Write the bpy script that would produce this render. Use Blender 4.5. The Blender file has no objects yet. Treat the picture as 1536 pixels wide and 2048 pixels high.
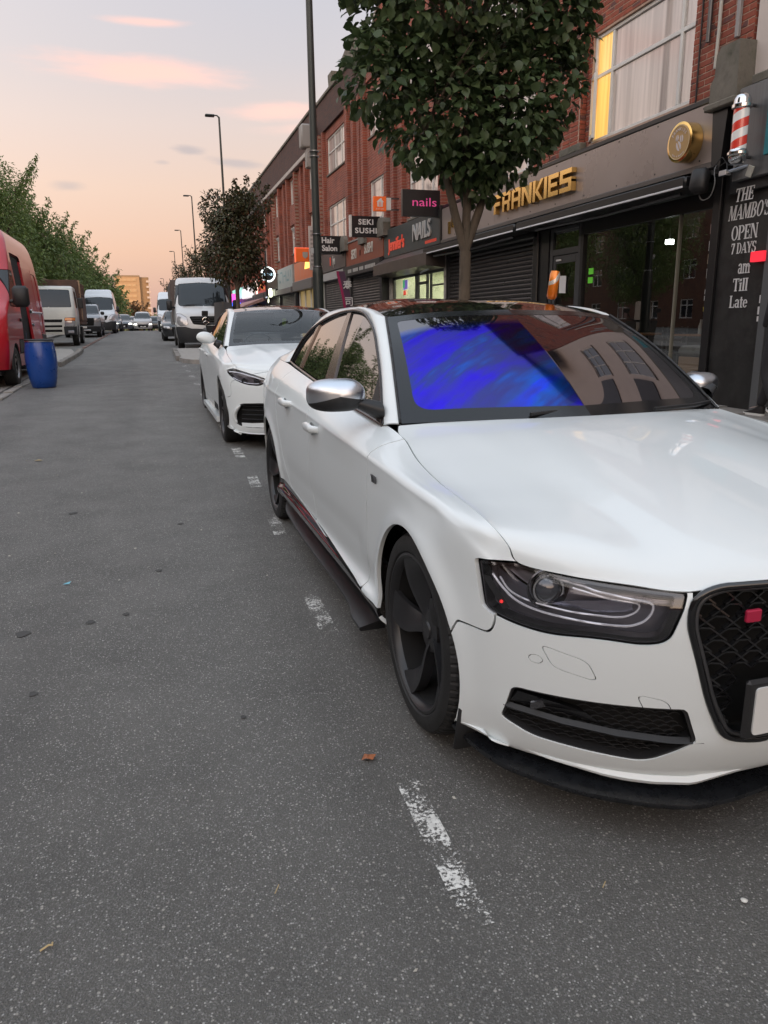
import bpy, bmesh, math, random
import numpy as np
from mathutils import Vector, Matrix
from math import sin, cos, pi, radians as R
random.seed(7); rng = np.random.default_rng(7)
sc = bpy.context.scene
COL = sc.collection

# ------------------------------------------------------------------ camera
cam_d = bpy.data.cameras.new('camera'); cam = bpy.data.objects.new('camera', cam_d); COL.objects.link(cam)
YAW, PITCH, ROLL, FPX, CH = 0.2957, 0.2477, -0.0111, 1492.9, 1.2769
_f = Vector((sin(YAW)*cos(PITCH), cos(YAW)*cos(PITCH), -sin(PITCH)))
_r = Vector((cos(YAW), -sin(YAW), 0)); _u = _r.cross(_f)
_r2 = cos(ROLL)*_r + sin(ROLL)*_u; _u2 = -sin(ROLL)*_r + cos(ROLL)*_u
cam.matrix_world = Matrix(((_r2.x, _u2.x, -_f.x, 0), (_r2.y, _u2.y, -_f.y, 0), (_r2.z, _u2.z, -_f.z, CH), (0, 0, 0, 1)))
cam_d.sensor_fit = 'VERTICAL'; cam_d.sensor_height = 24; cam_d.lens = 24*FPX/2048
cam_d.clip_start = 0.05; cam_d.clip_end = 3000
sc.camera = cam

# ------------------------------------------------------------------ exposure
vs = sc.view_settings
vs.view_transform = 'Standard'; vs.look = 'None'; vs.exposure = 0.2; vs.gamma = 1; vs.use_curve_mapping = False

cy = sc.cycles
cy.max_bounces = 7; cy.diffuse_bounces = 3; cy.glossy_bounces = 4; cy.transmission_bounces = 4; cy.transparent_max_bounces = 12
cy.caustics_reflective = False; cy.caustics_refractive = False; cy.use_denoising = True; cy.use_adaptive_sampling = True; cy.adaptive_threshold = .02
cy.sample_clamp_indirect = 6
# ------------------------------------------------------------------ world: dusk sky
def lin(c):
 return tuple(((v/255)/12.92 if v/255 <= .04045 else ((v/255+.055)/1.055)**2.4) for v in c)
world = bpy.data.worlds.new('World'); sc.world = world; world.use_nodes = True
nt = world.node_tree; nt.nodes.clear()
def N(t, **k):
 n = nt.nodes.new(t)
 for a, b in k.items(): setattr(n, a, b)
 return n
def L(a, b): nt.links.new(a, b)
def mth(op, a, b=None, c=None, clamp=False):
 n = N('ShaderNodeMath', operation=op); n.use_clamp = clamp
 for i, v in enumerate((a, b, c)):
  if v is None: continue
  if hasattr(v, 'node'): L(v, n.inputs[i])
  else: n.inputs[i].default_value = v
 return n.outputs[0]
def ramp(fac, stops, interp='LINEAR'):
 n = N('ShaderNodeValToRGB'); cr = n.color_ramp; cr.interpolation = interp
 while len(cr.elements) < len(stops): cr.elements.new(0.5)
 for e, (p, c) in zip(cr.elements, stops):
  e.position = p; e.color = (*c, 1)
 if fac is not None: L(fac, n.inputs[0])
 return n.outputs[0]
def mixc(f, a, b):
 n = N('ShaderNodeMix', data_type='RGBA')
 for i, v in ((0, f), (6, a), (7, b)):
  if hasattr(v, 'node'): L(v, n.inputs[i])
  else: n.inputs[i].default_value = v if i == 0 else (*v, 1)
 return n.outputs[2]
geo = N('ShaderNodeTexCoord'); sep = N('ShaderNodeSeparateXYZ'); L(geo.outputs['Generated'], sep.inputs[0])
X_, Y_, Z_ = sep.outputs
el = mth('MULTIPLY', mth('ARCSINE', Z_), 180/pi)              # elevation, degrees
az = mth('MULTIPLY', mth('ARCTAN2', X_, Y_), 180/pi)          # azimuth from +Y, degrees
e01 = mth('DIVIDE', el, 90, clamp=True)
front = ramp(e01, [(0, lin((164, 134, 134))), (2/90, lin((184, 146, 144))), (5/90, lin((206, 163, 148))), (9/90, lin((211, 178, 163))),
    (13/90, lin((204, 183, 177))), (17/90, lin((190, 181, 184))), (24/90, lin((180, 179, 189))), (50/90, (.58, .66, .76)), (1, (.84, .98, 1.15))])
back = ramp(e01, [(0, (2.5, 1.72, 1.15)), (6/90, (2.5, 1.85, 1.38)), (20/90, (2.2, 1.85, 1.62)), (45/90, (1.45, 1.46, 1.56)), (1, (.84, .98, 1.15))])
# the afterglow side lies behind the camera and to the left, where the sun has just gone down
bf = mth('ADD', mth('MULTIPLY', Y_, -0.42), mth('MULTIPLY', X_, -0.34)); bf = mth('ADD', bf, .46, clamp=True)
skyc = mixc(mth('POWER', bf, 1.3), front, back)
# clouds: noise-broken streaks placed by bearing and elevation
def cloud(a0, e0, wa, we, tilt=0.0, seed=0.0, soft=.5, nz=.7, fr=1.0):
 da = mth('SUBTRACT', az, a0); de = mth('SUBTRACT', el, e0)
 de = mth('MULTIPLY_ADD', da, -tilt, de)
 q = mth('ADD', mth('POWER', mth('ABSOLUTE', mth('DIVIDE', da, wa)), 2), mth('POWER', mth('ABSOLUTE', mth('DIVIDE', de, we)), 2))
 cv = N('ShaderNodeCombineXYZ'); L(mth('MULTIPLY', az, .22*fr), cv.inputs[0]); L(mth('MULTIPLY', el, 1.1*fr), cv.inputs[1]); cv.inputs[2].default_value = seed
 no = N('ShaderNodeTexNoise'); no.inputs['Scale'].default_value = 1; no.inputs['Detail'].default_value = 6; no.inputs['Roughness'].default_value = .6
 L(cv.outputs[0], no.inputs['Vector'])
 d = mth('ADD', mth('SQRT', q), mth('MULTIPLY', mth('SUBTRACT', no.outputs[0], .5), nz*2))
 mr = N('ShaderNodeMapRange', interpolation_type='SMOOTHSTEP'); L(d, mr.inputs[0])
 mr.inputs[1].default_value = 1.0; mr.inputs[2].default_value = 1.0-soft; mr.inputs[3].default_value = 0; mr.inputs[4].default_value = 1
 return mr.outputs[0]
PK = lin((250, 196, 180)); DK = lin((176, 160, 162))
for args, colr, amt in [(((1.0, 15.9, 8.5, 1.15, -.01, 1.3, .9, .5)), PK, .9), ((1.6, 18.6, 3.6, .35, .02, 4.1, .9, .4), PK, .7),
      ((10.0, 14.0, 5.5, .75, .06, 7.7, .9, .5), PK, .75), ((13.0, 13.0, 6, .5, .03, 2.2, .9, .5), PK, .5),
      ((3.7, 11.5, 1.5, .42, -.05, 3.3, .8, .35, 2.2), DK, .85), ((6.8, 10.8, 2.6, .42, -.08, 9.3, .8, .4, 2.2), DK, .8),
      ((1.9, 10.7, .7, .2, 0, 6.3, .9, .4, 2), DK, .5), ((-4.3, 9.0, 1.6, .45, .02, 5.5, .9, .4, 2), DK, .6),
      ((-30, 17, 16, 1.6, .03, 11, .9, .6), PK, .6), ((40, 15, 14, 1.5, -.02, 12, .9, .6), PK, .6),
      ((150, 14, 30, 2.5, .02, 13, .9, .6), PK, .7), ((-120, 22, 30, 3, .02, 15, .9, .7), PK, .5)]:
 m = mth('MULTIPLY', cloud(*args), amt)
 skyc = mixc(m, skyc, colr)
SUN_EL, SUN_AZ = R(3.2), R(-138)
nish = N('ShaderNodeTexSky', sky_type='NISHITA'); nish.sun_disc = False
nish.sun_elevation = SUN_EL; nish.sun_rotation = SUN_AZ
bg1 = N('ShaderNodeBackground'); L(nish.outputs[0], bg1.inputs[0]); bg1.inputs[1].default_value = 0.05
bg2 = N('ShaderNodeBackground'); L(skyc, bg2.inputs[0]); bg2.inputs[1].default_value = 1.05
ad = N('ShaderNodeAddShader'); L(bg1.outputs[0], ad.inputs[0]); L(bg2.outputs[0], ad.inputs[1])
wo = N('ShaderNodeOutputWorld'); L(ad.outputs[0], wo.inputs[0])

sd = bpy.data.lights.new('sun', 'SUN'); sd.energy = 1.5; sd.angle = R(.5); sd.color = (1, .62, .36)
sun = bpy.data.objects.new('sun', sd); COL.objects.link(sun)
sdir = Vector((sin(SUN_AZ)*cos(SUN_EL), cos(SUN_AZ)*cos(SUN_EL), sin(SUN_EL)))   # towards the sun
sun.rotation_euler = sdir.to_track_quat('Z', 'Y').to_euler()

# ------------------------------------------------------------------ ground profile
_YS = [-400, 4, 8, 14, 28, 40, 55, 65, 100, 300, 2000]; _ZS = [0, 0, .08, .25, .45, .62, .84, .88, .7, -1.5, -20]
def gz(y): return float(np.interp(y, _YS, _ZS))

# ------------------------------------------------------------------ object helpers
def tag(o, label=None, cat=None, group=None, kind=None):
 if label: o['label'] = label
 if cat: o['category'] = cat
 if group: o['group'] = group
 if kind: o['kind'] = kind
 return o
def thing(name, label, cat, loc=(0, 0, 0), rz=0.0, group=None):
 o = bpy.data.objects.new(name, None); COL.objects.link(o); o.empty_display_size = .1
 o.location = loc; o.rotation_euler = (0, 0, rz)
 return tag(o, label, cat, group)
def par(o, parent, local=False):
 """parent o; unless local, o keeps its world coordinates (parents of things are only moved/turned empties)"""
 if parent is None: return o
 o.parent = parent
 if not local and parent.parent is None:
  T = Matrix.Translation(parent.location) @ parent.rotation_euler.to_matrix().to_4x4()
  o.matrix_parent_inverse = T.inverted()
 return o
def link(name, me, parent=None, local=False, loc=None):
 o = bpy.data.objects.new(name, me); COL.objects.link(o)
 if loc is not None: o.location = loc
 return par(o, parent, local)
def kids(o): return [c for c in bpy.data.objects if c.parent == o]
def copy_tree(o, parent=None, kmap=None):
 if kmap is None:
  kmap = {}
  for c in bpy.data.objects:
   if c.parent: kmap.setdefault(c.parent.name, []).append(c)
 c = o.copy(); COL.objects.link(c)
 if parent: c.parent = parent
 for ch in kmap.get(o.name, []): copy_tree(ch, c, kmap)
 return c

class MB:
 """collects pieces and links them as one mesh object"""
 def __init__(s): s.v = []; s.f = []; s.mi = []; s.cur = 0; s.M = None
 def add(s, vs_, fs):
  b = len(s.v)
  if s.M is not None: vs_ = [tuple(s.M @ Vector(p)) for p in vs_]
  s.v += [tuple(p) for p in vs_]; s.f += [tuple(i+b for i in f) for f in fs]; s.mi += [s.cur]*len(fs); return s
 def box(s, x0, x1, y0, y1, z0, z1):
  return s.add([(x0, y0, z0), (x1, y0, z0), (x1, y1, z0), (x0, y1, z0), (x0, y0, z1), (x1, y0, z1), (x1, y1, z1), (x0, y1, z1)],
     [(0, 3, 2, 1), (4, 5, 6, 7), (0, 1, 5, 4), (1, 2, 6, 5), (2, 3, 7, 6), (3, 0, 4, 7)])
 def bbox(s, x0, x1, y0, y1, z0, z1, b=.006):
  """box with all edges bevelled"""
  X = (x0, x1); Y = (y0, y1); Z = (z0, z1); b = min(b, (x1-x0)*.45, (y1-y0)*.45, (z1-z0)*.45); vs_ = []; idx = {}
  for i in (0, 1):
   for j in (0, 1):
    for k in (0, 1):
     p = (X[i], Y[j], Z[k]); q = (b*(1-2*i), b*(1-2*j), b*(1-2*k))
     for a in range(3):
      w = [p[0]+q[0], p[1]+q[1], p[2]+q[2]]; w[a] = p[a]; idx[(i, j, k, a)] = len(vs_); vs_.append(w)
  fs = []
  for i in (0, 1):
   fs.append([idx[(i, j, k, 0)] for j, k in ((0, 0), (1, 0), (1, 1), (0, 1))]); fs.append([idx[(j, i, k, 1)] for j, k in ((0, 0), (1, 0), (1, 1), (0, 1))])
   fs.append([idx[(j, k, i, 2)] for j, k in ((0, 0), (1, 0), (1, 1), (0, 1))])
   for j in (0, 1):
    fs.append([idx[(i, j, 0, 0)], idx[(i, j, 1, 0)], idx[(i, j, 1, 1)], idx[(i, j, 0, 1)]])
    fs.append([idx[(i, 0, j, 0)], idx[(i, 1, j, 0)], idx[(i, 1, j, 2)], idx[(i, 0, j, 2)]])
    fs.append([idx[(0, i, j, 1)], idx[(1, i, j, 1)], idx[(1, i, j, 2)], idx[(0, i, j, 2)]])
    for k in (0, 1): fs.append([idx[(i, j, k, 0)], idx[(i, j, k, 1)], idx[(i, j, k, 2)]])
  return s.add(vs_, fs)
 def cyl(s, p0, p1, r0, r1=None, n=12, cap=True):
  r1 = r0 if r1 is None else r1; p0 = Vector(p0); p1 = Vector(p1); d = (p1-p0).normalized()
  a = d.orthogonal().normalized(); b = d.cross(a); vs_ = []
  for p, r in ((p0, r0), (p1, r1)):
   vs_ += [p + r*(cos(2*pi*i/n)*a + sin(2*pi*i/n)*b) for i in range(n)]
  fs = [(i, (i+1) % n, n+(i+1) % n, n+i) for i in range(n)]
  if cap: fs += [tuple(range(n-1, -1, -1)), tuple(range(n, 2*n))]
  return s.add(vs_, fs)
 def tube(s, pts, r, n=8, closed=False, cap=True):
  pts = [Vector(p) for p in pts]; m = len(pts); rs = [float(w_) for w_ in r] if hasattr(r, '__len__') else [float(r)]*m; vs_ = []; a = None
  for i, p in enumerate(pts):
   d = (pts[(i+1) % m] - pts[i-1]) if closed else (pts[min(i+1, m-1)] - pts[max(i-1, 0)])
   d = d.normalized() if d.length > 1e-9 else Vector((0, 0, 1))
   if a is None: a = d.orthogonal().normalized()
   a = (a - d*a.dot(d)).normalized(); b = d.cross(a)
   vs_ += [p + rs[i]*(cos(2*pi*k/n)*a + sin(2*pi*k/n)*b) for k in range(n)]
  fs = []
  for i in range(m if closed else m-1):
   j = (i+1) % m
   fs += [(i*n+k, i*n+(k+1) % n, j*n+(k+1) % n, j*n+k) for k in range(n)]
  if not closed and cap: fs += [tuple(range(n-1, -1, -1)), tuple(range((m-1)*n, m*n))]
  return s.add(vs_, fs)
 def lathe(s, prof, n=24, axis='Z', c=(0, 0, 0), a0=0, a1=2*pi):
  """prof: (r, h) pairs"""
  vs_ = []; m = len(prof); full = abs(a1-a0-2*pi) < 1e-6; k = n if full else n+1
  for i in range(k):
   a = a0+(a1-a0)*i/n
   for r, h in prof:
    p = {'Z': (r*cos(a), r*sin(a), h), 'Y': (r*cos(a), h, r*sin(a)), 'X': (h, r*cos(a), r*sin(a))}[axis]
    vs_.append((p[0]+c[0], p[1]+c[1], p[2]+c[2]))
  fs = []
  for i in range(n):
   j = (i+1) % k
   fs += [(i*m+q, j*m+q, j*m+q+1, i*m+q+1) for q in range(m-1)]
  return s.add(vs_, fs)
 def prism(s, poly, axis, a, b):
  """extrude a 2D polygon along axis between a and b; poly in the two other axes (cyclic order)"""
  def P(p, h): return {'X': (h, p[0], p[1]), 'Y': (p[0], h, p[1]), 'Z': (p[0], p[1], h)}[axis]
  n = len(poly); vs_ = [P(p, a) for p in poly]+[P(p, b) for p in poly]
  return s.add(vs_, [tuple(range(n)), tuple(range(2*n-1, n-1, -1))]+[(i, n+i, n+(i+1) % n, (i+1) % n) for i in range(n)])
 def quad(s, *p): return s.add(p, [tuple(range(len(p)))])
 def mesh(s, name, mats, smooth=0, recalc=True):
  me = bpy.data.meshes.new(name); me.from_pydata(s.v, [], s.f)
  for m_ in (mats if isinstance(mats, (list, tuple)) else [mats]): me.materials.append(m_)
  if isinstance(mats, (list, tuple)) and len(mats) > 1: me.polygons.foreach_set('material_index', s.mi)
  if recalc:
   bm = bmesh.new(); bm.from_mesh(me); bmesh.ops.recalc_face_normals(bm, faces=bm.faces)
   bm.to_mesh(me); bm.free()
  if smooth:
   me.polygons.foreach_set('use_smooth', [True]*len(me.polygons))
   me.set_sharp_from_angle(angle=R(smooth))
  me.update(); return me
 def build(s, name, mats, parent=None, smooth=0, local=False, recalc=True):
  return link(name, s.mesh(name, mats, smooth, recalc), parent, local)

# ------------------------------------------------------------------ materials
MATS = {}
def mat(name, col=(.5, .5, .5), rough=.5, metal=0, spec=.5, coat=0, coat_r=.03, emit=None, es=1, ior=1.5,
  var=0, vscale=3, bump=0, bscale=60, detail=6, trans=0, stretch=None, var2=None, v2scale=1, alpha=1):
 if name in MATS: return MATS[name]
 m = bpy.data.materials.new(name); m.use_nodes = True; t = m.node_tree; b = t.nodes['Principled BSDF']
 b.inputs['Base Color'].default_value = (*col, 1); b.inputs['Roughness'].default_value = rough
 b.inputs['Metallic'].default_value = metal; b.inputs['Specular IOR Level'].default_value = spec; b.inputs['IOR'].default_value = ior
 b.inputs['Coat Weight'].default_value = coat; b.inputs['Coat Roughness'].default_value = coat_r
 b.inputs['Transmission Weight'].default_value = trans; b.inputs['Alpha'].default_value = alpha
 if emit: b.inputs['Emission Color'].default_value = (*emit, 1); b.inputs['Emission Strength'].default_value = es
 if var or bump or var2:
  g = t.nodes.new('ShaderNodeNewGeometry'); mp = t.nodes.new('ShaderNodeMapping'); t.links.new(g.outputs['Position'], mp.inputs[0])
  if stretch: mp.inputs['Scale'].default_value = stretch
 if var:
  n = t.nodes.new('ShaderNodeTexNoise'); n.inputs['Scale'].default_value = vscale; n.inputs['Detail'].default_value = detail; n.inputs['Roughness'].default_value = .62
  t.links.new(mp.outputs[0], n.inputs['Vector'])
  mx = t.nodes.new('ShaderNodeMix'); mx.data_type = 'RGBA'
  mx.inputs[6].default_value = (*[c*(1-var) for c in col], 1); mx.inputs[7].default_value = (*[min(1, c*(1+var)) for c in col], 1)
  mr = t.nodes.new('ShaderNodeMapRange'); mr.inputs[1].default_value = .3; mr.inputs[2].default_value = .7
  t.links.new(n.outputs[0], mr.inputs[0]); t.links.new(mr.outputs[0], mx.inputs[0]); out = mx.outputs[2]
  if var2:   # dirt patches of a second colour
   n2 = t.nodes.new('ShaderNodeTexNoise'); n2.inputs['Scale'].default_value = v2scale; n2.inputs['Detail'].default_value = 8; n2.inputs['Roughness'].default_value = .7
   t.links.new(mp.outputs[0], n2.inputs['Vector']); m2 = t.nodes.new('ShaderNodeMapRange'); m2.inputs[1].default_value = .5; m2.inputs[2].default_value = .72
   t.links.new(n2.outputs[0], m2.inputs[0]); mx2 = t.nodes.new('ShaderNodeMix'); mx2.data_type = 'RGBA'
   t.links.new(m2.outputs[0], mx2.inputs[0]); t.links.new(out, mx2.inputs[6]); mx2.inputs[7].default_value = (*var2, 1); out = mx2.outputs[2]
  t.links.new(out, b.inputs['Base Color'])
  r_ = t.nodes.new('ShaderNodeMapRange'); r_.inputs[1].default_value = .3; r_.inputs[2].default_value = .7
  r_.inputs[3].default_value = max(0, rough-.08); r_.inputs[4].default_value = min(1, rough+.08)
  t.links.new(n.outputs[0], r_.inputs[0]); t.links.new(r_.outputs[0], b.inputs['Roughness'])
 if bump:
  n = t.nodes.new('ShaderNodeTexNoise'); n.inputs['Scale'].default_value = bscale; n.inputs['Detail'].default_value = 4
  t.links.new(mp.outputs[0], n.inputs['Vector']); bp = t.nodes.new('ShaderNodeBump'); bp.inputs['Strength'].default_value = 1; bp.inputs['Distance'].default_value = bump
  t.links.new(n.outputs[0], bp.inputs['Height']); t.links.new(bp.outputs[0], b.inputs['Normal'])
 MATS[name] = m; return m
class TN:
 """small helper for custom node materials"""
 def __init__(s, name, rough=.6):
  s.m = bpy.data.materials.new(name); s.m.use_nodes = True; s.t = s.m.node_tree; s.b = s.t.nodes['Principled BSDF']; s.b.inputs['Roughness'].default_value = rough
  s.g = s.t.nodes.new('ShaderNodeNewGeometry'); s.pos = s.g.outputs['Position']; MATS[name] = s.m
 def put(s, sock, v):
  if hasattr(v, 'node'): s.t.links.new(v, sock)
  elif isinstance(v, tuple) and len(v) == 3 and sock.type == 'RGBA': sock.default_value = (*v, 1)
  else: sock.default_value = v
 def math(s, op, a, b=None, c=None, clamp=False):
  n = s.t.nodes.new('ShaderNodeMath'); n.operation = op; n.use_clamp = clamp
  for i, v in enumerate((a, b, c)):
   if v is not None: s.put(n.inputs[i], v)
  return n.outputs[0]
 def mix(s, f, a, b):
  n = s.t.nodes.new('ShaderNodeMix'); n.data_type = 'RGBA'; s.put(n.inputs[0], f); s.put(n.inputs[6], a); s.put(n.inputs[7], b); return n.outputs[2]
 def noise(s, scale, detail=5, rough=.6, vec=None, col=False):
  n = s.t.nodes.new('ShaderNodeTexNoise'); n.inputs['Scale'].default_value = scale; n.inputs['Detail'].default_value = detail; n.inputs['Roughness'].default_value = rough
  s.put(n.inputs['Vector'], vec or s.pos); return n.outputs[1 if col else 0]
 def vor(s, scale, out='Color', vec=None, feature='F1'):
  n = s.t.nodes.new('ShaderNodeTexVoronoi'); n.feature = feature; n.inputs['Scale'].default_value = scale; s.put(n.inputs['Vector'], vec or s.pos); return n.outputs[out]
 def rng(s, v, a, b, c=0, d=1, smooth=False):
  n = s.t.nodes.new('ShaderNodeMapRange'); n.interpolation_type = 'SMOOTHSTEP' if smooth else 'LINEAR'
  for i, q in enumerate((v, a, b, c, d)): s.put(n.inputs[i], q)
  return n.outputs[0]
 def sepx(s, v=None):
  n = s.t.nodes.new('ShaderNodeSeparateXYZ'); s.put(n.inputs[0], v or s.pos); return n.outputs
 def comb(s, x, y, z):
  n = s.t.nodes.new('ShaderNodeCombineXYZ')
  for i, q in enumerate((x, y, z)): s.put(n.inputs[i], q)
  return n.outputs[0]
 def bump(s, h, dist, nrm=None):
  n = s.t.nodes.new('ShaderNodeBump'); n.inputs['Distance'].default_value = dist; s.put(n.inputs['Height'], h)
  if nrm: s.put(n.inputs['Normal'], nrm)
  return n.outputs[0]

# asphalt with light aggregate
A = TN('asphalt', .8)
big = A.noise(.35, 3); mid = A.noise(2.3, 5)
base = A.mix(A.rng(big, .35, .65), (.108, .103, .094), (.130, .125, .114))
base = A.mix(A.math('MULTIPLY', A.rng(mid, .4, .75), .6), base, (.078, .075, .070))
vc = A.vor(185); sx = A.sepx(vc)
spk = A.math('GREATER_THAN', sx[0], .70); bright = A.math('MULTIPLY', A.math('POWER', sx[1], 1.7), .50)
grey = A.t.nodes.new('ShaderNodeCombineColor')
for i in range(3): A.put(grey.inputs[i], A.math('MULTIPLY_ADD', bright, (1, .97, .91)[i], .07))
dst = A.rng(A.vor(185, 'Distance'), .25, .55, 1, 0)
base = A.mix(A.math('MULTIPLY', spk, dst), base, grey.outputs[0])
vc2 = A.sepx(A.vor(330)); sp2 = A.math('GREATER_THAN', vc2[0], .8)
base = A.mix(A.math('MULTIPLY', sp2, .4), base, (.27, .265, .25))
oil = A.rng(A.noise(1.1, 6, .7, A.comb(A.math('MULTIPLY', A.sepx()[0], 2.2), A.sepx()[1], 4.0)), .62, .75)
base = A.mix(A.math('MULTIPLY', oil, .25), base, (.045, .044, .043))
v3 = A.vor(95); s3 = A.sepx(v3); base = A.mix(A.math('MULTIPLY', A.math('GREATER_THAN', s3[0], .93), A.rng(A.vor(95, 'Distance'), .2, .42, 1, 0)), base, (.40, .38, .34))
track = A.noise(1, 4, .55, A.comb(A.math('MULTIPLY', A.sepx()[0], 1.3), A.math('MULTIPLY', A.sepx()[1], .07), 2.0))
base = A.mix(A.math('MULTIPLY', A.rng(track, .5, .68), .28), base, (.05, .048, .046)); base = A.mix(A.math('MULTIPLY', A.rng(track, .48, .3), .16), base, (.17, .165, .155))
A.put(A.b.inputs['Base Color'], base); A.put(A.b.inputs['Roughness'], A.rng(mid, .3, .7, .62, .82))
A.put(A.b.inputs['Normal'], A.bump(A.math('ADD', A.vor(200, 'Distance'), A.noise(420, 2)), .0035))
A.b.inputs['Specular IOR Level'].default_value = .6

# worn white road paint: shows as flecks between the aggregate
P_ = TN('worn_road_paint', .7)
w = P_.rng(P_.math('ADD', P_.math('MULTIPLY', P_.noise(9, 4), .8), P_.math('MULTIPLY', P_.noise(120, 3), .75)), .77, .88)
P_.put(P_.b.inputs['Base Color'], P_.mix(P_.rng(P_.noise(60, 4), .3, .7), (.5, .49, .46), (.72, .71, .67)))
P_.put(P_.b.inputs['Alpha'], w)

def brick_mat(name, c1, c2, mortar, sx=1, axis='Y'):
 B = TN(name, .85); p = B.sepx(); v = B.comb(p[1] if axis == 'Y' else p[0], p[2], 0.0)
 n = B.t.nodes.new('ShaderNodeTexBrick'); B.put(n.inputs['Vector'], v); n.inputs['Scale'].default_value = 1
 n.inputs['Brick Width'].default_value = .225; n.inputs['Row Height'].default_value = .075; n.inputs['Mortar Size'].default_value = .006
 n.inputs['Color1'].default_value = (*c1, 1); n.inputs['Color2'].default_value = (*c2, 1); n.inputs['Mortar'].default_value = (*mortar, 1); n.inputs['Bias'].default_value = -.1
 c = B.mix(B.rng(B.noise(1.7, 6), .35, .7), n.outputs['Color'], B.mix(.45, n.outputs['Color'], (.05, .03, .03)))
 B.put(B.b.inputs['Base Color'], c); B.put(B.b.inputs['Normal'], B.bump(B.math('SUBTRACT', 1, n.outputs['Fac']), .006)); return B.m
M_brick = brick_mat('red_brickwork', (.34, .085, .05), (.24, .065, .045), (.36, .25, .19))
M_brickX = brick_mat('red_brickwork_side', (.34, .085, .05), (.24, .065, .045), (.36, .25, .19), axis='X')
BR = TN('single_brick', .85)
oi = BR.t.nodes.new('ShaderNodeObjectInfo').outputs['Random']
cell = BR.sepx(BR.vor(1, vec=BR.comb(BR.math('MULTIPLY', BR.sepx()[1], 4.4), BR.math('MULTIPLY', BR.sepx()[2], 13.33), 0.0)))
rr = BR.math('FRACT', BR.math('ADD', oi, cell[0]))
cc = BR.mix(rr, (.38, .092, .050), (.23, .062, .042)); cc = BR.mix(BR.math('GREATER_THAN', rr, .9), cc, (.13, .06, .055))
cc = BR.mix(BR.rng(BR.noise(45, 5), .35, .75), cc, BR.mix(.5, cc, (.10, .035, .025)))
BR.put(BR.b.inputs['Base Color'], cc); BR.put(BR.b.inputs['Normal'], BR.bump(BR.noise(180, 4), .003))
# ------------------------------------------------------------------ surface library (car bodies)
def crom(P, m):
 """Catmull-Rom (centripetal, chord parameter) through points P (n,3) -> m points; m may be int or array of u in [0,n-1]"""
 P = np.asarray(P, float); n = len(P)
 d = np.maximum(np.linalg.norm(np.diff(P, axis=0), axis=-1).reshape(n-1, -1).mean(1), 1e-6)
 t = np.concatenate([[0], np.cumsum(d**.75)])
 # tangents by finite difference, non uniform
 T = np.zeros_like(P); h = np.diff(t)
 sl = np.diff(P, axis=0)/h.reshape((-1,)+(1,)*(P.ndim-1))
 T[0] = sl[0]; T[-1] = sl[-1]
 for i in range(1, n-1): T[i] = (h[i]*sl[i-1] + h[i-1]*sl[i])/(h[i]+h[i-1])
 s = np.linspace(0, t[-1], m) if np.isscalar(m) else np.asarray(m)*t[-1]
 k = np.clip(np.searchsorted(t, s, side='right')-1, 0, n-2); hh = h[k]; x = (s-t[k])/hh
 sh = (-1,)+(1,)*(P.ndim-1); x = x.reshape(sh); hh = hh.reshape(sh)
 return (2*x**3-3*x**2+1)*P[k] + (x**3-2*x**2+x)*hh*T[k] + (-2*x**3+3*x**2)*P[k+1] + (x**3-x**2)*hh*T[k+1]
def net(G, nu, nv):
 """tensor-product surface through a net G (a,b,3)"""
 A_ = crom(np.asarray(G, float), nu); B_ = crom(np.swapaxes(A_, 0, 1), nv); return np.swapaxes(B_, 0, 1)
def resample(P, m):
 P = np.asarray(P, float); d = np.concatenate([[0], np.cumsum(np.linalg.norm(np.diff(P, axis=0), axis=1))])
 s = np.linspace(0, d[-1], m); return np.stack([np.interp(s, d, P[:, k]) for k in range(P.shape[1])], 1)
def curve(P, m): return resample(crom(P, 12*len(P)), m)
def coons(c0, c1, d0, d1):
 """c0,c1: u-curves at v=0,1 (n pts); d0,d1: v-curves at u=0,1 (m pts) -> (n,m,3)"""
 n, m = len(c0), len(d0); u = np.linspace(0, 1, n)[:, None, None]; v = np.linspace(0, 1, m)[None, :, None]
 return (1-v)*c0[:, None]+v*c1[:, None]+(1-u)*d0[None]+u*d1[None]-((1-u)*(1-v)*c0[0]+u*(1-v)*c0[-1]+(1-u)*v*c1[0]+u*v*c1[-1])
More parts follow.
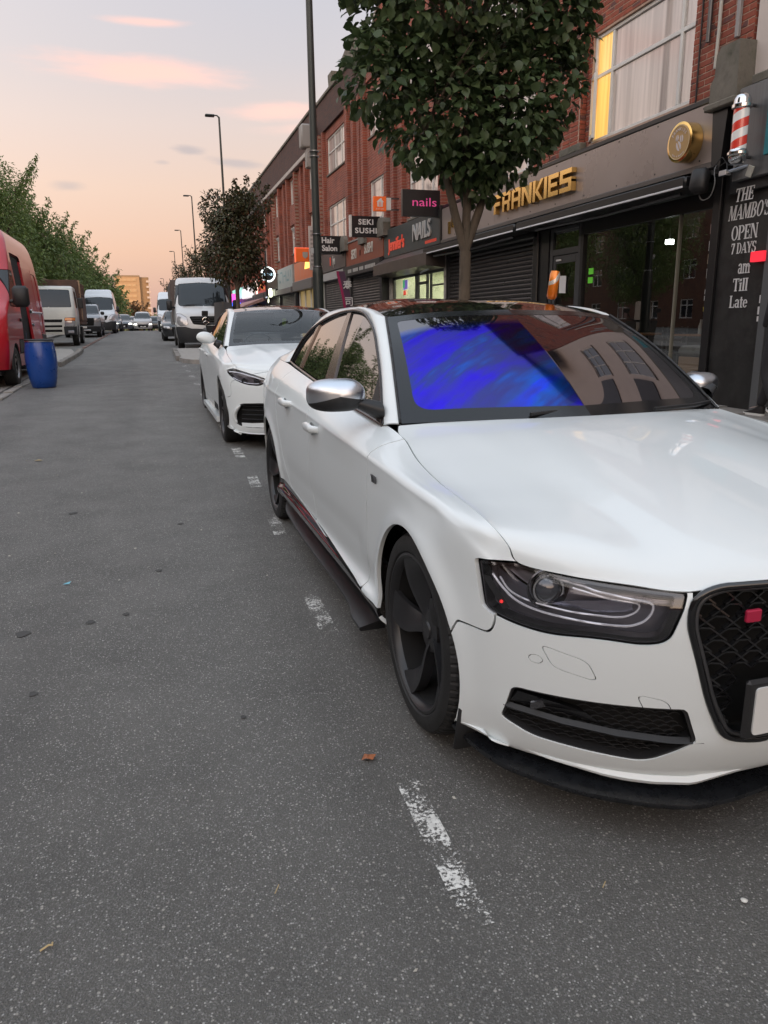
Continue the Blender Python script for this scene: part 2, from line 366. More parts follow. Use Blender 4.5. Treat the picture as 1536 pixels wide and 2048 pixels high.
class Surf:
 """polygon soup with positions, normals and faces; can be clipped by signed functions"""
 def __init__(s, V, N_, F): s.V, s.N, s.F = V, N_, F
 @staticmethod
 def grid(G, flip=False):
  n, m, _ = G.shape; du = np.gradient(G, axis=0); dv = np.gradient(G, axis=1); nn = np.cross(du, dv)
  ln = np.linalg.norm(nn, axis=2, keepdims=True); nn = nn/np.maximum(ln, 1e-12)
  if flip: nn = -nn
  id_ = np.arange(n*m).reshape(n, m); F = np.stack([id_[:-1, :-1], id_[1:, :-1], id_[1:, 1:], id_[:-1, 1:]], -1).reshape(-1, 4)
  if flip: F = F[:, ::-1]
  return Surf(G.reshape(-1, 3), nn.reshape(-1, 3), [tuple(f) for f in F.tolist()])
 def clip(s, g):
  """keep g>=0"""
  if not s.F: return s
  val = g(s.V); val = np.where(np.abs(val) < 1e-7, 1e-7, val)
  V = s.V.tolist(); Nn = s.N.tolist(); cache = {}; out = []; vl = val.tolist()
  for f in s.F:
   q = [vl[i] > 0 for i in f]
   if all(q): out.append(f); continue
   if not any(q): continue
   r = []
   for a, i in enumerate(f):
    j = f[(a+1) % len(f)]
    if vl[i] > 0: r.append(i)
    if (vl[i] > 0) != (vl[j] > 0):
     k = (i, j) if i < j else (j, i)
     if k not in cache:
      t = vl[k[0]]/(vl[k[0]]-vl[k[1]]); cache[k] = len(V)
      V.append([V[k[0]][c]+t*(V[k[1]][c]-V[k[0]][c]) for c in range(3)])
      w = [Nn[k[0]][c]+t*(Nn[k[1]][c]-Nn[k[0]][c]) for c in range(3)]; l = math.sqrt(sum(c*c for c in w)) or 1
      Nn.append([c/l for c in w])
     r.append(cache[k])
   if len(r) > 2: out.append(tuple(r))
  return Surf(np.array(V), np.array(Nn), out).compact()
 def compact(s):
  used = sorted({i for f in s.F for i in f}); mp = {o: i for i, o in enumerate(used)}
  if not used: return Surf(np.zeros((0, 3)), np.zeros((0, 3)), [])
  return Surf(s.V[used], s.N[used], [tuple(mp[i] for i in f) for f in s.F])
 def offset(s, d): return Surf(s.V+s.N*d, s.N, s.F)
 def mirror(s): return Surf(s.V*[1, -1, 1], s.N*[1, -1, 1], [f[::-1] for f in s.F])
 def join(s, o): n = len(s.V); return Surf(np.concatenate([s.V, o.V]), np.concatenate([s.N, o.N]), s.F+[tuple(i+n for i in f) for f in o.F])
 def mesh(s, name, m, thick=.012):
  """mesh with smooth master normals and edges turned in by thick"""
  if not s.F: return None
  V = s.V.tolist(); F = list(s.F); Nn = s.N.tolist(); n0 = len(F)
  if thick:
   cnt = {}
   for f in s.F:
    for a, i in enumerate(f):
     j = f[(a+1) % len(f)]
     if (j, i) in cnt: cnt[(j, i)] = 0
     else: cnt[(i, j)] = 1
   # rounded lip: a small bevel strip, then the turned-in wall
   for (i, j), c in cnt.items():
    if not c or (abs(s.V[i][1]) < 1e-5 and abs(s.V[j][1]) < 1e-5): continue
    b = len(V)
    for q in (i, j):
     V.append(list(s.V[q])); Nn.append(list(s.N[q]))
    for q in (i, j):
     V.append(list(s.V[q]-s.N[q]*thick)); Nn.append(list(s.N[q]))
    F.append((b, b+2, b+3, b+1))
  me = bpy.data.meshes.new(name); me.from_pydata(V, [], F); me.materials.append(m)
  me.polygons.foreach_set('use_smooth', [True]*len(F))
  nor = [None]*len(me.loops); Na = np.array(Nn); li = 0
  loops = np.empty(len(me.loops), int); me.loops.foreach_get('vertex_index', loops)
  NL = Na[loops].copy()
  # wall faces take their own normals
  k = sum(len(f) for f in F[:n0])
  Va = np.array(V)
  for f in F[n0:]:
   w = np.cross(Va[f[1]]-Va[f[0]], Va[f[3]]-Va[f[0]]); l = np.linalg.norm(w)
   NL[k:k+4] = w/l if l > 1e-12 else (0, 0, 1); k += 4
  me.normals_split_custom_set(NL.tolist()); return me
 def build(s, name, m, parent, thick=.012):
  me = s.mesh(name, m, thick); return link(name, me, parent, local=True) if me else None
def sdf(poly, ax=(0, 2)):
 """signed distance (inside > 0) of mesh vertices to a closed polygon in the plane of axes ax"""
 P = np.asarray(poly, float); Q = np.roll(P, -1, 0)
 def g(V):
  X = V[:, ax]; best = np.full(len(X), 1e9); ins = np.zeros(len(X), bool)
  for a, b in zip(P, Q):
   e = b-a; w = X-a; t = np.clip((w@e)/max(e@e, 1e-12), 0, 1); d = np.linalg.norm(w-t[:, None]*e, axis=1); best = np.minimum(best, d)
   c = ((a[1] > X[:, 1]) != (b[1] > X[:, 1])); xi = (b[0]-a[0])*(X[:, 1]-a[1])/np.where(abs(b[1]-a[1]) < 1e-12, 1e-12, b[1]-a[1])+a[0]
   ins ^= c & (X[:, 0] < xi)
  return np.where(ins, best, -best)
 return g
def rpoly(pts, r=.02, k=5):
 """polygon with rounded corners; pts may carry their own radius as third value"""
 out = []; n = len(pts)
 for i in range(n):
  p = np.array(pts[i][:2]); a = np.array(pts[i-1][:2]); b = np.array(pts[(i+1) % n][:2]); rr = pts[i][2] if len(pts[i]) > 2 else r
  u = a-p; v = b-p; lu = np.linalg.norm(u); lv = np.linalg.norm(v); d = min(rr, lu*.48, lv*.48); A_ = p+u/lu*d; B_ = p+v/lv*d
  if d < 1e-4: out.append(p); continue
  for t in np.linspace(0, 1, k): out.append((1-t)**2*A_+2*t*(1-t)*p+t*t*B_)
 return out
def neg(g): return lambda V: -g(V)
def off(g, d): return lambda V: g(V)+d
def circ(x0, z0, r): return lambda V: np.hypot(V[:, 0]-x0, V[:, 2]-z0)-r
def split(S_, g, gap=.002):
 return S_.clip(off(g, -gap)), S_.clip(off(neg(g), -gap))

# ---------------------------------------------------------------- car materials
M_white = mat('white_car_paint', (.76, .805, .81), .38, spec=.3, coat=.65, coat_r=.02)
M_black = mat('black_gloss_trim', (.008, .008, .009), .12, coat=.6)
M_dark = mat('black_plastic', (.016, .016, .017), .5)
M_inner = mat('wheel_arch_liner', (.006, .006, .006), .9)
M_tyre = mat('tyre_rubber', (.014, .014, .014), .62, var=.3, vscale=20, bump=.0006, bscale=300)
M_rim = mat('matt_black_alloy', (.020, .020, .022), .34)
M_chrome = mat('chrome', (.75, .75, .76), .08, metal=1)
M_satin = mat('brushed_aluminium', (.62, .65, .70), .30, metal=1)
M_seam = mat('panel_gap', (.01, .01, .01), .9)
M_glassdark = mat('tinted_window', (.006, .006, .007), .02, spec=1, ior=2.1, coat=.5, coat_r=.0)
M_trim = mat('dark_window_trim', (.05, .042, .04), .16, metal=.8)
M_plate = mat('plate_white', (.72, .72, .70), .35)
M_red = mat('badge_red', (.42, .02, .06), .35)
M_grey = mat('grey_metal_trim', (.10, .10, .105), .3, metal=.6)
def schlick(t, f0):
 lw = t.nodes.new('ShaderNodeLayerWeight'); lw.inputs[0].default_value = .5; p = t.nodes.new('ShaderNodeMath'); p.operation = 'POWER'; t.links.new(lw.outputs['Facing'], p.inputs[0]); p.inputs[1].default_value = 5
 a = t.nodes.new('ShaderNodeMath'); a.operation = 'MULTIPLY_ADD'; t.links.new(p.outputs[0], a.inputs[0]); a.inputs[1].default_value = 1-f0; a.inputs[2].default_value = f0; return a.outputs[0]
def clear_mat():
 m = bpy.data.materials.new('clear_lamp_cover'); m.use_nodes = True; t = m.node_tree; t.nodes.clear()
 o = t.nodes.new('ShaderNodeOutputMaterial'); tr = t.nodes.new('ShaderNodeBsdfTransparent'); gl = t.nodes.new('ShaderNodeBsdfGlossy'); gl.inputs['Roughness'].default_value = .02
 mx = t.nodes.new('ShaderNodeMixShader')
 tr.inputs[0].default_value = (.93, .93, .95, 1)
 t.links.new(schlick(t, .06), mx.inputs[0]); t.links.new(tr.outputs[0], mx.inputs[1]); t.links.new(gl.outputs[0], mx.inputs[2]); t.links.new(mx.outputs[0], o.inputs[0]); return m
M_clear = clear_mat()

# ------------------------------------------------------------------ wheel (centre at origin, axle along y, outer face +y)
def wheel_meshes(Rt=.327, W=.245, Rr=.245, style='blade', tread=True, matr=None, nseg=None):
 n = nseg or 288
 tb = MB(); hw = W/2; prof = [(Rr+.004, hw-.012), (Rr+.012, hw-.002), (Rr+.03, hw+.001), (Rt-.035, hw-.001), (Rt-.018, hw-.008), (Rt-.008, hw-.022), (Rt-.002, hw-.05), (Rt, 0)]
 prof = prof+[(r, -h) for r, h in prof[-2::-1]]; vs_ = []; m = len(prof)
 for i in range(n):
  a = 2*pi*i/n
  for q, (r, h) in enumerate(prof):
   if tread and 4 < q < m-5 and q != 7 and i % 4 == 0: r -= .0055
   vs_.append((r*cos(a), h, r*sin(a)))
 tb.add(vs_, [(i*m+q, ((i+1) % n)*m+q, ((i+1) % n)*m+q+1, i*m+q+1) for i in range(n) for q in range(m-1)])
 rb = MB(); rb.lathe([(Rr+.006, hw-.014), (Rr+.006, hw-.006), (Rr-.002, hw-.004), (Rr-.012, hw-.012), (Rr-.018, hw-.03)], 96, 'Y'); rb.cur = 1; rb.lathe([(Rr-.018, hw-.03), (Rr-.03, hw-.09), (Rr-.032, -hw+.03)], 96, 'Y')
 rb.lathe([(.001, hw-.13), (Rr-.09, hw-.13), (Rr-.09, hw-.16)], 48, 'Y')          # brake disc
 spk = []
 if style == 'blade':      # five raked, twisted blades
  for k in range(5):
   s = MB(); a0 = 2*pi*k/5+.35; rows = []
   for t in np.linspace(0, 1, 12):
    r = .045+t*(Rr-.052); sw = -.42*sin(pi*t*.9)**1.0*.55+.10*t; wl = (.027+.018*t**1.5)/r; wt = (.024+.055*t**1.2)/r
    a = a0+sw; y0 = hw-.062+.046*t**.8; tw = .030*sin(pi*min(1, t*1.05))
    # four corners: leading edge raised, trailing edge dropped
    rows.append([(a-wl*.9, y0+.006), (a-wl*.2, y0+.004), (a+wt*.85, y0-tw), (a+wt*.85, y0-tw-.016), (a-wl*.9, y0-.03)])
    rows[-1] = [(r*cos(q), h, r*sin(q)) for q, h in rows[-1]]
   m2 = len(rows[0]); vv = [p for row in rows for p in row]
   s.add(vv, [(i*m2+q, (i+1)*m2+q, (i+1)*m2+(q+1) % m2, i*m2+(q+1) % m2) for i in range(11) for q in range(m2)])
   spk.append(s.mesh('spoke', matr or M_rim, 40))
  hb = MB(); hb.lathe([(.001, hw-.048), (.026, hw-.048), (.03, hw-.054), (.07, hw-.058), (.075, hw-.085)], 32, 'Y')
  for k in range(5): hb.cyl((.052*cos(k*1.2566), hw-.075, .052*sin(k*1.2566)), (.052*cos(k*1.2566), hw-.055, .052*sin(k*1.2566)), .009, n=6)
 else:
  K = 10 if style == 'multi' else 5
  for k in range(K):
   s = MB(); a = 2*pi*k/K; wd = .018 if K == 10 else .035
   s.add([(r*cos(a)+q*wd*(1 if r < .1 else 1.2)*-sin(a), hw-.05+h+(.02 if r > .1 else 0), r*sin(a)+q*wd*(1 if r < .1 else 1.2)*cos(a)) for r in (.04, Rr-.006) for q, h in ((-1, -.01), (0, .008), (1, -.01), (0, -.03))],
    [(q, (q+1) % 4, 4+(q+1) % 4, 4+q) for q in range(4)])
   spk.append(s.mesh('spoke', matr or M_rim, 30))
  hb = MB(); hb.lathe([(.001, hw-.03), (.03, hw-.032), (.06, hw-.045), (.065, hw-.08)], 24, 'Y')
 return tb.mesh('tyre', M_tyre, 22), rb.mesh('rim', [matr or M_rim, M_inner], 35), spk, hb.mesh('wheel_hub', matr or M_rim, 40)
def place_wheel(parent, W, x, y, z, side, steer=0.0, turn=0.0):
 """side +1: outer face towards +y"""
 ty, ri, spk, hb = W; o = bpy.data.objects.new('wheel', None); COL.objects.link(o); o.empty_display_size = .1; o.parent = parent
 o.location = (x, y, z); o.rotation_euler = (0, turn, steer+(0 if side > 0 else pi))
 for nm, me in [('tyre', ty), ('rim', ri), ('wheel_hub', hb)]+[('spoke', m) for m in spk]:
  c = bpy.data.objects.new(nm, me); COL.objects.link(c); c.parent = o
 return o

# ------------------------------------------------------------------ text
_tc = {}
def text_mesh(body, size, mt, extrude=.004, shear=0, spacing=1.0, xs=1.0, bold=0.0, align='CENTER'):
 key = (body, size, mt.name, extrude, shear, spacing, xs, bold, align)
 if key in _tc: return _tc[key]
 cu = bpy.data.curves.new('txt', 'FONT'); cu.body = body; cu.size = size; cu.extrude = extrude; cu.shear = shear; cu.space_character = spacing
 cu.align_x = align; cu.align_y = 'CENTER'; cu.offset = bold; cu.resolution_u = 3
 ob = bpy.data.objects.new('txt', cu); COL.objects.link(ob); bpy.context.view_layer.update()
 me = bpy.data.meshes.new_from_object(ob.evaluated_get(bpy.context.evaluated_depsgraph_get())); bpy.data.objects.remove(ob)
 me.materials.clear(); me.materials.append(mt); me.transform(Matrix.Scale(xs, 4, (1, 0, 0))); _tc[key] = me; return me
def text_on(parent, name, body, size, mt, origin, right, up, **k):
 """lettering lying in the plane of right x up, facing right x up"""
 me = text_mesh(body, size, mt, **k).copy(); r = Vector(right).normalized(); u = Vector(up).normalized(); n = r.cross(u); o = Vector(origin)
 M = Matrix(((r.x, u.x, n.x, o.x), (r.y, u.y, n.y, o.y), (r.z, u.z, n.z, o.z), (0, 0, 0, 1)))
 me.transform(M); return link(name, me, parent)
# ================================================================== white sports saloon in the foreground (car space: x forward, y towards the road, z up)
def build_saloon():
 car = thing('parked_car', 'white saloon with blue tinted windscreen and black roof, nearest the camera', 'car', (1.6126, 2.1092, 0), -pi/2, None)
 # -y world is the car's forward axis, its +y is world -x: handled by a mirrored-free rotation
 car.rotation_euler = (0, 0, -pi/2)
 # with rotation -90deg local +x -> world -y, local +y -> world +x ; we want +y -> world -x, so local y is negated below
 FL = np.array([1, -1, 1.])
 # ---- lower body net: stations from the tail to the nose, ten levels each
 def side(x, zt, yt, zc, yc, yb=.905, zl=(.19, .215, .32, .44, .58, .72), rear=0.0):
  s = yb/.905
  q_ = 1 if -2.45 < x < -.3 else 0; return [(x, (.86 if q_ else .80)*s, zl[0]+.01*q_), (x, (.910 if q_ else .868)*s, zl[1]+.065*q_), (x, (.884 if q_ else .888)*s, zl[2]+.012*q_), (x, .896*s, zl[3]), (x, .903*s, zl[4]), (x, .909*s, min(zl[5], zc-.035)),
    (x, yc, zc-.004), (x, yc-.010, zc+.012), (x, yc-.024+.25*(yt-yc+.02), zc+.5*(zt-zc)+.01), (x, yt, zt)]
 St = []
 for (x, w) in [(-3.80, .30), (-3.76, .55)]:
  St.append([(x+.03, w*.93, .30), (x-.01, w*.97, .33), (x-.01, w, .42), (x, w, .52), (x+.01, w, .64), (x+.02, w, .76), (x+.03, w, .86), (x+.05, w*.99, .89), (x+.06, w*.97, .96), (x+.05, w*.93, 1.02)])
 St.append([(q[0], q[1], q[2]) for q in side(-3.62, 1.030, .67, .87, .775, .77, (.28, .31, .40, .50, .62, .74))])
 St.append(side(-3.30, 1.036, .730, .872, .845, .855, (.25, .28, .38, .48, .60, .74)))
 St.append(side(-2.81, 1.026, .752, .872, .895, .905, (.22, .25, .34, .45, .58, .73)))
 St.append(side(-2.40, 1.007, .772, .868, .905))
 St.append(side(-1.95, .984, .788, .860, .909))
 St.append(side(-1.45, .950, .791, .850, .911))
 St.append(side(-.95, .912, .774, .835, .911))
 St.append(side(-.66, .897, .762, .823, .909))
 St.append(side(-.42, .874, .766, .813, .906))
 St.append(side(-.20, .834, .792, .800, .902, .902))
 St.append(side(.02, .805, .802, .788, .896, .903))
 St.append(side(.20, .792, .806, .774, .886, .903, (.19, .212, .31, .42, .55, .66)))
 xf = lambda z: float(np.interp(z, [.15, .20, .27, .36, .46, .55, .62, .66, .705], [.800, .822, .852, .868, .880, .885, .884, .880, .876]))
 D = lambda y: float(np.interp(abs(y), [0, .2, .4, .5, .6, .7, .78, .84, .88, .905], [0, .006, .040, .080, .142, .232, .330, .425, .535, .70]))
 def fs(ys, zs, dx):
  return [(xf(min(z, .70))-D(y)+d, y, z) for y, z, d in zip(ys, zs, dx)]
 wy = lambda y: [y*.93, y*1.0, y*1.012, y*1.006, y, y, y*.996, y*.992]
 St.append(fs([.82, .888, .893, .892, .89, .888, .876, .864, .842, .812], [.188, .200, .28, .38, .49, .62, .742, .754, .766, .774], [.02, .03, .03, .02, .02, .01, -.01, -.02, -.045, -.085]))
 St.append(fs([.775, .848, .853, .850, .846, .842, .838, .832, .820, .797], [.172, .184, .26, .36, .47, .59, .690, .704, .722, .737], [0, .0, .0, .0, 0, 0, .006, -.005, -.02, -.035]))
 for y, zt, dt in [(.785, .696, -.03), (.70, .685, -.028), (.60, .683, -.02), (.50, .678, -.012), (.42, .694, -.006), (.20, .716, 0), (0, .720, 0)]:
  k = 1 if y > .3 else y/.3
  lift = .07*(1-min(1, y/.42))**1.3 if y < .42 else 0     # the lower edge climbs towards the middle
  z0 = .158+lift
  St.append(fs([y*.97, y, y, y, y, y, y, y, y, y*.995], [z0, z0+.012, .265, .36, .46, .54, .60, .63, .66, zt], [-.035, -.006, 0, 0, 0, 0, 0, -.001, -.002-.3*abs(dt), dt]))
 Wg = net(np.array(St), 460, 110)
 # crisp waist crease, hollow above the sill and lips round the wheel arches
 X, Y, Z = Wg[..., 0], Wg[..., 1], Wg[..., 2]
 zc_ = np.interp(X, [-3.3, -2.4, -1.45, -.66, -.2, .2, .36], [.875, .868, .850, .823, .800, .774, .752]); d_ = zc_-Z; wx = np.clip((.42-X)/.25, 0, 1)*np.clip((X+3.4)/.3, 0, 1)*(Y > .6)
 dy = -.011*(1-np.exp(-np.maximum(d_, 0)/.018))*np.exp(-np.maximum(d_, 0)/.11)*wx
 dy += -.007*np.exp(-((Z-.45)/.07)**2)*np.clip((-.45-X)/.15, 0, 1)*np.clip((X+2.3)/.15, 0, 1)
 for x0, z0, r0 in ((.028, .325, .347), (-2.80, .33, .362)):
  r_ = np.hypot(X-x0, Z-z0); dy += .013*np.exp(-(np.maximum(r_-r0, 0)/.042)**2)*np.clip((zc_-.02-Z)/.08, 0, 1)*(r_ > r0-.08)*np.clip((.46-X)/.12, 0, 1)*(Y > .5)
 Wg[..., 1] += dy
 W = Surf.grid(Wg, flip=False)
 # orient normals outwards
 if W.N[np.argmax(W.V[:, 1])][1] < 0: W = Surf.grid(Wg, flip=True)
 RF, RRr = .347, .362; fw, rw = (.028, .325), (-2.80, .33)
 arch = W.clip(circ(*fw, RF)).clip(circ(*rw, RRr))
 # ---- openings at the front, drawn in the (y,z) plane and limited to the nose
 HL = rpoly([(.855, .690, .01), (.842, .560, .012), (.80, .543, .02), (.745, .536, .03), (.66, .551, .04), (.58, .549, .03), (.535, .561, .03), (.497, .678, .004), (.60, .6835, .02), (.72, .6865, .02), (.79, .697, .01)], .02)
 GR = rpoly([(.435, .700, .03), (.487, .672, .03), (.497, .612, .03), (.437, .415, .05), (.385, .315, .05), (.32, .300, .03), (-.32, .300, .03), (-.385, .315, .05), (-.437, .415, .05), (-.497, .612, .03), (-.487, .672, .03), (-.435, .700, .03), (-.2, .706), (.2, .706)], .03)
 GRc = rpoly([(.487, .672, .0), (.497, .612, .03), (.437, .415, .05), (.385, .315, .05), (.32, .300, .03), (-.32, .300, .03), (-.385, .315, .05), (-.437, .415, .05), (-.497, .612, .03), (-.487, .672, .0), (-.47, .76, 0), (.47, .76, 0)], .02)
 FG = rpoly([(.790, .368, .015), (.802, .262, .012), (.745, .232, .02), (.53, .222, .03), (.442, .300, .008), (.478, .392, .012), (.60, .385, .03)], .02)
 frontmask = lambda V: V[:, 0]-.25
 def fsel(poly):
  g = sdf(poly, (1, 2)); return lambda V: np.minimum(g(V), V[:, 0]-.30)
 lamp, rest = split(arch, fsel(HL), .0025)
 fog, rest = split(rest, fsel(FG), .0)
 gri, rest = split(rest, fsel(GRc), .0)
 # ---- shut lines, drawn in (x,z)
 dF = rpoly([(-.40, 1.2), (-.415, .84, .05), (-.455, .46, .2), (-.50, .292, .02), (-1.43, .325, .03), (-1.475, .46, .1), (-1.462, .80, .2), (-1.53, 1.2)], .02)
 dR = rpoly([(-1.53, 1.2), (-1.462, .80, .2), (-1.475, .46, .1), (-1.43, .325, .03), (-2.16, .353, .05), (-2.31, .52, .12), (-2.43, .72, .12), (-2.53, .95, .1), (-2.50, 1.2)], .02)
 sill = rpoly([(-.36, .10), (-.30, .280, .01), (-.50, .285, .02), (-2.20, .345, .02), (-2.47, .355, .01), (-2.44, .10)], .005)
 fen = rpoly([(-.47, 1.3), (-.415, .84, .05), (-.455, .46, .2), (-.50, .288, .02), (-.50, .12), (.20, .12), (.365, .497, .0), (.470, .497, .03), (.486, .53, .03), (.486, .60), (.80, .70), (.80, 1.3)], .02)
 sk, rest = split(rest, sdf(sill), .001)
 fd, rest = split(rest, sdf(dF), .003)
 rd, rest = split(rest, sdf(dR), .003)
 fe, rest = split(rest, sdf(fen), .003)
 bp = rest.clip(lambda V: V[:, 0]-.1); qt = rest.clip(lambda V: -V[:, 0]-1.2)
 SURF = []
 def both(S_, name, m, thick=.012, **k):
  o = []
  for s in (1, -1):
   T = S_ if s == 1 else S_.mirror()
   q = Surf(T.V*FL, T.N*FL, [f[::-1] for f in T.F]); o.append(q.build(name, m, car, thick))
  return o
 def one(S_, name, m, thick=.012):
  J = S_.join(S_.mirror()); return Surf(J.V*FL, J.N*FL, [f[::-1] for f in J.F]).build(name, m, car, thick)
 both(fe, 'front_fender', M_white, .014); both(fd, 'front_door', M_white); both(rd, 'rear_door', M_white); both(qt, 'rear_quarter', M_white)
 both(sk, 'side_skirt', mat('gloss_black_sill', (.010, .009, .009), .08, coat=1, coat_r=.02), .01)
 # washer covers and the parking sensor cut out of the bumper
 bp2 = bp
 for poly in ([(.752, .506), (.672, .486), (.650, .437), (.728, .452)], [(.580, .420), (.520, .410), (.497, .363), (.556, .370)]):
  g = fsel(rpoly(poly, .015)); a, bp2 = split(bp2, g, .0009); both(a, 'washer_cover', M_white, .006)
 cg = lambda V: .0115-np.hypot(V[:, 1]-.757, (V[:, 2]-.463))
 a, bp2 = split(bp2, lambda V: np.minimum(cg(V), V[:, 0]-.3), .0007); both(a, 'parking_sensor', M_white, .004)
 one(bp2, 'front_bumper', M_white, .005)
 # dark shell just inside, seen through gaps and arches
 inner = W.clip(circ(*fw, RF+.004)).clip(circ(*rw, RRr+.004)).clip(neg(off(fsel(HL), .006))).clip(neg(off(fsel(GRc), .006))).clip(neg(off(fsel(FG), .006)))
 inner = inner.clip(lambda V: V[:, 2]-.245); one(inner.offset(-.013), 'inner_shell', M_seam, 0)

 # ---- bonnet
 top = Wg[:, -1]                                    # shut line and front edge
 k0 = int(np.argmin(np.linalg.norm(top-np.array([-.49, .80, .93]), axis=1)))
 i_c = int(np.argmin(np.linalg.norm(top-np.array(St[16][9]), axis=1)))
 front_e = top[i_c:]                                # corner -> centre
 ia = int(np.argmin(abs(top[:i_c, 0]+.40)))
 left_e = np.concatenate([crom(np.array([(-.574, .738, .901), (-.50, .763, .885), tuple(top[ia])]), 12)[:-1], top[ia:i_c+1]])
 left_e = resample(left_e, 110)                     # rear corner -> front corner
 cen = curve([(-.42, 0, .922), (-.30, 0, .915), (0, 0, .884), (.30, 0, .842), (.58, 0, .795), (.76, 0, .755), (.845, 0, .735), (.876, 0, .720)], 110)
 cowl = curve([(-.575, .728, .905), (-.52, .5, .917), (-.44, .25, .922), (-.42, 0, .922)], 70)
 fr = resample(front_e, 70)
 G = coons(cowl, fr, left_e, cen)                  # u: side->centre, v: rear->front
 yy = G[..., 1]; ratio = np.clip(yy/np.maximum(np.linspace(.728, .785, 110)[None], 1e-6), 0, 1)
 v = np.linspace(0, 1, 110)[None]; yc = .60-.17*v
 bul = .007*(1/(1+np.exp((yy-yc)/.026)))*np.sin(pi*np.clip(v*1.0, 0, 1))**.6
 side_b = .012*np.sin(pi*np.clip(yy/.74, 0, 1))*np.sin(pi*v)**.7
 G[..., 2] += bul+side_b
 H = Surf.grid(G); H = H if H.N[:, 2].mean() > 0 else Surf.grid(G, True)
 # trim: shrink from its outline
 et = np.minimum(np.linspace(0, 1, 70)[:, None]*.75, np.minimum(np.linspace(0, 1, 110)[None]*1.35, (1-np.linspace(0, 1, 110)[None])*1.35))*np.ones((70, 110))
 key = {tuple(np.round(p, 6)): e for p, e in zip(G.reshape(-1, 3), et.reshape(-1))}
 ev = et.reshape(-1)
 H = H.clip(lambda V: ev[:len(V)]-.0045)
 J = H.join(H.mirror()); Surf(J.V*FL, J.N*FL, [f[::-1] for f in J.F]).build('bonnet', M_white, car, .007)
 Hi = Surf.grid(G); Hi = Hi if Hi.N[:, 2].mean() > 0 else Surf.grid(G, True)
 one(Hi.offset(-.014), 'bonnet_liner', M_seam, 0)

 # ---- greenhouse
 Aln = curve([(-.585, .722, .905), (-.72, .692, 1.01), (-.95, .640, 1.165), (-1.22, .578, 1.302)], 60)         # windscreen side edge
 wtop = curve([(-1.22, .578, 1.302), (-1.185, .36, 1.322), (-1.165, 0, 1.332)], 60)
 wbot = curve([(-.585, .722, .905), (-.50, .5, .915), (-.435, .25, .919), (-.415, 0, .919)], 60)
 wcen = curve([(-.415, 0, .919), (-.70, 0, 1.105), (-.95, 0, 1.235), (-1.165, 0, 1.332)], 60)
 G2 = coons(wbot, wtop, Aln, wcen); u_ = np.linspace(0, 1, 60)[:, None]; v_ = np.linspace(0, 1, 60)[None]
 G2 += (np.sin(pi*u_)*.012*np.sin(pi*v_))[..., None]*np.array([.5, 0, .86])
 WS = Surf.grid(G2); WS = WS if WS.N[:, 2].mean() > 0 else Surf.grid(G2, True)
 # the glass: black printed border left after cutting an inner rounded panel in (u,v)
 uv = np.stack([np.broadcast_to(u_, (60, 60)).reshape(-1), np.zeros(3600), np.broadcast_to(v_, (60, 60)).reshape(-1)], 1)
 pane = rpoly([(.085, .085, .10), (.075, .93, .03), (1.3, .93), (1.3, .075)], .02)
 gval = sdf(pane)(uv)
 full = Surf(WS.V, WS.N, WS.F); inn = full.clip(lambda V: gval[:len(V)])
 J = inn.join(inn.mirror()); ws = Surf(J.V*FL, J.N*FL, [f[::-1] for f in J.F]).build('windscreen', M_film, car, 0)
 bor = full.clip(lambda V: -gval[:len(V)]).offset(.0008); J = bor.join(bor.mirror())
 Surf(J.V*FL, J.N*FL, [f[::-1] for f in J.F]).build('windscreen_border', mat('black_glass_edge', (.008, .008, .009), .15), ws, 0)
 # side surface
 def ys(x, z):
  u = z-.93; t = np.maximum(0, -x-1.6); return .795-.0412*np.maximum(0, x+1.5)-.45*u-.10*u*u-.015*t*t
 dlo = np.array([(-.638, .897), (-.766, .990), (-.905, 1.082), (-1.055, 1.165), (-1.20, 1.237), (-1.351, 1.290), (-1.479, 1.323), (-1.632, 1.338), (-1.777, 1.341), (-1.967, 1.336), (-2.203, 1.317), (-2.457, 1.280), (-2.647, 1.232), (-2.815, 1.145), (-2.884, 1.037)])
 bel = np.array([(-2.65, 1.022), (-2.456, 1.012), (-1.762, .973), (-1.115, .925)])
 outl = [tuple(p) for p in resample(crom(dlo, 150), 70)]+[tuple(p) for p in bel]
 xs = np.linspace(-2.98, -.56, 200); zs = np.linspace(.90, 1.36, 60); XX, ZZ = np.meshgrid(xs, zs, indexing='ij')
 SG = np.stack([XX, ys(XX, ZZ), ZZ], -1); S0 = Surf.grid(SG); S0 = S0 if S0.N[:, 1].mean() > 0 else Surf.grid(SG, True)
 gd = sdf(outl); glass = S0.clip(off(gd, -.010))
 bpil = rpoly([(-1.782, 1.36), (-1.45, .92), (-1.66, .92), (-1.845, 1.36)], .002)       # raked pillar between the doors
 qpil = rpoly([(-2.49, 1.36), (-2.505, .90), (-2.45, .90), (-2.43, 1.36)], .002)
 gb = sdf(bpil); gq = sdf(qpil)
 gl = glass.clip(neg(gb)).clip(neg(gq))
 for nm, g in (('front_window', lambda V: V[:, 0]+1.66), ('rear_window', lambda V: np.minimum(-1.66-V[:, 0], V[:, 0]+2.47)), ('quarter_window', lambda V: -2.47-V[:, 0])):
  both(gl.clip(g).offset(-.006), nm, M_glassdark, .004)
 both(glass.clip(gb).offset(.002), 'door_pillar', M_trimsat, .008); both(glass.clip(gq).offset(.002), 'quarter_pillar', M_trimsat, .008)
 # dark trim round the side windows
 ring = crom(dlo, 110); rp = [(p[0], -(ys(p[0], p[1])+.004), p[1]) for p in ring]
 bl = resample(np.array([tuple(dlo[-1])]+[tuple(q) for q in bel]+[tuple(dlo[0])]), 50); rb = [(p[0], -(ys(p[0], p[1])+.004), p[1]) for p in bl]
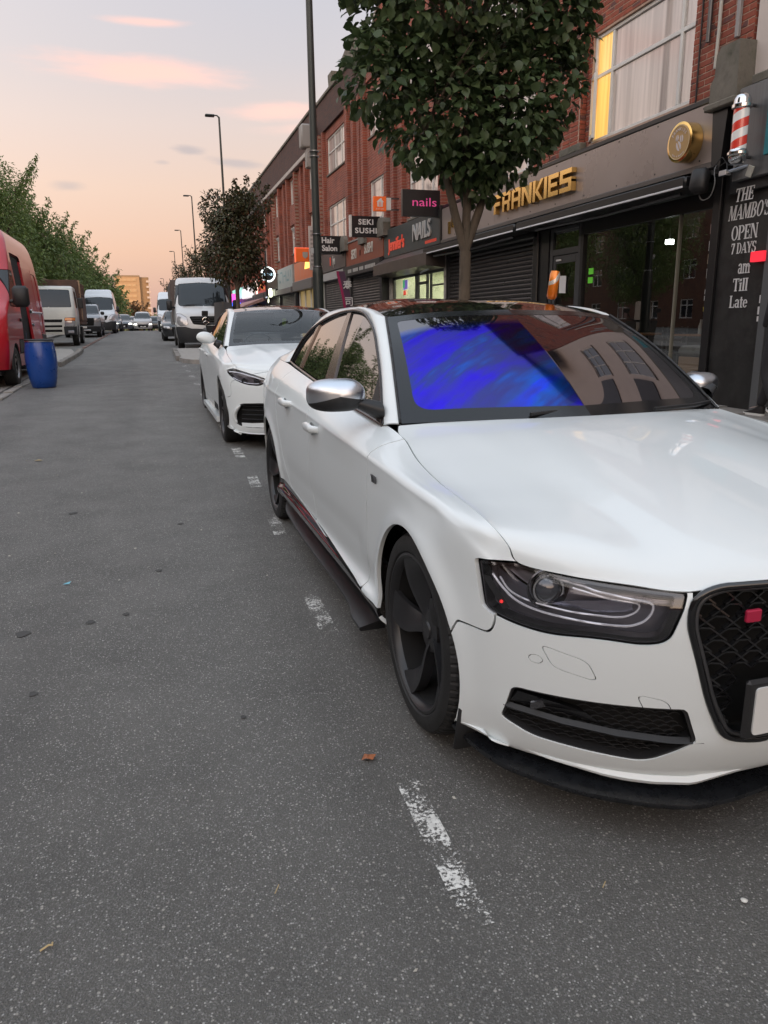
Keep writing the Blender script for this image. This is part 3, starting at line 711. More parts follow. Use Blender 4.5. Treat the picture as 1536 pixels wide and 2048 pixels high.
 for s in (1, -1):
  T = MB(); T.tube([(a, b*s, c) for a, b, c in rp], .0085, 8); T.build('window_trim', M_trim, car, 60, local=True)
  T = MB(); T.tube([(a, b*s, c) for a, b, c in rb], .009, 8); T.build('belt_trim', M_trim, car, 60, local=True)
  # inner rubber seal
  T = MB(); q = [(p[0]-.0, p[1]) for p in resample(crom(dlo, 110), 100)]
  cx, cz = -1.75, 1.05
  T.tube([(p[0]+(cx-p[0])*.016, -(ys(p[0], p[1])-.002)*s, p[1]+(cz-p[1])*.055) for p in q], .006, 6); T.build('window_seal', M_dark, car, 60, local=True)
 # pillar and cant rail: from the window outline to windscreen, roof and rear screen
 Dl = np.array([(x, ys(x, z)+.002, z) for x, z in crom(dlo, 150)])
 Dl = np.concatenate([Dl, crom(np.array([tuple(Dl[-1]), (-2.96, .745, 1.034), (-3.1, .742, 1.036), (-3.25, .736, 1.037), (-3.45, .715, 1.036)]), 50)[1:]])
 Rl = np.concatenate([Aln, crom(np.array([(-1.22, .578, 1.302), (-1.42, .566, 1.336), (-1.75, .550, 1.357), (-2.12, .542, 1.362), (-2.5, .530, 1.340), (-2.78, .52, 1.292)]), 60)[1:],
      crom(np.array([(-2.78, .52, 1.292), (-2.98, .55, 1.20), (-3.18, .60, 1.11), (-3.33, .65, 1.045)]), 50)[1:]])
 # match by section so that the strip does not twist
 nD = resample(Dl, 240);
 kD = [0, int(np.argmin(abs(nD[:, 0]+1.42)+10*(nD[:, 2] < 1.1))), int(np.argmin(abs(nD[:, 0]+2.60)+10*(nD[:, 2] < 1.1))), 239]
 R3 = [Rl[:60], Rl[59:119], Rl[118:]]
 R2 = np.concatenate([resample(R3[i], kD[i+1]-kD[i]+1)[(1 if i else 0):] for i in range(3)])
 t = np.linspace(0, 1, 12)[None, :, None]; mid = (nD+R2)/2; cd = R2-nD; ln = np.linalg.norm(cd, axis=1)
 outn = np.stack([np.zeros(240), np.full(240, .78), np.full(240, .62)], 1); outn[:60] = np.array([.25, .80, .40]); outn /= np.linalg.norm(outn, axis=1)[:, None]
 bulge = np.minimum(.16*ln, .020)[:, None]*outn
 G3 = nD[:, None]*(1-t)+R2[:, None]*t+4*t*(1-t)*bulge[:, None]
 PS = Surf.grid(G3); PS = PS if PS.N[:, 1].mean() > 0 else Surf.grid(G3, True)
 both(PS, 'roof_rail_pillar', M_white, .006)
 T = MB();
 for s in (1, -1):
  T = MB(); T.tube([(p[0]+.004, -p[1]*s*1.004, p[2]+.002) for p in Aln], .006, 6); T.build('windscreen_seal', M_dark, car, 60, local=True)
 # roof, rear screen, boot
 rl = resample(R3[1], 70); rc = curve([(-1.165, 0, 1.332), (-1.40, 0, 1.372), (-1.75, 0, 1.398), (-2.1, 0, 1.405), (-2.5, 0, 1.386), (-2.84, 0, 1.332)], 70)
 rt = curve([(-1.22, .578, 1.302), (-1.185, .36, 1.322), (-1.165, 0, 1.332)], 40); rbk = curve([(-2.78, .52, 1.292), (-2.825, .3, 1.322), (-2.84, 0, 1.332)], 40)
 G4 = coons(rt, rbk, rl, rc); u4 = np.linspace(0, 1, 40)[:, None]; v4 = np.linspace(0, 1, 70)[None]; G4[..., 2] += .012*np.sin(pi*u4)*np.sin(pi*v4)
 RS = Surf.grid(G4); RS = RS if RS.N[:, 2].mean() > 0 else Surf.grid(G4, True)
 one(RS, 'roof', mat('black_roof_gloss', (.012, .011, .011), .10, coat=1, coat_r=.03), .01)
 rsl = resample(R3[2], 40); rsc = curve([(-2.84, 0, 1.332), (-3.08, 0, 1.21), (-3.35, 0, 1.07)], 40); rsb = curve([(-3.33, .65, 1.045), (-3.36, .35, 1.065), (-3.35, 0, 1.07)], 40)
 G5 = coons(rbk, rsb, rsl, rsc); B5 = Surf.grid(G5); B5 = B5 if B5.N[:, 2].mean() > 0 else Surf.grid(G5, True); one(B5, 'rear_screen', M_glassdark, .005)
 tl = resample(np.array([(-3.33, .65, 1.045), (-3.45, .70, 1.04), (-3.62, .66, 1.032), (-3.72, .55, 1.025)]), 30); tb_ = resample(np.array([(-3.72, .55, 1.025), (-3.75, .3, 1.03), (-3.76, 0, 1.035)]), 40)
 G6 = coons(rsb, tb_, tl, curve([(-3.35, 0, 1.07), (-3.57, 0, 1.06), (-3.76, 0, 1.035)], 30)); B6 = Surf.grid(G6); B6 = B6 if B6.N[:, 2].mean() > 0 else Surf.grid(G6, True); one(B6, 'boot_lid', M_white, .01)

 # ---- head lamps: clear cover on the body surface, dark bowl behind, projector and two light guides
 for s in (1, -1):
  Sx = lamp if s == 1 else lamp.mirror(); q = Surf(Sx.V*FL, Sx.N*FL, [f[::-1] for f in Sx.F])
  hl = bpy.data.objects.new('headlight', None); COL.objects.link(hl); hl.parent = car; hl.empty_display_size = .1
  me = q.offset(.001).mesh('lamp_cover', M_clear, 0); link('lamp_cover', me, hl, True)
  # black rim inside the cover edge
  bowl = q.offset(-.010); gE = sdf([(p[0]*-s, p[1]) for p in HL], (1, 2))
  rim = bowl.clip(lambda V: .013-gE(V)); link('lamp_rim', rim.mesh('lamp_rim', M_black, .03), hl, True)
  b2 = q.clip(off(gE, -.004)).offset(-.062); link('lamp_bowl', b2.mesh('lamp_bowl', M_bowl, 0), hl, True)
  wall = q.clip(off(gE, -.002)).offset(-.008)
  wm = wall.mesh('lamp_wall', M_bowl, .07);
  # keep only the turned-in walls
  bm = bmesh.new(); bm.from_mesh(wm); bm.faces.ensure_lookup_table(); nF = len(wall.F)
  bmesh.ops.delete(bm, geom=[f for f in bm.faces if f.index < nF], context='FACES'); bm.to_mesh(wm); bm.free(); link('lamp_wall', wm, hl, True)
  def at(y, z, dpt): x = xf(min(z, .70))-D(y)+(-.028 if z > .66 else -.004)-dpt; return (x, -y*s, z)
  # projector lens with chrome ring
  c = Vector(at(.725, .640, .045)); d = Vector((.93, -.22*s, .0)).normalized()
  P = MB(); P.M = Matrix.Translation(c) @ d.to_track_quat('Z', 'Y').to_matrix().to_4x4()
  P.lathe([(.036, -.03), (.041, .0), (.039, .006), (.034, .006), (.033, -.005)], 32, 'Z'); o = P.build('lens_ring', M_chrome, hl, 40, local=True)
  P = MB(); P.M = Matrix.Translation(c) @ d.to_track_quat('Z', 'Y').to_matrix().to_4x4()
  P.lathe([(.0335, 0), (.031, .010), (.024, .018), (.014, .0225), (.0005, .024)], 32, 'Z'); P.build('projector_lens', mat('lens_glass', (.05, .055, .065), .03, coat=1, spec=1), hl, 60, local=True)
  P = MB(); P.M = Matrix.Translation(c-d*.012) @ d.to_track_quat('Z', 'Y').to_matrix().to_4x4()
  P.lathe([(.044, 0), (.053, .012), (.050, .014), (.043, .004)], 32, 'Z'); P.build('lens_bezel', mat('smoked_bezel', (.10, .10, .11), .2, metal=.7), hl, 40, local=True)
  for k, path in enumerate([[(.822, .655), (.806, .625), (.785, .600), (.755, .587), (.70, .581), (.63, .580), (.585, .588), (.563, .604), (.552, .640), (.60, .651), (.66, .660), (.715, .672)],
        [(.808, .650), (.793, .620), (.770, .607), (.73, .600), (.66, .597), (.60, .604), (.578, .620), (.573, .634), (.63, .643), (.69, .657)]]):
   P = MB(); pp = crom(np.array(path), 70); P.tube([at(a, b, .020+.008*k) for a, b in pp], .0034 if k == 0 else .0028, 6)
   P.build('light_guide', mat('light_guide', (.80, .80, .84), .15, metal=.3, coat=1), hl, 60, local=True)
  # lower silver reflector shelf and side marker
  P = MB(); pp = [(.575, .612), (.575, .640), (.640, .632), (.70, .615), (.72, .602), (.64, .598)]
  P.add([at(a, b, .05) for a, b in pp], [tuple(range(6))]); P.build('reflector', mat('reflector', (.42, .40, .46), .22, metal=1), hl, 0, local=True)
  P = MB(); P.add([at(a, b, .012) for a, b in [(.842, .648), (.828, .648), (.797, .578), (.808, .570)]], [(0, 1, 2, 3)]); P.build('side_marker', M_dark, hl, 0, local=True)
  P = MB(); c = at(.812, .590, .008); P.cyl(c, (c[0]+.004, c[1], c[2]), .0045, n=8); P.build('marker_reflex', mat('red_reflex', (.8, .02, .02), .2, emit=(1, .05, .05), es=.6), hl, 0, local=True)

 # ---- honeycomb grille
 gr = bpy.data.objects.new('grille', None); COL.objects.link(gr); gr.parent = car; gr.empty_display_size = .1
 gg = sdf(GR, (0, 1)); Gp = np.array(GR)
 def gx(y, z): return xf(min(z, .70))-D(y)-.016-(.02 if z < .34 else 0)*0
 P = MB(); pw, ph = .0565, .0290; e_ = []
 for j in range(-1, 18):
  for i in range(-12, 13):
   cy = i*pw*1.0+(pw/2 if j % 2 else 0); cz = .290+j*ph
   e_.append((cy, cz))
 # hexagon edges: every cell contributes its upper three edges
 def seg(a, b):
  mid_ = ((a[0]+b[0])/2, (a[1]+b[1])/2)
  if min(gg(np.array([mid_, a, b]))) < .004 or (-.375 < mid_[0] < .26 and .325 < mid_[1] < .49): return
  A0 = Vector((gx(*a), a[0], a[1])); B0 = Vector((gx(*b), b[0], b[1])); d = (B0-A0).normalized(); n_ = Vector((1, 0, 0)); w_ = d.cross(n_).normalized()*.0020; dp = n_*.012
  vs_ = [A0+w_, A0-w_, A0-w_-dp, A0+w_-dp, B0+w_, B0-w_, B0-w_-dp, B0+w_-dp]; P.add(vs_, [(0, 1, 5, 4), (1, 2, 6, 5), (3, 0, 4, 7)])
 for cy, cz in e_:
  h = ph*.33; pts = [(cy-pw/2, cz-h*0), (cy-pw*.26, cz+ph*.5-h*.0), (cy+pw*.26, cz+ph*.5), (cy+pw/2, cz)]
  pts = [(cy-pw/2, cz+h/2), (cy-pw*.0, cz+ph*.5+h*.5), (cy+pw/2, cz+h/2)]
  a = (cy-pw/2, cz-h/2); b = (cy-pw/2, cz+h/2)
  # flattened hexagons: wavy horizontals joined by short uprights
  q0 = (cy-pw*.5, cz); q1 = (cy-pw*.18, cz+ph*.5); q2 = (cy+pw*.18, cz+ph*.5); q3 = (cy+pw*.5, cz)
  seg(q0, q1); seg(q1, q2); seg(q2, q3); q4 = (cy+pw*.18, cz-ph*.5); q5 = (cy-pw*.18, cz-ph*.5); seg(q0, q5); seg(q5, q4) if False else None; seg(q4, q3)
 P.build('grille_mesh', mat('grille_black', (.012, .012, .013), .16, coat=.5), gr, 0, local=True)['kind'] = 'stuff'
 P = MB(); bpl = [(gx(*p)-.045, p[0], p[1]) for p in GR]; P.add(bpl, [tuple(range(len(bpl)))]);
 P.add([(gx(*p)+.004, p[0], p[1]) for p in GR]+bpl, [(i, (i+1) % len(GR), len(GR)+(i+1) % len(GR), len(GR)+i) for i in range(len(GR))]); P.build('grille_back', M_inner, gr, 0, local=True)
 P = MB(); P.tube([(gx(*p)+.016, p[0], p[1]) for p in GR], .009, 8, closed=True); P.build('grille_frame', M_black, gr, 60, local=True)
 cg_ = np.array(GR).mean(0)
 P = MB(); P.tube([(gx(*p)+.016, (p[0])*(1-.026), cg_[1]+(p[1]-cg_[1])*(1-.042)) for p in GR], .0065, 8, closed=True); P.build('grille_inner_frame', M_grey, gr, 60, local=True)
 # badge
 P = MB(); P.bbox(gx(.35, .63)+.010, gx(.35, .63)+.022, -.385, -.345, .616, .646, .003); P.build('badge_block', M_red, gr, 0, local=True)
 me = text_mesh('S4', .05, mat('badge_letters', (.10, .10, .10), .3, metal=.5), .003, bold=.0012).copy()
 me.transform(Matrix(((0, 0, 1, gx(.30, .63)+.016), (1, 0, 0, -.295), (0, 1, 0, .630), (0, 0, 0, 1)))); link('badge_lettering', me, gr, True)
 # number plate
 pl = bpy.data.objects.new('number_plate', None); COL.objects.link(pl); pl.parent = car; pl.empty_display_size = .1
 P = MB(); P.bbox(.866, .884, -.385, .265, .335, .485, .008); P.build('plate_holder', M_dark, pl, 0, local=True)
 P = MB(); P.prism(rpoly([(-.365, .350), (.245, .350), (.245, .468), (-.365, .468)], .012), 'X', .884, .888); P.build('plate', M_plate, pl, 0, local=True)

 # ---- fog lamp openings
 for s in (1, -1):
  gf = sdf([(p[0]*-s, p[1]) for p in FG], (1, 2))
  fo = bpy.data.objects.new('fog_lamp_opening', None); COL.objects.link(fo); fo.parent = car; fo.empty_display_size = .1
  Sx = fog if s == 1 else fog.mirror(); q = Surf(Sx.V*FL, Sx.N*FL, [f[::-1] for f in Sx.F])
  link('opening_back', q.offset(-.05).mesh('opening_back', M_inner, 0), fo, True)
  link('opening_edge', q.offset(-.004).clip(lambda V: .006-gf(V)).mesh('opening_edge', M_dark, .04), fo, True)
  def at(y, z, dpt): return (xf(z)-D(y)-dpt, -y*s, z)
  # fine honeycomb
  P = MB(); pw2, ph2 = .026, .0125
  for j in range(20):
   for i in range(40):
    cy = .42+i*pw2+(pw2/2 if j % 2 else 0); cz = .225+j*ph2
    if gf(np.array([[0, -cy*s, cz]]))[0] < .012: continue
    if cy > .66 and cz > .315 : continue
    for (a, b) in (((-.5, 0), (-.18, .5)), ((-.18, .5), (.18, .5)), ((.18, .5), (.5, 0))):
     A0 = Vector(at(cy+a[0]*pw2, cz+a[1]*ph2, .024)); B0 = Vector(at(cy+b[0]*pw2, cz+b[1]*ph2, .024)); w_ = Vector((0, 0, .0011)); dp = Vector((-.008, 0, 0))
     P.add([A0+w_, A0-w_, A0-w_+dp, B0+w_, B0-w_, B0-w_+dp], [(0, 1, 4, 3), (1, 2, 5, 4)])
  P.build('opening_mesh', M_dark, fo, 0, local=True)['kind'] = 'stuff'
  # blade running across to a point on the bumper
  P = MB(); n = 16; rows = []
  for t_ in np.linspace(0, 1, n):
   y = .800-.375*t_; z = .302-.010*t_-.0*t_+(.010 if t_ > .93 else 0); th = .011
   if y < .47: z = .292+.35*(.47-y)*.3
   rows.append([at(y, z+th, .012), at(y, z, -.004), at(y, z-th*.9, .010), at(y, z-th*.4, .045)])
  P.add([p for r_ in rows for p in r_], [(i*4+k, (i+1)*4+k, (i+1)*4+(k+1) % 4, i*4+(k+1) % 4) for i in range(n-1) for k in range(4)]+[(0, 1, 2, 3), tuple(range(4*n-1, 4*n-5, -1))]); P.build('opening_blade', M_dark, fo, 40, local=True)
  # fog lamp glass in a smoked housing
  P = MB(); pts = [(.775, .352), (.70, .348), (.655, .338), (.625, .316), (.785, .318)]
  P.add([at(a, b, .014) for a, b in pts]+[at(a, b, .045) for a, b in pts], [tuple(range(5))]+[(i, (i+1) % 5, 5+(i+1) % 5, 5+i) for i in range(5)]); P.build('fog_lamp_housing', M_black, fo, 0, local=True)
  P = MB(); c = Vector(at(.722, .334, .026)); P.bbox(c.x-.004, c.x+.002, c.y-.042, c.y+.042, c.z-.012, c.z+.012, .004); P.build('fog_lamp_glass', mat('smoked_glass', (.03, .03, .035), .04, coat=1, spec=1), fo, 0, local=True)

 # ---- lower white lip, black gap and black splitter
 def lipat(y, z, dx): return (xf(z)-D(y)+dx, y, z)
 ysl = np.linspace(-.775, .775, 110)
 def zl(y):
  a = abs(y); return float(np.interp(a, [0, .2, .30, .42, .55, .72, .80, .85, .87], [.206, .203, .188, .160, .158, .160, .168, .180, .190]))
 P = MB(); rows = []
 for y in ysl:
  tp = min(1, (.7751-abs(y))/.22); z = zl(y)+.014*(1-tp); rows.append([(xf(.17)-D(y)+.001, -y, z+.016*tp), (xf(.17)-D(y)+.010*tp, -y, z+.004*tp), (xf(.17)-D(y)+.004*tp, -y, z-.006*tp), (xf(.17)-D(y)-.06*tp, -y, z-.006*tp), (xf(.17)-D(y)-.06*tp, -y, z+.013*tp)])
 n = len(rows); P.add([p for r_ in rows for p in r_], [(i*5+k, (i+1)*5+k, (i+1)*5+(k+1) % 5, i*5+(k+1) % 5) for i in range(n-1) for k in range(5)]); P.build('bumper_lip', M_white, car, 50, local=True)
 sp = crom(np.array([(.20, .865, .150), (.318, .852, .137), (.43, .828, .130), (.523, .79, .127), (.60, .73, .125), (.664, .672, .124), (.72, .60, .123), (.769, .518, .122), (.805, .43, .122), (.812, .33, .124), (.806, .21, .130), (.804, .0, .133)]), 90)
 sp = np.concatenate([sp, (sp[:-1]*[1, -1, 1])[::-1]]); P = MB(); rows = []
 for k, p in enumerate(sp):
  w_ = .013*(.7+.3*sin(k*1.7)*0); i_ = Vector((p[0]-.10, p[1]*.90, p[2]+.018)); o_ = Vector(p)
  rows.append([i_, o_+Vector((0, 0, .004)), o_+Vector((.002, 0, -.002)), o_+Vector((-.002, 0, -.010)), i_+Vector((0, 0, -.022))])
 P.add([p*Vector((1, 1, 1)) if False else (p[0], -p[1], p[2]) for r_ in rows for p in r_], [(i*5+k, (i+1)*5+k, (i+1)*5+(k+1) % 5, i*5+(k+1) % 5) for i in range(len(rows)-1) for k in range(5)]); P.build('front_splitter', mat('splitter_black', (.010, .011, .013), .28, var=.3, vscale=30), car, 50, local=True)
 # scuffed edge of the splitter
 # side blades
 for s in (1, -1):
  P = MB(); rows = []
  bl = crom(np.array([(-2.33, .880, .235), (-2.24, .905, .205), (-2.0, .912, .180), (-1.4, .912, .166), (-.8, .910, .160), (-.66, .918, .158), (-.57, .936, .158), (-.43, .940, .158)]), 60)
  for p in bl: rows.append([(p[0], -(p[1]-.10)*s, p[2]+.03), (p[0], -p[1]*s, p[2]+.006), (p[0], -(p[1]+.002)*s, p[2]-.002), (p[0], -(p[1]-.004)*s, p[2]-.010), (p[0], -(p[1]-.10)*s, p[2]-.008)])
  P.add([p for r_ in rows for p in r_], [(i*5+k, (i+1)*5+k, (i+1)*5+(k+1) % 5, i*5+(k+1) % 5) for i in range(59) for k in range(5)]+[(0, 1, 2, 3, 4), tuple(range(299, 294, -1))]); P.build('side_blade', mat('side_blade_grey', (.016, .016, .017), .3), car, 50, local=True)

 # ---- door handles
 for s in (1, -1):
  for x0, z0 in ((-1.335, .806), (-2.045, .858)):
   h = bpy.data.objects.new('door_handle', None); COL.objects.link(h); h.parent = car; h.empty_display_size = .05
   P = MB(); n = 14; rows = []
   for t_ in np.linspace(0, 1, n):
    x = x0+.115-.23*t_; w_ = .014+.009*sin(pi*t_); o_ = .914+.034*min(1, sin(pi*t_)*1.9);
    rows.append([(x, -(o_-.016)*s, z0+w_), (x, -(o_-.003)*s, z0+w_*.75), (x, -o_*s, z0+w_*.1), (x, -(o_-.004)*s, z0-w_*.7), (x, -(o_-.016)*s, z0-w_)])
   P.add([p for r_ in rows for p in r_], [(i*5+k, (i+1)*5+k, (i+1)*5+(k+1) % 5, i*5+(k+1) % 5) for i in range(n-1) for k in range(5)]+[(0, 1, 2, 3, 4), tuple(range(5*n-1, 5*n-6, -1))]); P.build('grip', M_white, h, 70, local=True)
   P = MB(); P.M = Matrix.Translation((x0-.01, -.9105*s, z0-.008)) @ Matrix.Rotation(pi/2, 4, 'X') @ Matrix.Diagonal((1.5, 1, .4, 1)); P.lathe([(.001, -.01), (.024, -.006), (.030, .004), (.031, .006)], 24, 'Z'); P.build('handle_recess', mat('recess_shade', (.30, .31, .32), .4), h, 60, local=True)  # grey dish on white bodywork: shade behind the grip painted in
   if x0 > -1.5:
    P = MB(); P.cyl((x0-.115, -.905*s, z0-.002), (x0-.115, -.920*s, z0-.002), .011, n=16); P.build('lock_cap', M_white, h, 40, local=True)
 # ---- door mirrors: satin housing over a black lower half, on a black arm
 for s in (1, -1):
  mr = bpy.data.objects.new('door_mirror', None); COL.objects.link(mr); mr.parent = car; mr.empty_display_size = .05
  # outline of the housing seen from the front (y outwards, z)
  c = np.array([-.70, .935, 1.008]) if s == 1 else np.array([-.75, .800, .992])
  def shell(lo, hi):
   V_ = []; nu, nv = 40, 22
   for i in range(nu+1):
    a = lo+(hi-lo)*i/nu
    ca, sa = cos(a), sin(a); ey = (.112 if s == 1 else .085)*(abs(ca)**.60)*(1 if ca > 0 else -1); ez = (.064 if s == 1 else .052)*(abs(sa)**.60)*(1 if sa > 0 else -1)
    if ca > 0: ez *= (1-.10*ca)            # outboard end is lower, rounder
    else: ez *= 1-.30*abs(ca)**3
    for j in range(nv+1):
     t_ = j/nv; r_ = sin(t_*pi/2)**.9; V_.append((c[0]+.080*cos(t_*pi/2)**.8-.03-.05*(ca*r_*.5+.5)*.6, -(c[1]+ey*r_)*s, c[2]+ez*r_+.008*ey/.118*-1*0))
    # wrap to the mirror glass side
    V_.append((c[0]-.055-.05*(ca*.5+.5)*.6, -(c[1]+ey*.97)*s, c[2]+ez*.97))
   m_ = nv+2
   return V_, [(i*m_+j, (i+1)*m_+j, (i+1)*m_+j+1, i*m_+j+1) for i in range(nu) for j in range(m_-1)]
  P = MB(); P.add(*shell(-.30, pi+.22)); P.build('mirror_cap', M_satin, mr, 60, local=True)
  P = MB(); P.add(*shell(pi+.22, 2*pi-.30)); P.build('mirror_underside', M_dark, mr, 60, local=True)
  P = MB(); P.add([(c[0]-.057-.03*(cos(a)*.5+.5), -(c[1]+.105*cos(a))*s, c[2]+.057*sin(a)) for a in np.linspace(0, 2*pi, 25)[:-1]], [tuple(range(24))]); P.build('mirror_glass', M_chrome, mr, 0, local=True)
  P = MB(); rows = []
  for t_ in np.linspace(0, 1, 8):
   x = -.715+.01*t_; y = (.86 if s == 1 else .80)-(.095 if s == 1 else .045)*t_; z = .978-.034*t_; rr_ = (.036+.02*t_, .022+.016*t_)
   rows.append([(x+rr_[0]*cos(a), -y*s, z+rr_[1]*sin(a)) for a in np.linspace(0, 2*pi, 13)[:-1]])
  P.add([p for r_ in rows for p in r_], [(i*12+k, (i+1)*12+k, (i+1)*12+(k+1) % 12, i*12+(k+1) % 12) for i in range(7) for k in range(12)]+[tuple(range(12))]); P.build('mirror_arm', M_dark, mr, 50, local=True)
  # black triangle at the foot of the window
  tri = [(-.648, .902), (-.766, .986), (-.90, 1.068), (-.83, .918)]; P = MB()
  P.add([(x, -(ys(x, z)+.006)*s, z) for x, z in tri]+[(x, -(ys(x, z)-.01)*s, z) for x, z in tri], [(0, 1, 2, 3), (0, 4, 5, 1), (1, 5, 6, 2), (2, 6, 7, 3), (3, 7, 4, 0)]); P.build('mirror_base', M_dark, mr, 0, local=True)
 # fender badge
 me = text_mesh('V6T', .034, M_grey, .002, bold=.001, shear=.2).copy()
 me.transform(Matrix(((-1, 0, 0, -.325), (0, 0, -1, -.9075), (0, 1, 0, .752), (0, 0, 0, 1))))
 link('fender_badge', me, car, True)
 # wipers
 P = MB(); P.tube([(-.44, -.25, .935), (-.50, .1, .945), (-.56, .42, .948)], .008, 6); P.tube([(-.44, .30, .932), (-.48, .52, .935), (-.60, .70, .93)], .008, 6); P.build('wiper', M_dark, car, 40, local=True)
 # fuel flap outline on the far quarter is out of sight; undertray keeps light out
 P = MB(); P.box(-3.4, .30, -.66, .66, .21, .23); P.build('undertray', M_inner, car, 0, local=True)
 P = MB(); P.box(-2.6, -.5, -.75, .75, .5, .86); P.box(-3.6, -3.2, -.6, .6, .3, .9); P.box(-.15+.0, .35, -.5, .5, .25, .72); P.build('cabin_floor', M_inner, car, 0, local=True)
 # arch liners
 for s in (1, -1):
  for (cx, cz), r_ in ((fw, RF), (rw, RRr)):
   P = MB(); P.lathe([(r_+.012, -(.835 if cx > -1 else .85)*s), (r_+.012, -.55*s), (.02, -.55*s)], 40, 'Y', (cx, 0, cz), -.05, pi+.05); P.build('arch_liner', M_inner, car, 0, local=True)
 Wm = wheel_meshes(.325, .245, .248, 'blade')
 for (x, st) in ((.028, .0), (-2.80, 0)):
  place_wheel(car, Wm, x, -.768, .325, -1, st, turn=.35); place_wheel(car, Wm, x, .768, .325, 1, st)
 # rubber flap under the bumper corner
 P = MB(); P.M = Matrix.Translation((.345, -.80, .15)) @ Matrix.Rotation(.25, 4, 'Y'); P.bbox(-.008, .008, -.07, .05, -.07, .09, .006); P.build('air_deflector', M_dark, car, 50, local=True)
 return car

def film_mat():
 """iridescent film on the near side of the glass, plain dark glass on the rest"""
 F = TN('blue_film_glass', .03); t = F.t
 tc = t.nodes.new('ShaderNodeTexCoord').outputs['Object']; o = F.sepx(tc)
 # streaky flow pattern
 wv = F.comb(F.math('MULTIPLY_ADD', o[1], 1.0, F.math('MULTIPLY', o[0], .5)), F.math('MULTIPLY', F.math('MULTIPLY_ADD', o[0], 1.0, F.math('MULTIPLY', o[1], .45)), 3.2), 3.0)
 n1 = F.noise(1.7, 3, .5, wv); n2 = F.noise(2.6, 3, .5, F.comb(F.math('MULTIPLY', o[1], 1.2), F.math('MULTIPLY', o[0], 2.0), 8.0)); n3 = F.noise(9, 5, .6, wv)
 f = F.math('ADD', F.math('MULTIPLY', n1, .86), F.math('MULTIPLY', n3, .14))
 rp = t.nodes.new('ShaderNodeValToRGB'); cr = rp.color_ramp
 for _ in range(4): cr.elements.new(.5)
 for e, (p, c) in zip(cr.elements, [(.34, (.012, .006, .46)), (.43, (.028, .010, .60)), (.49, (.030, .045, .26)), (.54, (.010, .10, .50)), (.60, (.012, .060, .82)), (.70, (.045, .028, .26))]): e.position = p; e.color = (*c, 1)
 t.links.new(f, rp.inputs[0])
 pur = F.mix(F.rng(n2, .42, .62), rp.outputs[0], (.045, .045, .20)); col = F.mix(.7, rp.outputs[0], pur)
 # the film covers the driver's half only
 msk = F.rng(o[1], -.006, .0, 1, 0)
 # film stops short of the top of the glass
 msk = F.math('MULTIPLY', msk, F.rng(o[0], -1.075, -1.02, 0, 1))
 t.nodes.remove(F.b)
 out = [n for n in t.nodes if n.type == 'OUTPUT_MATERIAL'][0]
 g1 = t.nodes.new('ShaderNodeBsdfGlossy'); g1.inputs['Roughness'].default_value = .09; F.put(g1.inputs[0], col)
 pb = t.nodes.new('ShaderNodeBsdfPrincipled'); pb.inputs['Base Color'].default_value = (.008, .007, .009, 1); pb.inputs['Roughness'].default_value = .02; pb.inputs['IOR'].default_value = 2.3; pb.inputs['Specular IOR Level'].default_value = .75
 pb.inputs['Specular Tint'].default_value = (1, .93, .95, 1)
 mx = t.nodes.new('ShaderNodeMixShader'); F.put(mx.inputs[0], F.math('MULTIPLY', msk, .93)); t.links.new(pb.outputs[0], mx.inputs[1]); t.links.new(g1.outputs[0], mx.inputs[2]); t.links.new(mx.outputs[0], out.inputs[0])
 return F.m
M_film = film_mat()
M_trimsat = mat('satin_pillar_trim', (.20, .165, .15), .22, metal=.7)
M_bowl = mat('lamp_bowl_grey', (.17, .165, .19), .28, metal=.5)
# ================================================================== setting: ground, road, pavements, kerbs
M_pave = mat('concrete_paving', (.24, .225, .205), .85, var=.22, vscale=4, bump=.002, bscale=50, var2=(.15, .14, .13), v2scale=1.3)
M_kerb = mat('kerb_stone', (.25, .235, .215), .85, var=.25, vscale=7, bump=.002, bscale=40, var2=(.12, .115, .105), v2scale=2)
M_soil = mat('bare_ground', (.09, .08, .06), .95, var=.3, vscale=.4)
M_tar2 = mat('side_tarmac', (.06, .058, .056), .85, var=.25, vscale=3, bump=.002, bscale=120)
GYS = sorted(set([-400, -120, -40, -20, -8, 0, 2, 4, 6, 8, 10, 12, 14, 17, 20, 24, 28, 34, 40, 47, 55, 60, 65, 75, 85, 100, 140, 200, 300, 600, 1200, 2000]))
def strip(name, x0, x1, ys_, dz, m, parent=None, thick=0, **k):
 P = MB(); n = len(ys_)
 for y in ys_: P.v += [(x0(y) if callable(x0) else x0, y, gz(y)+dz), (x1(y) if callable(x1) else x1, y, gz(y)+dz)]
 P.f += [(2*i, 2*i+1, 2*i+3, 2*i+2) for i in range(n-1)]; P.mi += [0]*(n-1)
 if thick:
  b = len(P.v)
  for y in ys_: P.v += [(x0(y) if callable(x0) else x0, y, gz(y)+dz-thick), (x1(y) if callable(x1) else x1, y, gz(y)+dz-thick)]
  for i in range(n-1): P.f += [(2*i, 2*i+2, b+2*i+2, b+2*i), (2*i+1, 2*i+3, b+2*i+3, b+2*i+1)]; P.mi += [0, 0]
  P.f += [(0, 1, b+1, b), (2*n-2, 2*n-1, b+2*n-1, b+2*n-2)]; P.mi += [0, 0]
 return P.build(name, m, parent, **k)
def yr(a, b): return [a]+[y for y in GYS if a < y < b]+[b]
g = strip('ground', -900, 900, GYS, -.02, M_soil); tag(g, kind='structure')
road = strip('road', -22.5, 2.95, yr(-120, 1200), 0, MATS['asphalt']); tag(road, kind='structure')
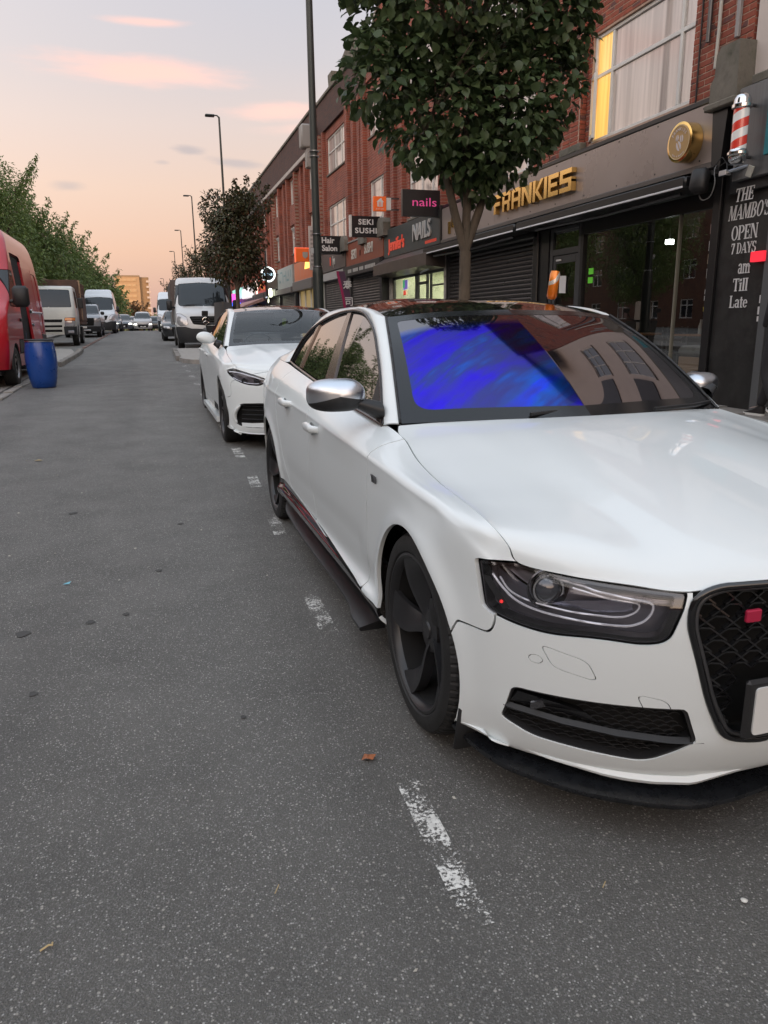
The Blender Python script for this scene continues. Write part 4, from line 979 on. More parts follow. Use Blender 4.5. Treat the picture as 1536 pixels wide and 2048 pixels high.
# near-side pavement (right), kerbs as separate stones
pav = strip('pavement', 3.07, 7.4, yr(-120, 400), .12, M_tar2, thick=.12); tag(pav, kind='structure')
P = MB(); P.bbox(2.93, 3.07, 0, .905, -.06, .12, .015); kst = P.mesh('kerb_stone', M_kerb, 40)
for i in range(-6, 60):
 y = i*.92; o = link('kerb_stone', kst, pav, loc=(0, y, gz(y+.45))); o.rotation_euler = (math.atan2(gz(y+.92)-gz(y), .92), 0, 0)
# paving slabs in a band along the shop fronts where the pavement shows
P = MB(); P.bbox(0, .592, 0, .592, -.01, .006, .004); slab = P.mesh('paving_slab', M_pave, 40)
for j in range(26):
 for i in range(6):
  y = 3.0+j*.6+(.3 if i % 2 else 0); x = 7.0-.6*(i+1)
  o = link('paving_slab', slab, pav, loc=(x, y, gz(y+.3)+.122+random.uniform(0, .003)))
# built-out corner of the parking bay ahead of the van (right)
M_conc = mat('pale_concrete', (.33, .31, .285), .85, var=.15, vscale=5, bump=.001, bscale=80)
def slope_poly(name, pts, top, m, parent=None, thick=.14):
 P = MB(); n = len(pts); P.add([(x, y, gz(y)+top) for x, y in pts]+[(x, y, gz(y)+top-thick) for x, y in pts], [tuple(range(n))]+[(i, (i+1) % n, n+(i+1) % n, n+i) for i in range(n)]); return P.build(name, m, parent)
b = slope_poly('kerb_buildout', [(.80, 26.4), (.74, 21.2), (.80, 20.3), (1.0, 19.75), (1.35, 19.55), (2.94, 19.55), (2.94, 26.4)], .11, M_conc); tag(b, kind='structure')
for (x0, y0, x1, y1) in [(.80, 26.4, .735, 21.2), (1.35, 19.52, 2.94, 19.52)]:
 L_ = math.hypot(x1-x0, y1-y0); n = max(1, int(L_/.9)); a = math.atan2(y1-y0, x1-x0)
 for k in range(n):
  P = MB(); t0, t1 = k/n, (k+1)/n; P.bbox(0, L_/n-.01, -.07, .07, -.1, .125, .012)
  o = P.build('kerb_stone', M_kerb, b, 40); o.location = (x0+(x1-x0)*t0, y0+(y1-y0)*t0, gz(y0+(y1-y0)*t0)); o.rotation_euler = (0, 0, a)
# left: kerb line, build-out before the lorry, bays, pavement
lp = strip('left_pavement', -9, -4.9, yr(-60, 300), .10, M_pave, thick=.10); tag(lp, kind='structure')
lb = slope_poly('left_buildout', [(-4.88, 19.3), (-2.45, 19.3), (-2.18, 20.0), (-2.14, 22.0), (-2.18, 25.0), (-2.5, 27.6), (-2.9, 28.2), (-4.88, 28.2)], .10, M_conc); tag(lb, kind='structure')
for i in range(9):
 y = 19.9+i*.92
 P = MB(); P.bbox(-.07, .07, 0, .905, -.1, .115, .012); o = P.build('kerb_stone', M_kerb, lb, 40); o.location = (-2.13-.012*max(0, i-5)**2, y, gz(y+.4))
for i in range(14):     # dropped kerb beside the van
 y = 7.0+i*.92; P = MB(); P.bbox(-.07, .07, 0, .90, -.1, .03, .012); o = P.build('kerb_stone', M_kerb, road, 40); o.location = (-2.30+.008*i, y, gz(y+.4)); o.rotation_euler = (0, 0, random.uniform(-.02, .02))
dk = strip('parking_bay', -4.88, -2.38, yr(5, 19.2), .012, M_pave); tag(dk, kind='structure')
for i in range(26):      # flush channel setts further up on the left
 y = 29+i*1.8; P = MB(); P.bbox(-.06, .06, 0, 1.7, -.1, .035, .01); o = P.build('kerb_stone', mat('reddish_kerb', (.22, .15, .13), .9, var=.2, vscale=5), road, 0); o.location = (-2.35, y, gz(y+.9))
# worn parking-bay dashes
P = MB()
def dash(x0, y0, x1, y1, w):
 n = 6; pts = [(x0+(x1-x0)*i/n, y0+(y1-y0)*i/n) for i in range(n+1)]
 M_ = MB(); M_.v = [(x+s*w/2, y, gz(y)+.004) for x, y in pts for s in (-1, 1)]; M_.f = [(2*i, 2*i+1, 2*i+3, 2*i+2) for i in range(n)]; M_.mi = [0]*n
 return M_.build('painted_dash', MATS['worn_road_paint'], road)
for (x0, y0, x1, y1, w) in [(.605, 1.79, .585, 1.235, .066), (.65, 3.40, .635, 2.90, .075), (.70, 4.95, .685, 4.45, .08), (.735, 6.22, .715, 5.78, .085), (.75, 7.62, .74, 7.05, .09), (.76, 9.3, .755, 8.75, .09), (.765, 10.9, .76, 10.4, .09), (.765, 12.5, .765, 12.0, .09), (.77, 14.2, .765, 13.7, .1), (.775, 15.95, .77, 15.45, .1), (.78, 17.55, .775, 17.05, .1), (.78, 19.2, .775, 18.7, .1)]:
 dash(x0, y0, x1, y1, w)

# ================================================================== buildings on the right
FX = 7.0      # plane of the shop fronts
M_upvc = mat('white_window_frame', (.62, .62, .60), .4, var=.1, vscale=5)
M_wglass = mat('upstairs_glass', (.22, .20, .19), .04, spec=1, ior=1.9)
M_fasc = mat('brown_bronze_fascia', (.31, .26, .24), .32, metal=.35, var=.10, vscale=1.2)
M_blk = mat('shopfront_black', (.010, .010, .011), .35)
M_stone = mat('weathered_stone', (.17, .155, .13), .9, var=.35, vscale=5, bump=.004, bscale=25, var2=(.05, .055, .035), v2scale=2.5)
M_cream = mat('cream_render', (.60, .53, .49), .85, var=.06, vscale=2, bump=.001, bscale=60)
M_gold = mat('polished_gold', (.80, .55, .20), .16, metal=1)
M_roofing = mat('roof_felt', (.08, .075, .07), .9)
M_curt = mat('net_curtain', (.42, .40, .38), .85, var=.2, vscale=6, stretch=(1, 7, .3))
M_joint = mat('mortar', (.44, .31, .24), .95, var=.2, vscale=12, bump=.002, bscale=90)
def curtain_glass():
 """pane with pale curtains close behind it"""
 G_ = TN('curtained_pane', .04); z = G_.sepx()
 f = G_.noise(1, 3, .5, G_.comb(0.0, G_.math('MULTIPLY', z[1], 9), G_.math('MULTIPLY', z[2], .35)))
 G_.put(G_.b.inputs['Base Color'], G_.mix(G_.rng(f, .35, .65), (.34, .29, .27), (.62, .54, .50))); G_.b.inputs['Specular IOR Level'].default_value = 1; G_.b.inputs['IOR'].default_value = 1.9; return G_.m
M_cpane = curtain_glass()
def warm_pane():
 G_ = TN('lit_curtained_pane', .04); z = G_.sepx(); f = G_.noise(1, 4, .5, G_.comb(0.0, G_.math('MULTIPLY', z[1], 16), G_.math('MULTIPLY', z[2], .5)))
 c = G_.mix(G_.rng(f, .35, .6), (.75, .30, .05), (1.0, .62, .16)); G_.put(G_.b.inputs['Emission Color'], c); G_.b.inputs['Emission Strength'].default_value = .85; G_.put(G_.b.inputs['Base Color'], (.3, .2, .1)); return G_.m
M_warm = warm_pane()

def window(parent, y0, y1, z0, z1, x=FX, cols=(.5,), trans=.62, fr=.055, panes=None, depth=.09, sill=True, mullx=True, face=-1, pane=None):
 """framed casement window in a wall facing -x: one part > frame, panes. cols = fractions of the uprights"""
 w = bpy.data.objects.new('window', None); COL.objects.link(w); w.empty_display_size = .1; w.location = (0, 0, 0); par(w, parent)
 xf_ = x+face*-depth      # recessed
 o = MB(); xa, xb = sorted((xf_, xf_+face*.05))
 o.bbox(xa, xb, y0, y0+fr, z0, z1, .006); o.bbox(xa, xb, y1-fr, y1, z0, z1, .006); o.bbox(xa, xb, y0+fr, y1-fr, z0, z0+fr, .006); o.bbox(xa, xb, y0+fr, y1-fr, z1-fr, z1, .006)
 for c in cols: yc = y0+(y1-y0)*c; o.bbox(xa+.002, xb-.002, yc-fr/2, yc+fr/2, z0+fr, z1-fr, .006)
 if trans: zt = z0+(z1-z0)*trans; ys_ = [y0+fr]+[y0+(y1-y0)*c for c in cols]+[y1-fr]; o.bbox(xa+.004, xb-.004, y0+fr, y1-fr, zt-fr/2, zt+fr/2, .006)
 c = o.build('frame', M_upvc, w)
 es = [y0]+[y0+(y1-y0)*q for q in cols]+[y1]; zs = [z0, z0+(z1-z0)*trans, z1] if trans else [z0, z1]
 k = 0
 for i in range(len(es)-1):
  for j in range(len(zs)-1):
   q = MB(); xm = xf_+face*.018; q.quad((xm, es[i], zs[j]), (xm, es[i+1], zs[j]), (xm, es[i+1], zs[j+1]), (xm, es[i], zs[j+1])); m = (panes or {}).get(k, pane or M_cpane); q.build('pane', m, w); k += 1
 if sill:
  s = MB(); xa, xb = sorted((x+face*.05, x-face*depth)); s.bbox(xa, xb, y0-.05, y1+.05, z0-.06, z0, .008); s.build('sill', M_stone, w)
 return w
def wall_holes(name, m, parent, y0, y1, z0, z1, holes, x=FX, rev=.12, face=-1, thick=.25, joint=None):
 """wall slab facing -x with rectangular openings and reveals"""
 P = MB(); ys_ = sorted({y0, y1, *[v for h in holes for v in h[:2]]}); zs = sorted({z0, z1, *[v for h in holes for v in h[2:]]})
 for a, b_ in zip(ys_, ys_[1:]):
  for c, d in zip(zs, zs[1:]):
   if any(h[0] <= a and b_ <= h[1] and h[2] <= c and d <= h[3] for h in holes): continue
   P.quad((x, a, c), (x, a, d), (x, b_, d), (x, b_, c))
 for a, b_, c, d in holes:
  r = x-face*rev; P.quad((x, a, c), (r, a, c), (r, a, d), (x, a, d)); P.quad((x, b_, c), (x, b_, d), (r, b_, d), (r, b_, c)); P.quad((x, a, d), (r, a, d), (r, b_, d), (x, b_, d)); P.quad((x, a, c), (x, b_, c), (r, b_, c), (r, a, c))
 return P.build(name, m, parent)
def shell(parent, y0, y1, z0, z1, x0=FX, x1=16, m=None):
 """the rest of the building behind its front"""
 P = MB(); m = m or M_brickX
 P.quad((x0, y0, z0), (x1, y0, z0), (x1, y0, z1), (x0, y0, z1)); P.quad((x0, y1, z0), (x0, y1, z1), (x1, y1, z1), (x1, y1, z0)); P.quad((x1, y0, z0), (x1, y1, z0), (x1, y1, z1), (x1, y0, z1))
 P.build('flank_wall', m, parent); Q = MB(); Q.quad((x0, y0, z1-.15), (x1, y0, z1-.15), (x1, y1, z1-.15), (x0, y1, z1-.15)); Q.build('roof', M_roofing, parent)

# individually laid bricks for the wall of the cafe building
def lay_bricks(parent, y0, y1, z0, z1, holes, x, axis='Y', limit=None, name='brick'):
 """returns brick centres (y,z,len) in English-like bond"""
 out = []; nrow = int((z1-z0)/.075)
 for r in range(nrow):
  z = z0+.075*r+.0325; y = y0-(.1125 if r % 2 else 0)
  while y < y1:
   a, b_ = max(y+.005, y0), min(y+.220, y1)
   segs = [(a, b_)]
   for h in holes:
    if h[2]-.02 < z < h[3]+.02:
     ns = []
     for s0, s1 in segs:
      if s1 <= h[0] or s0 >= h[1]: ns.append((s0, s1))
      else:
       if s0 < h[0]: ns.append((s0, h[0]))
       if s1 > h[1]: ns.append((h[1], s1))
     segs = ns
   for s0, s1 in segs:
    if s1-s0 > .03: out.append(((s0+s1)/2, z, s1-s0))
   y += .225
 return out
def brick_mesh(l, x, d=.006, b=.004):
 P = MB(); h = .0325
 P.add([(-d, -l/2+b, -h+b), (-d, l/2-b, -h+b), (-d, l/2-b, h-b), (-d, -l/2+b, h-b), (0, -l/2, -h), (0, l/2, -h), (0, l/2, h), (0, -l/2, h)],
  [(0, 3, 2, 1), (0, 1, 5, 4), (1, 2, 6, 5), (2, 3, 7, 6), (3, 0, 4, 7)])
 return P
BRM = MATS['single_brick']
def put_bricks(parent, cent, x, n_ind=0, key=None):
 """nearest n_ind bricks as objects sharing mesh data, the others joined in one part"""
 cent = sorted(cent, key=key or (lambda c: c[0])); cache = {}
 for (y, z, l) in cent[:n_ind]:
  k = round(l, 3)
  if k not in cache: cache[k] = brick_mesh(k, x).mesh('brick', BRM)
  link('brick', cache[k], parent, loc=(x+random.uniform(-.003, .002), y, z))
 P = MB()
 for (y, z, l) in cent[n_ind:]:
  q = brick_mesh(l, x); dx = random.uniform(-.003, .002); P.add([(a+x+dx, b_+y, c+z) for a, b_, c in q.v], q.f)
 if P.v: P.build('brickwork', BRM, parent, recalc=True)['kind'] = 'stuff'

def text_sign(parent, body, size, m, x, y, z, xs=1, face='-x', **k):
 if face == '-x': return text_on(parent, 'lettering', body, size, m, (x, y, z), (0, -1, 0), (0, 0, 1), xs=xs, **k)
 return text_on(parent, 'lettering', body, size, m, (x, y, z), (1, 0, 0), (0, 0, 1), xs=xs, **k)    # faces -y (towards the camera)
def shutter(parent, y0, y1, z0, z1, x, m, pitch=.085):
 s = bpy.data.objects.new('roller_shutter', None); COL.objects.link(s); s.empty_display_size = .1; par(s, parent)
 P = MB(); L_ = y1-y0; prof = [(0, 0), (-.014, .008), (-.020, pitch*.45), (-.016, pitch*.80), (-.004, pitch*.93), (0, pitch*.97)]
 n = len(prof); P.add([(a, 0, b_) for a, b_ in prof]+[(a, L_, b_) for a, b_ in prof], [(i, i+1, n+i+1, n+i) for i in range(n-1)]+[tuple(range(n))+()]); me = P.mesh('slat', m, 60)
 k = 0; z = z0
 while z < z1-.02: link('slat', me, s, loc=(x, y0, z)); z += pitch
 q = MB(); q.bbox(x-.04, x+.02, y0-.06, y0, z0, z1, .005); q.bbox(x-.04, x+.02, y1, y1+.06, z0, z1, .005); q.build('guide_rail', M_grey, s);
 q = MB(); q.quad((x+.012, y0, z0), (x+.012, y1, z0), (x+.012, y1, z1), (x+.012, y0, z1)); q.build('shutter_back', M_blk, s); return s
M_shut = mat('dark_shutter', (.038, .034, .034), .34, metal=.5, var=.2, vscale=3)
M_shut2 = mat('grey_brown_shutter', (.07, .064, .060), .42, metal=.4, var=.2, vscale=3)
# ------------------------------------------------------------------ cafe building
caf = thing('cafe_building', 'red brick building over the cafe with gold letters, large upstairs window beside the cream wall', 'building', (FX, 13, gz(13)))
M_wtrim = M_upvc
T1, T2 = 10.2, 9.3
holesA = [(9.10, 11.50, 4.02, 5.55), (13.35, 15.75, 4.02, 5.55), (9.10, 11.50, 6.75, 8.1), (13.35, 15.75, 6.75, 8.1)]
bw = wall_holes('upper_wall', M_joint, caf, 8.05, 17.55, 3.9, T1, holesA, x=FX+.004, rev=.14)
cen = lay_bricks(bw, 8.05, 17.5, 3.93, T1, [(a-.0, b_+.0, c-.06, d+.02) for a, b_, c, d in holesA], FX)
# a shallow pier left of the window: bricks standing proud
put_bricks(bw, cen, FX+.004, 300, key=lambda c: (c[0]-8)**2*.5+(c[1]-4.3)**2*1.5)
pr = MB(); pr.box(FX-.115, FX+.0, 11.62, 12.15, 3.95, T1); pier = pr.build('brick_pier', M_joint, caf)
put_bricks(pier, [((11.64+12.13)/2+s*.122, 3.96+.075*r+.0325, .232) for r in range(60) for s in (-1, 1)], FX-.116, 0)
q = MB()
for r in range(60): q.bbox(FX-.112, FX-.006, 11.607, 11.63, 3.965+.075*r, 4.03+.075*r, .003)
q.build('pier_brick_side', BRM, pier)['kind'] = 'stuff'
window(caf, 9.10, 11.50, 4.02, 5.55, cols=(.133, .80), trans=.62, panes={4: M_warm, 5: M_warm}, sill=False)
# opened casement at the far end, lit orange behind
q = MB(); ang = .42; hy, hx = 11.47, FX+.03
def op(s_, z, d=0): return (hx-sin(ang)*s_*.30-d*cos(ang), hy-cos(ang)*s_*.30*1.0+d*sin(ang), z)
fr_ = MB()
for s0, s1, z0_, z1_ in ((0, .14, 4.05, 4.97), (.86, 1, 4.05, 4.97), (.14, .86, 4.05, 4.11), (.14, .86, 4.91, 4.97)):
 fr_.add([op(s0, z0_), op(s1, z0_), op(s1, z1_), op(s0, z1_), op(s0, z0_, .045), op(s1, z0_, .045), op(s1, z1_, .045), op(s0, z1_, .045)], [(0, 1, 2, 3), (7, 6, 5, 4), (0, 4, 5, 1), (1, 5, 6, 2), (2, 6, 7, 3), (3, 7, 4, 0)])
cs = fr_.build('open_casement', M_upvc, caf); q.quad(op(.14, 4.11, .02), op(.86, 4.11, .02), op(.86, 4.91, .02), op(.14, 4.91, .02)); q.build('pane', M_warm, cs)
for h in holesA[1:]: window(caf, *h, cols=(.133, .80), trans=.62, sill=False)
shell(caf, 8.05, 17.55, 2.9, T1)
q = MB(); q.bbox(FX-.10, FX+.16, 8.0, 17.6, T1, T1+.12, .01); q.build('coping', M_stone, caf)
# bits on the wall: bare pipe, conduit, vents
q = MB(); q.tube([(FX-.045, 8.78, 4.62), (FX-.045, 8.78, 7.6)], .028, 8); q.build('waste_pipe', M_grey, caf, 50)
q = MB(); q.tube([(FX-.035, 8.62, 4.28), (FX-.04, 8.60, 4.7), (FX-.035, 8.61, 5.15), (FX-.05, 8.60, 7.0)], .022, 8); q.build('white_pipe', mat('old_white_paint', (.45, .44, .40), .6), caf, 50)
q = MB(); q.bbox(FX-.05, FX-.0, 8.26, 8.32, 4.52, 5.6, .008); q.bbox(FX-.05, FX, 8.15, 8.19, 4.95, 6.2, .006); q.build('cable_trunking', mat('grey_trunking', (.28, .27, .27), .5), caf)
q = MB(); q.tube([(FX-.02, 8.95, 3.9), (FX-.02, 8.96, 5.5), (FX-.02, 8.95, 8)], .012, 6); q.build('wall_cable', M_dark, caf)
# stone corbel at the party wall
q = MB(); q.prism([(8.42, 3.80), (8.42, 4.02), (8.36, 4.10), (8.35, 4.33), (8.28, 4.40), (7.98, 4.40), (7.96, 3.80)], 'X', FX-.24, FX+.02); c = q.build('stone_corbel', M_stone, caf)
q = MB(); q.bbox(FX-.30, FX-.0, 7.93, 8.44, 3.72, 3.80, .015); q.build('corbel_ledge', M_stone, caf)
q = MB(); q.bbox(FX-.13, FX+.0, 11.55, 12.2, 3.94, 4.06, .01); q.build('stone_block', M_stone, caf)
# vertical strip between the two units
q = MB(); q.prism([(8.36, 3.72), (8.10, 3.72), (8.16, 3.0), (8.30, 3.0)], 'X', FX-.22, FX); q.build('party_bracket', M_blk, caf)

# ------------------------------------------------------------------ cafe shop front
cf = thing('cafe_shopfront', 'black cafe front with bronze fascia, gold letters and a glazed bay beside the barber panel', 'shop front', (FX, 13, gz(13)))
q = MB()
fa = bpy.data.objects.new('fascia', None); COL.objects.link(fa); par(fa, cf)
for y0, y1 in ((8.36, 11.72), (11.724, 14.6), (14.604, 17.5)):
 q = MB(); q.bbox(FX-.16, FX-.10, y0, y1, 3.17, 3.86, .004); q.build('fascia_panel', M_fasc, fa)
q = MB(); q.bbox(FX-.17, FX-.0, 8.34, 17.55, 3.865, 3.93, .008); q.build('fascia_capping', M_blk, fa)
q = MB(); q.bbox(FX-.19, FX-.05, 8.34, 17.55, 3.06, 3.168, .012); q.build('fascia_gutter', mat('gutter_brown', (.11, .10, .095), .4, metal=.4), fa)
q = MB(); [q.cyl((FX-.165, 8.6+.9*i, z), (FX-.160, 8.6+.9*i, z), .012, n=8) for i in range(10) for z in (3.22, 3.82)]; q.build('fascia_screw', M_blk, fa)
# blocky gold letters, drawn as strokes
GLY = {'F': [(0, 0, .26, 1), (.26, .78, .95, 1), (.26, .40, .80, .60)], 'R': [(0, 0, .24, 1), (.24, .80, .86, 1), (.74, .46, .98, .9), (.24, .36, .86, .54), (.62, 0, .90, .36)],
 'A': [(0, 0, .25, .92), (.16, .80, .84, 1), (.75, 0, 1, .92), (.25, .34, .75, .52)], 'N': [(0, 0, .24, 1), (.76, 0, 1, 1), 'd'], 'K': [(0, 0, .25, 1), 'k'], 'I': [(0, 0, 1, 1)],
 'E': [(0, 0, .25, 1), (.25, .79, 1, 1), (.25, .41, .88, .59), (.25, 0, 1, .21)], 'S': [(.0, .79, 1, 1), (0, .5, .25, .79), (0, .40, 1, .60), (.75, .21, 1, .5), (0, 0, 1, .21)]}
y = 14.46; H_ = .35
for ch, w_ in (('F', .34), ('R', .35), ('A', .36), ('N', .38), ('K', .36), ('I', .10), ('E', .34), ('S', .37)):
 q = MB()
 for n_, st in enumerate(GLY[ch]):
  d0 = .0006*n_
  def PT(u, v): return (y-w_*(u+.0), 3.335+H_*v+.0*u)
  if st == 'd': pl = [PT(.24, 1), PT(.0, 1), PT(.76, 0), PT(1, 0)]
  elif st == 'k':
   for k_, pl in enumerate(([PT(.22, .42), PT(.78, 1), PT(1.05, 1), PT(.50, .46)], [PT(.42, .58), PT(1.05, 0), PT(.76, 0), PT(.24, .44)])): q.prism(pl, 'X', FX-.255-.0006*k_, FX-.165)
   continue
  else: pl = [PT(st[0], st[1]), PT(st[2], st[1]), PT(st[2], st[3]), PT(st[0], st[3])]
  q.prism(pl, 'X', FX-.255-d0, FX-.165)
 q.build('gold_letter', M_gold, fa); y -= w_+.045
# further letters hidden by the tree on the left unit
for k_, yy in enumerate((17.0, 16.8)):
 q = MB(); q.bbox(FX-.20, FX-.165, yy-.07, yy+.04, 3.25+.12*k_, 3.52+.08*k_, .01); q.build('gold_letter', M_gold, fa)
# round projecting logo: gold disc with ring and coffee beans
lg = thing('round_logo_sign', 'round gold cafe logo with white coffee beans, standing off the bronze fascia', 'sign', (FX-.16, 8.80, 3.47))
q = MB(); q.lathe([(.0, -.17), (.225, -.17), (.238, -.165), (.238, .0)], 48, 'X', (FX-.165, 8.80, 3.47)); q.build('disc_body', M_gold, lg, 40)
q = MB(); q.lathe([(.0, -.174), (.205, -.174)], 48, 'X', (FX-.165, 8.80, 3.47)); q.build('disc_face', mat('logo_tan', (.42, .26, .10), .4), lg)
q = MB(); q.lathe([(.192, -.175), (.192, -.178), (.202, -.178), (.202, -.175)], 48, 'X', (FX-.165, 8.80, 3.47)); q.build('disc_ring', mat('logo_pale_gold', (.70, .52, .30), .3), lg)
M_bean = mat('logo_white', (.62, .56, .56), .5)
for dy, dz, a, s_ in ((.0, -.045, .5, 1.0), (.035, .055, -.3, .62), (-.05, .035, .2, .72)):
 q = MB()
 for sgn in (-1, 1):
  pts = [(s_*(.006*sgn+sgn*.036*sin(t)), s_*.06*cos(t)) for t in np.linspace(.12, pi-.12, 12)]
  q.prism([(8.80-(-dy)*1-(u*cos(a)-v*sin(a)), 3.47+dz+u*sin(a)+v*cos(a)) for u, v in pts], 'X', FX-.165-.178, FX-.165-.172)
 q.build('coffee_bean', M_bean, lg)
for body, r0, a_mid, siz, step in (('FRANKIES', .150, 90, .052, 15), ('Cafe & Bakery', -.165, 270, .028, 6.4)):
 n_ = len(body)
 for i_, ch in enumerate(body):
  if ch == ' ': continue
  if r0 > 0: a = R(a_mid+(n_-1)/2*step-i_*step); up = (0, cos(a), sin(a)); right = (0, -sin(a), cos(a)); right = (0, -right[1]*-1, -right[2]) if False else right
  else: a = R(a_mid-(n_-1)/2*step+i_*step)
  # in the sign plane: u to the reader's right = -y
  u, v = cos(a)*abs(r0), sin(a)*abs(r0); rad = Vector((0, -cos(a), sin(a)))
  upv = rad if r0 > 0 else -rad; rt = Vector((0, -sin(a), -cos(a)))
  rt = Vector((0, -sin(a), -cos(a))) if r0 > 0 else Vector((0, sin(a), cos(a)))
  text_on(lg, 'lettering', ch, siz, M_bean, (FX-.165-.178, 8.80-u, 3.47+v), rt, upv, extrude=.001, bold=.0008)
# awning cassette with light strip, arm housings, speaker, cables
aw = thing('awning_cassette', 'long black folded awning with a thin white front edge under the bronze fascia', 'awning', (FX-.3, 13, 2.9))
q = MB(); q.bbox(FX-.50, FX-.12, 8.42, 13.0, 2.86, 3.02, .03); q.build('cassette', M_blk, aw, 40)
q = MB(); q.bbox(FX-.50, FX-.12, 13.06, 17.9, 2.86, 3.02, .03); q.build('cassette', M_blk, aw, 40)
M_strip = mat('awning_edge_white', (.70, .70, .72), .35)
for a, b_ in ((8.45, 12.95), (13.1, 17.85)):
 q = MB(); q.bbox(FX-.512, FX-.494, a, b_, 2.868, 2.892, .004); q.build('front_edge', M_strip, aw)
q = MB(); q.quad((FX-.49, 8.42, 3.02), (FX-.49, 17.9, 3.02), (FX-.15, 17.9, 3.10), (FX-.15, 8.42, 3.10)); q.build('awning_cover', mat('awning_cover_grey', (.10, .095, .095), .5), aw)
q = MB(); q.tube([(FX-.40, 8.6, 2.82), (FX-.34, 10.4, 2.80), (FX-.40, 12.4, 2.82)], .022, 8); q.tube([(FX-.38, 13.3, 2.80), (FX-.32, 15.2, 2.78), (FX-.40, 17.4, 2.80)], .022, 8); q.build('folding_arm', M_grey, aw, 40)
sp_ = thing('wall_speaker', 'black outdoor speaker hanging at the near end of the cafe awning', 'speaker', (FX-.3, 8.25, 2.9))
q = MB(); q.M = Matrix.Translation((FX-.40, 8.26, 2.93)) @ Matrix.Rotation(.5, 4, 'Z') @ Matrix.Rotation(.25, 4, 'Y'); q.bbox(-.09, .09, -.10, .10, -.15, .13, .035); q.build('cabinet', M_dark, sp_, 50)
q = MB(); q.tube([(FX-.12, 8.26, 3.08), (FX-.30, 8.26, 3.06)], .015, 6); q.build('bracket', M_dark, sp_)
cb = thing('cable_bundle', 'loose black cables looped between the fascia and the barber post', 'cables', (FX-.25, 8.1, 3.0))
for pts in ([(FX-.18, 8.36, 3.15), (FX-.25, 8.22, 3.08), (FX-.24, 8.10, 3.16), (FX-.22, 8.00, 3.06), (FX-.20, 7.86, 3.12)], [(FX-.18, 8.34, 3.10), (FX-.28, 8.18, 3.02), (FX-.22, 8.05, 3.10), (FX-.26, 7.95, 2.98), (FX-.2, 7.8, 3.05)],
   [(FX-.22, 8.22, 3.10), (FX-.30, 8.14, 3.0), (FX-.33, 8.08, 2.86), (FX-.34, 8.14, 2.72), (FX-.36, 8.24, 2.70), (FX-.34, 8.33, 2.80), (FX-.25, 8.36, 2.95)]):
 q = MB(); q.tube(crom(np.array(pts), 40), .007, 6); q.build('cable', M_dark if len(pts) < 7 else mat('grey_cable', (.16, .16, .16), .5), cb)
# roller shutter half
shutter(cf, 13.28, 17.45, gz(15)+.12, 2.78, FX+.05, M_shut)
q = MB(); q.bbox(FX-.02, FX+.25, 13.0, 17.55, 2.78, 3.06, .02); q.bbox(FX-.02, FX+.25, 12.62, 13.2, gz(13), 3.06, .01); q.bbox(FX-.02, FX+.2, 17.48, 17.58, .3, 3.1, .01); q.build('shopfront_pier', M_blk, cf)
q = MB(); q.tube([(FX-.04, 12.98, .3), (FX-.04, 12.98, 2.85)], .022, 8); q.build('downpipe', mat('pipe_black', (.03, .03, .03), .35), cf, 40)
# door and its frame
d = bpy.data.objects.new('glazed_door', None); COL.objects.link(d); par(d, cf)
M_dfr = mat('charcoal_door_frame', (.045, .047, .05), .38); z0 = gz(12)+.13
q = MB(); q.bbox(FX+.0, FX+.06, 11.58, 11.66, z0, 2.86, .004); q.bbox(FX, FX+.06, 12.5, 12.60, z0, 2.86, .004); q.bbox(FX, FX+.06, 11.66, 12.5, 2.40, 2.50, .004); q.bbox(FX, FX+.06, 11.66, 12.5, 2.80, 2.86, .004); q.build('door_frame', M_dfr, d)
q = MB(); q.bbox(FX+.015, FX+.05, 11.67, 11.75, z0, 2.39, .004); q.bbox(FX+.015, FX+.05, 12.41, 12.49, z0, 2.39, .004); q.bbox(FX+.015, FX+.05, 11.75, 12.41, 2.26, 2.39, .004); q.bbox(FX+.015, FX+.05, 11.75, 12.41, z0, z0+.2, .004); q.build('door_leaf', M_dfr, d)
M_sglass = bpy.data.materials.new('shop_glass')
def shopglass(m, tint, ior=1.5):
 m.use_nodes = True; t = m.node_tree; t.nodes.clear(); o = t.nodes.new('ShaderNodeOutputMaterial'); tr = t.nodes.new('ShaderNodeBsdfTransparent'); gl = t.nodes.new('ShaderNodeBsdfGlossy'); gl.inputs['Roughness'].default_value = 0
 mx = t.nodes.new('ShaderNodeMixShader'); tr.inputs[0].default_value = (*tint, 1)
 t.links.new(schlick(t, ior), mx.inputs[0]); t.links.new(tr.outputs[0], mx.inputs[1]); t.links.new(gl.outputs[0], mx.inputs[2]); t.links.new(mx.outputs[0], o.inputs[0])
shopglass(M_sglass, (.82, .84, .82), .24)
q = MB(); q.quad((FX+.03, 11.75, z0+.2), (FX+.03, 12.41, z0+.2), (FX+.03, 12.41, 2.26), (FX+.03, 11.75, 2.26)); q.build('door_glass', M_sglass, d)
q = MB(); q.quad((FX+.03, 11.66, 2.5), (FX+.03, 12.5, 2.5), (FX+.03, 12.5, 2.8), (FX+.03, 11.66, 2.8)); q.build('fanlight', M_sglass, d)
M_paper = mat('paper_white', (.66, .65, .64), .7)
q = MB(); q.prism([(12.02, 1.75), (12.24, 1.76), (12.24, 2.05), (12.02, 2.04)], 'X', FX+.008, FX+.012); n1_ = q.build('paper_notice', M_paper, d)
q = MB(); q.bbox(FX-.01, FX+.01, 12.2, 12.36, 2.30, 2.33, .003); q.build('door_plate', M_paper, d)
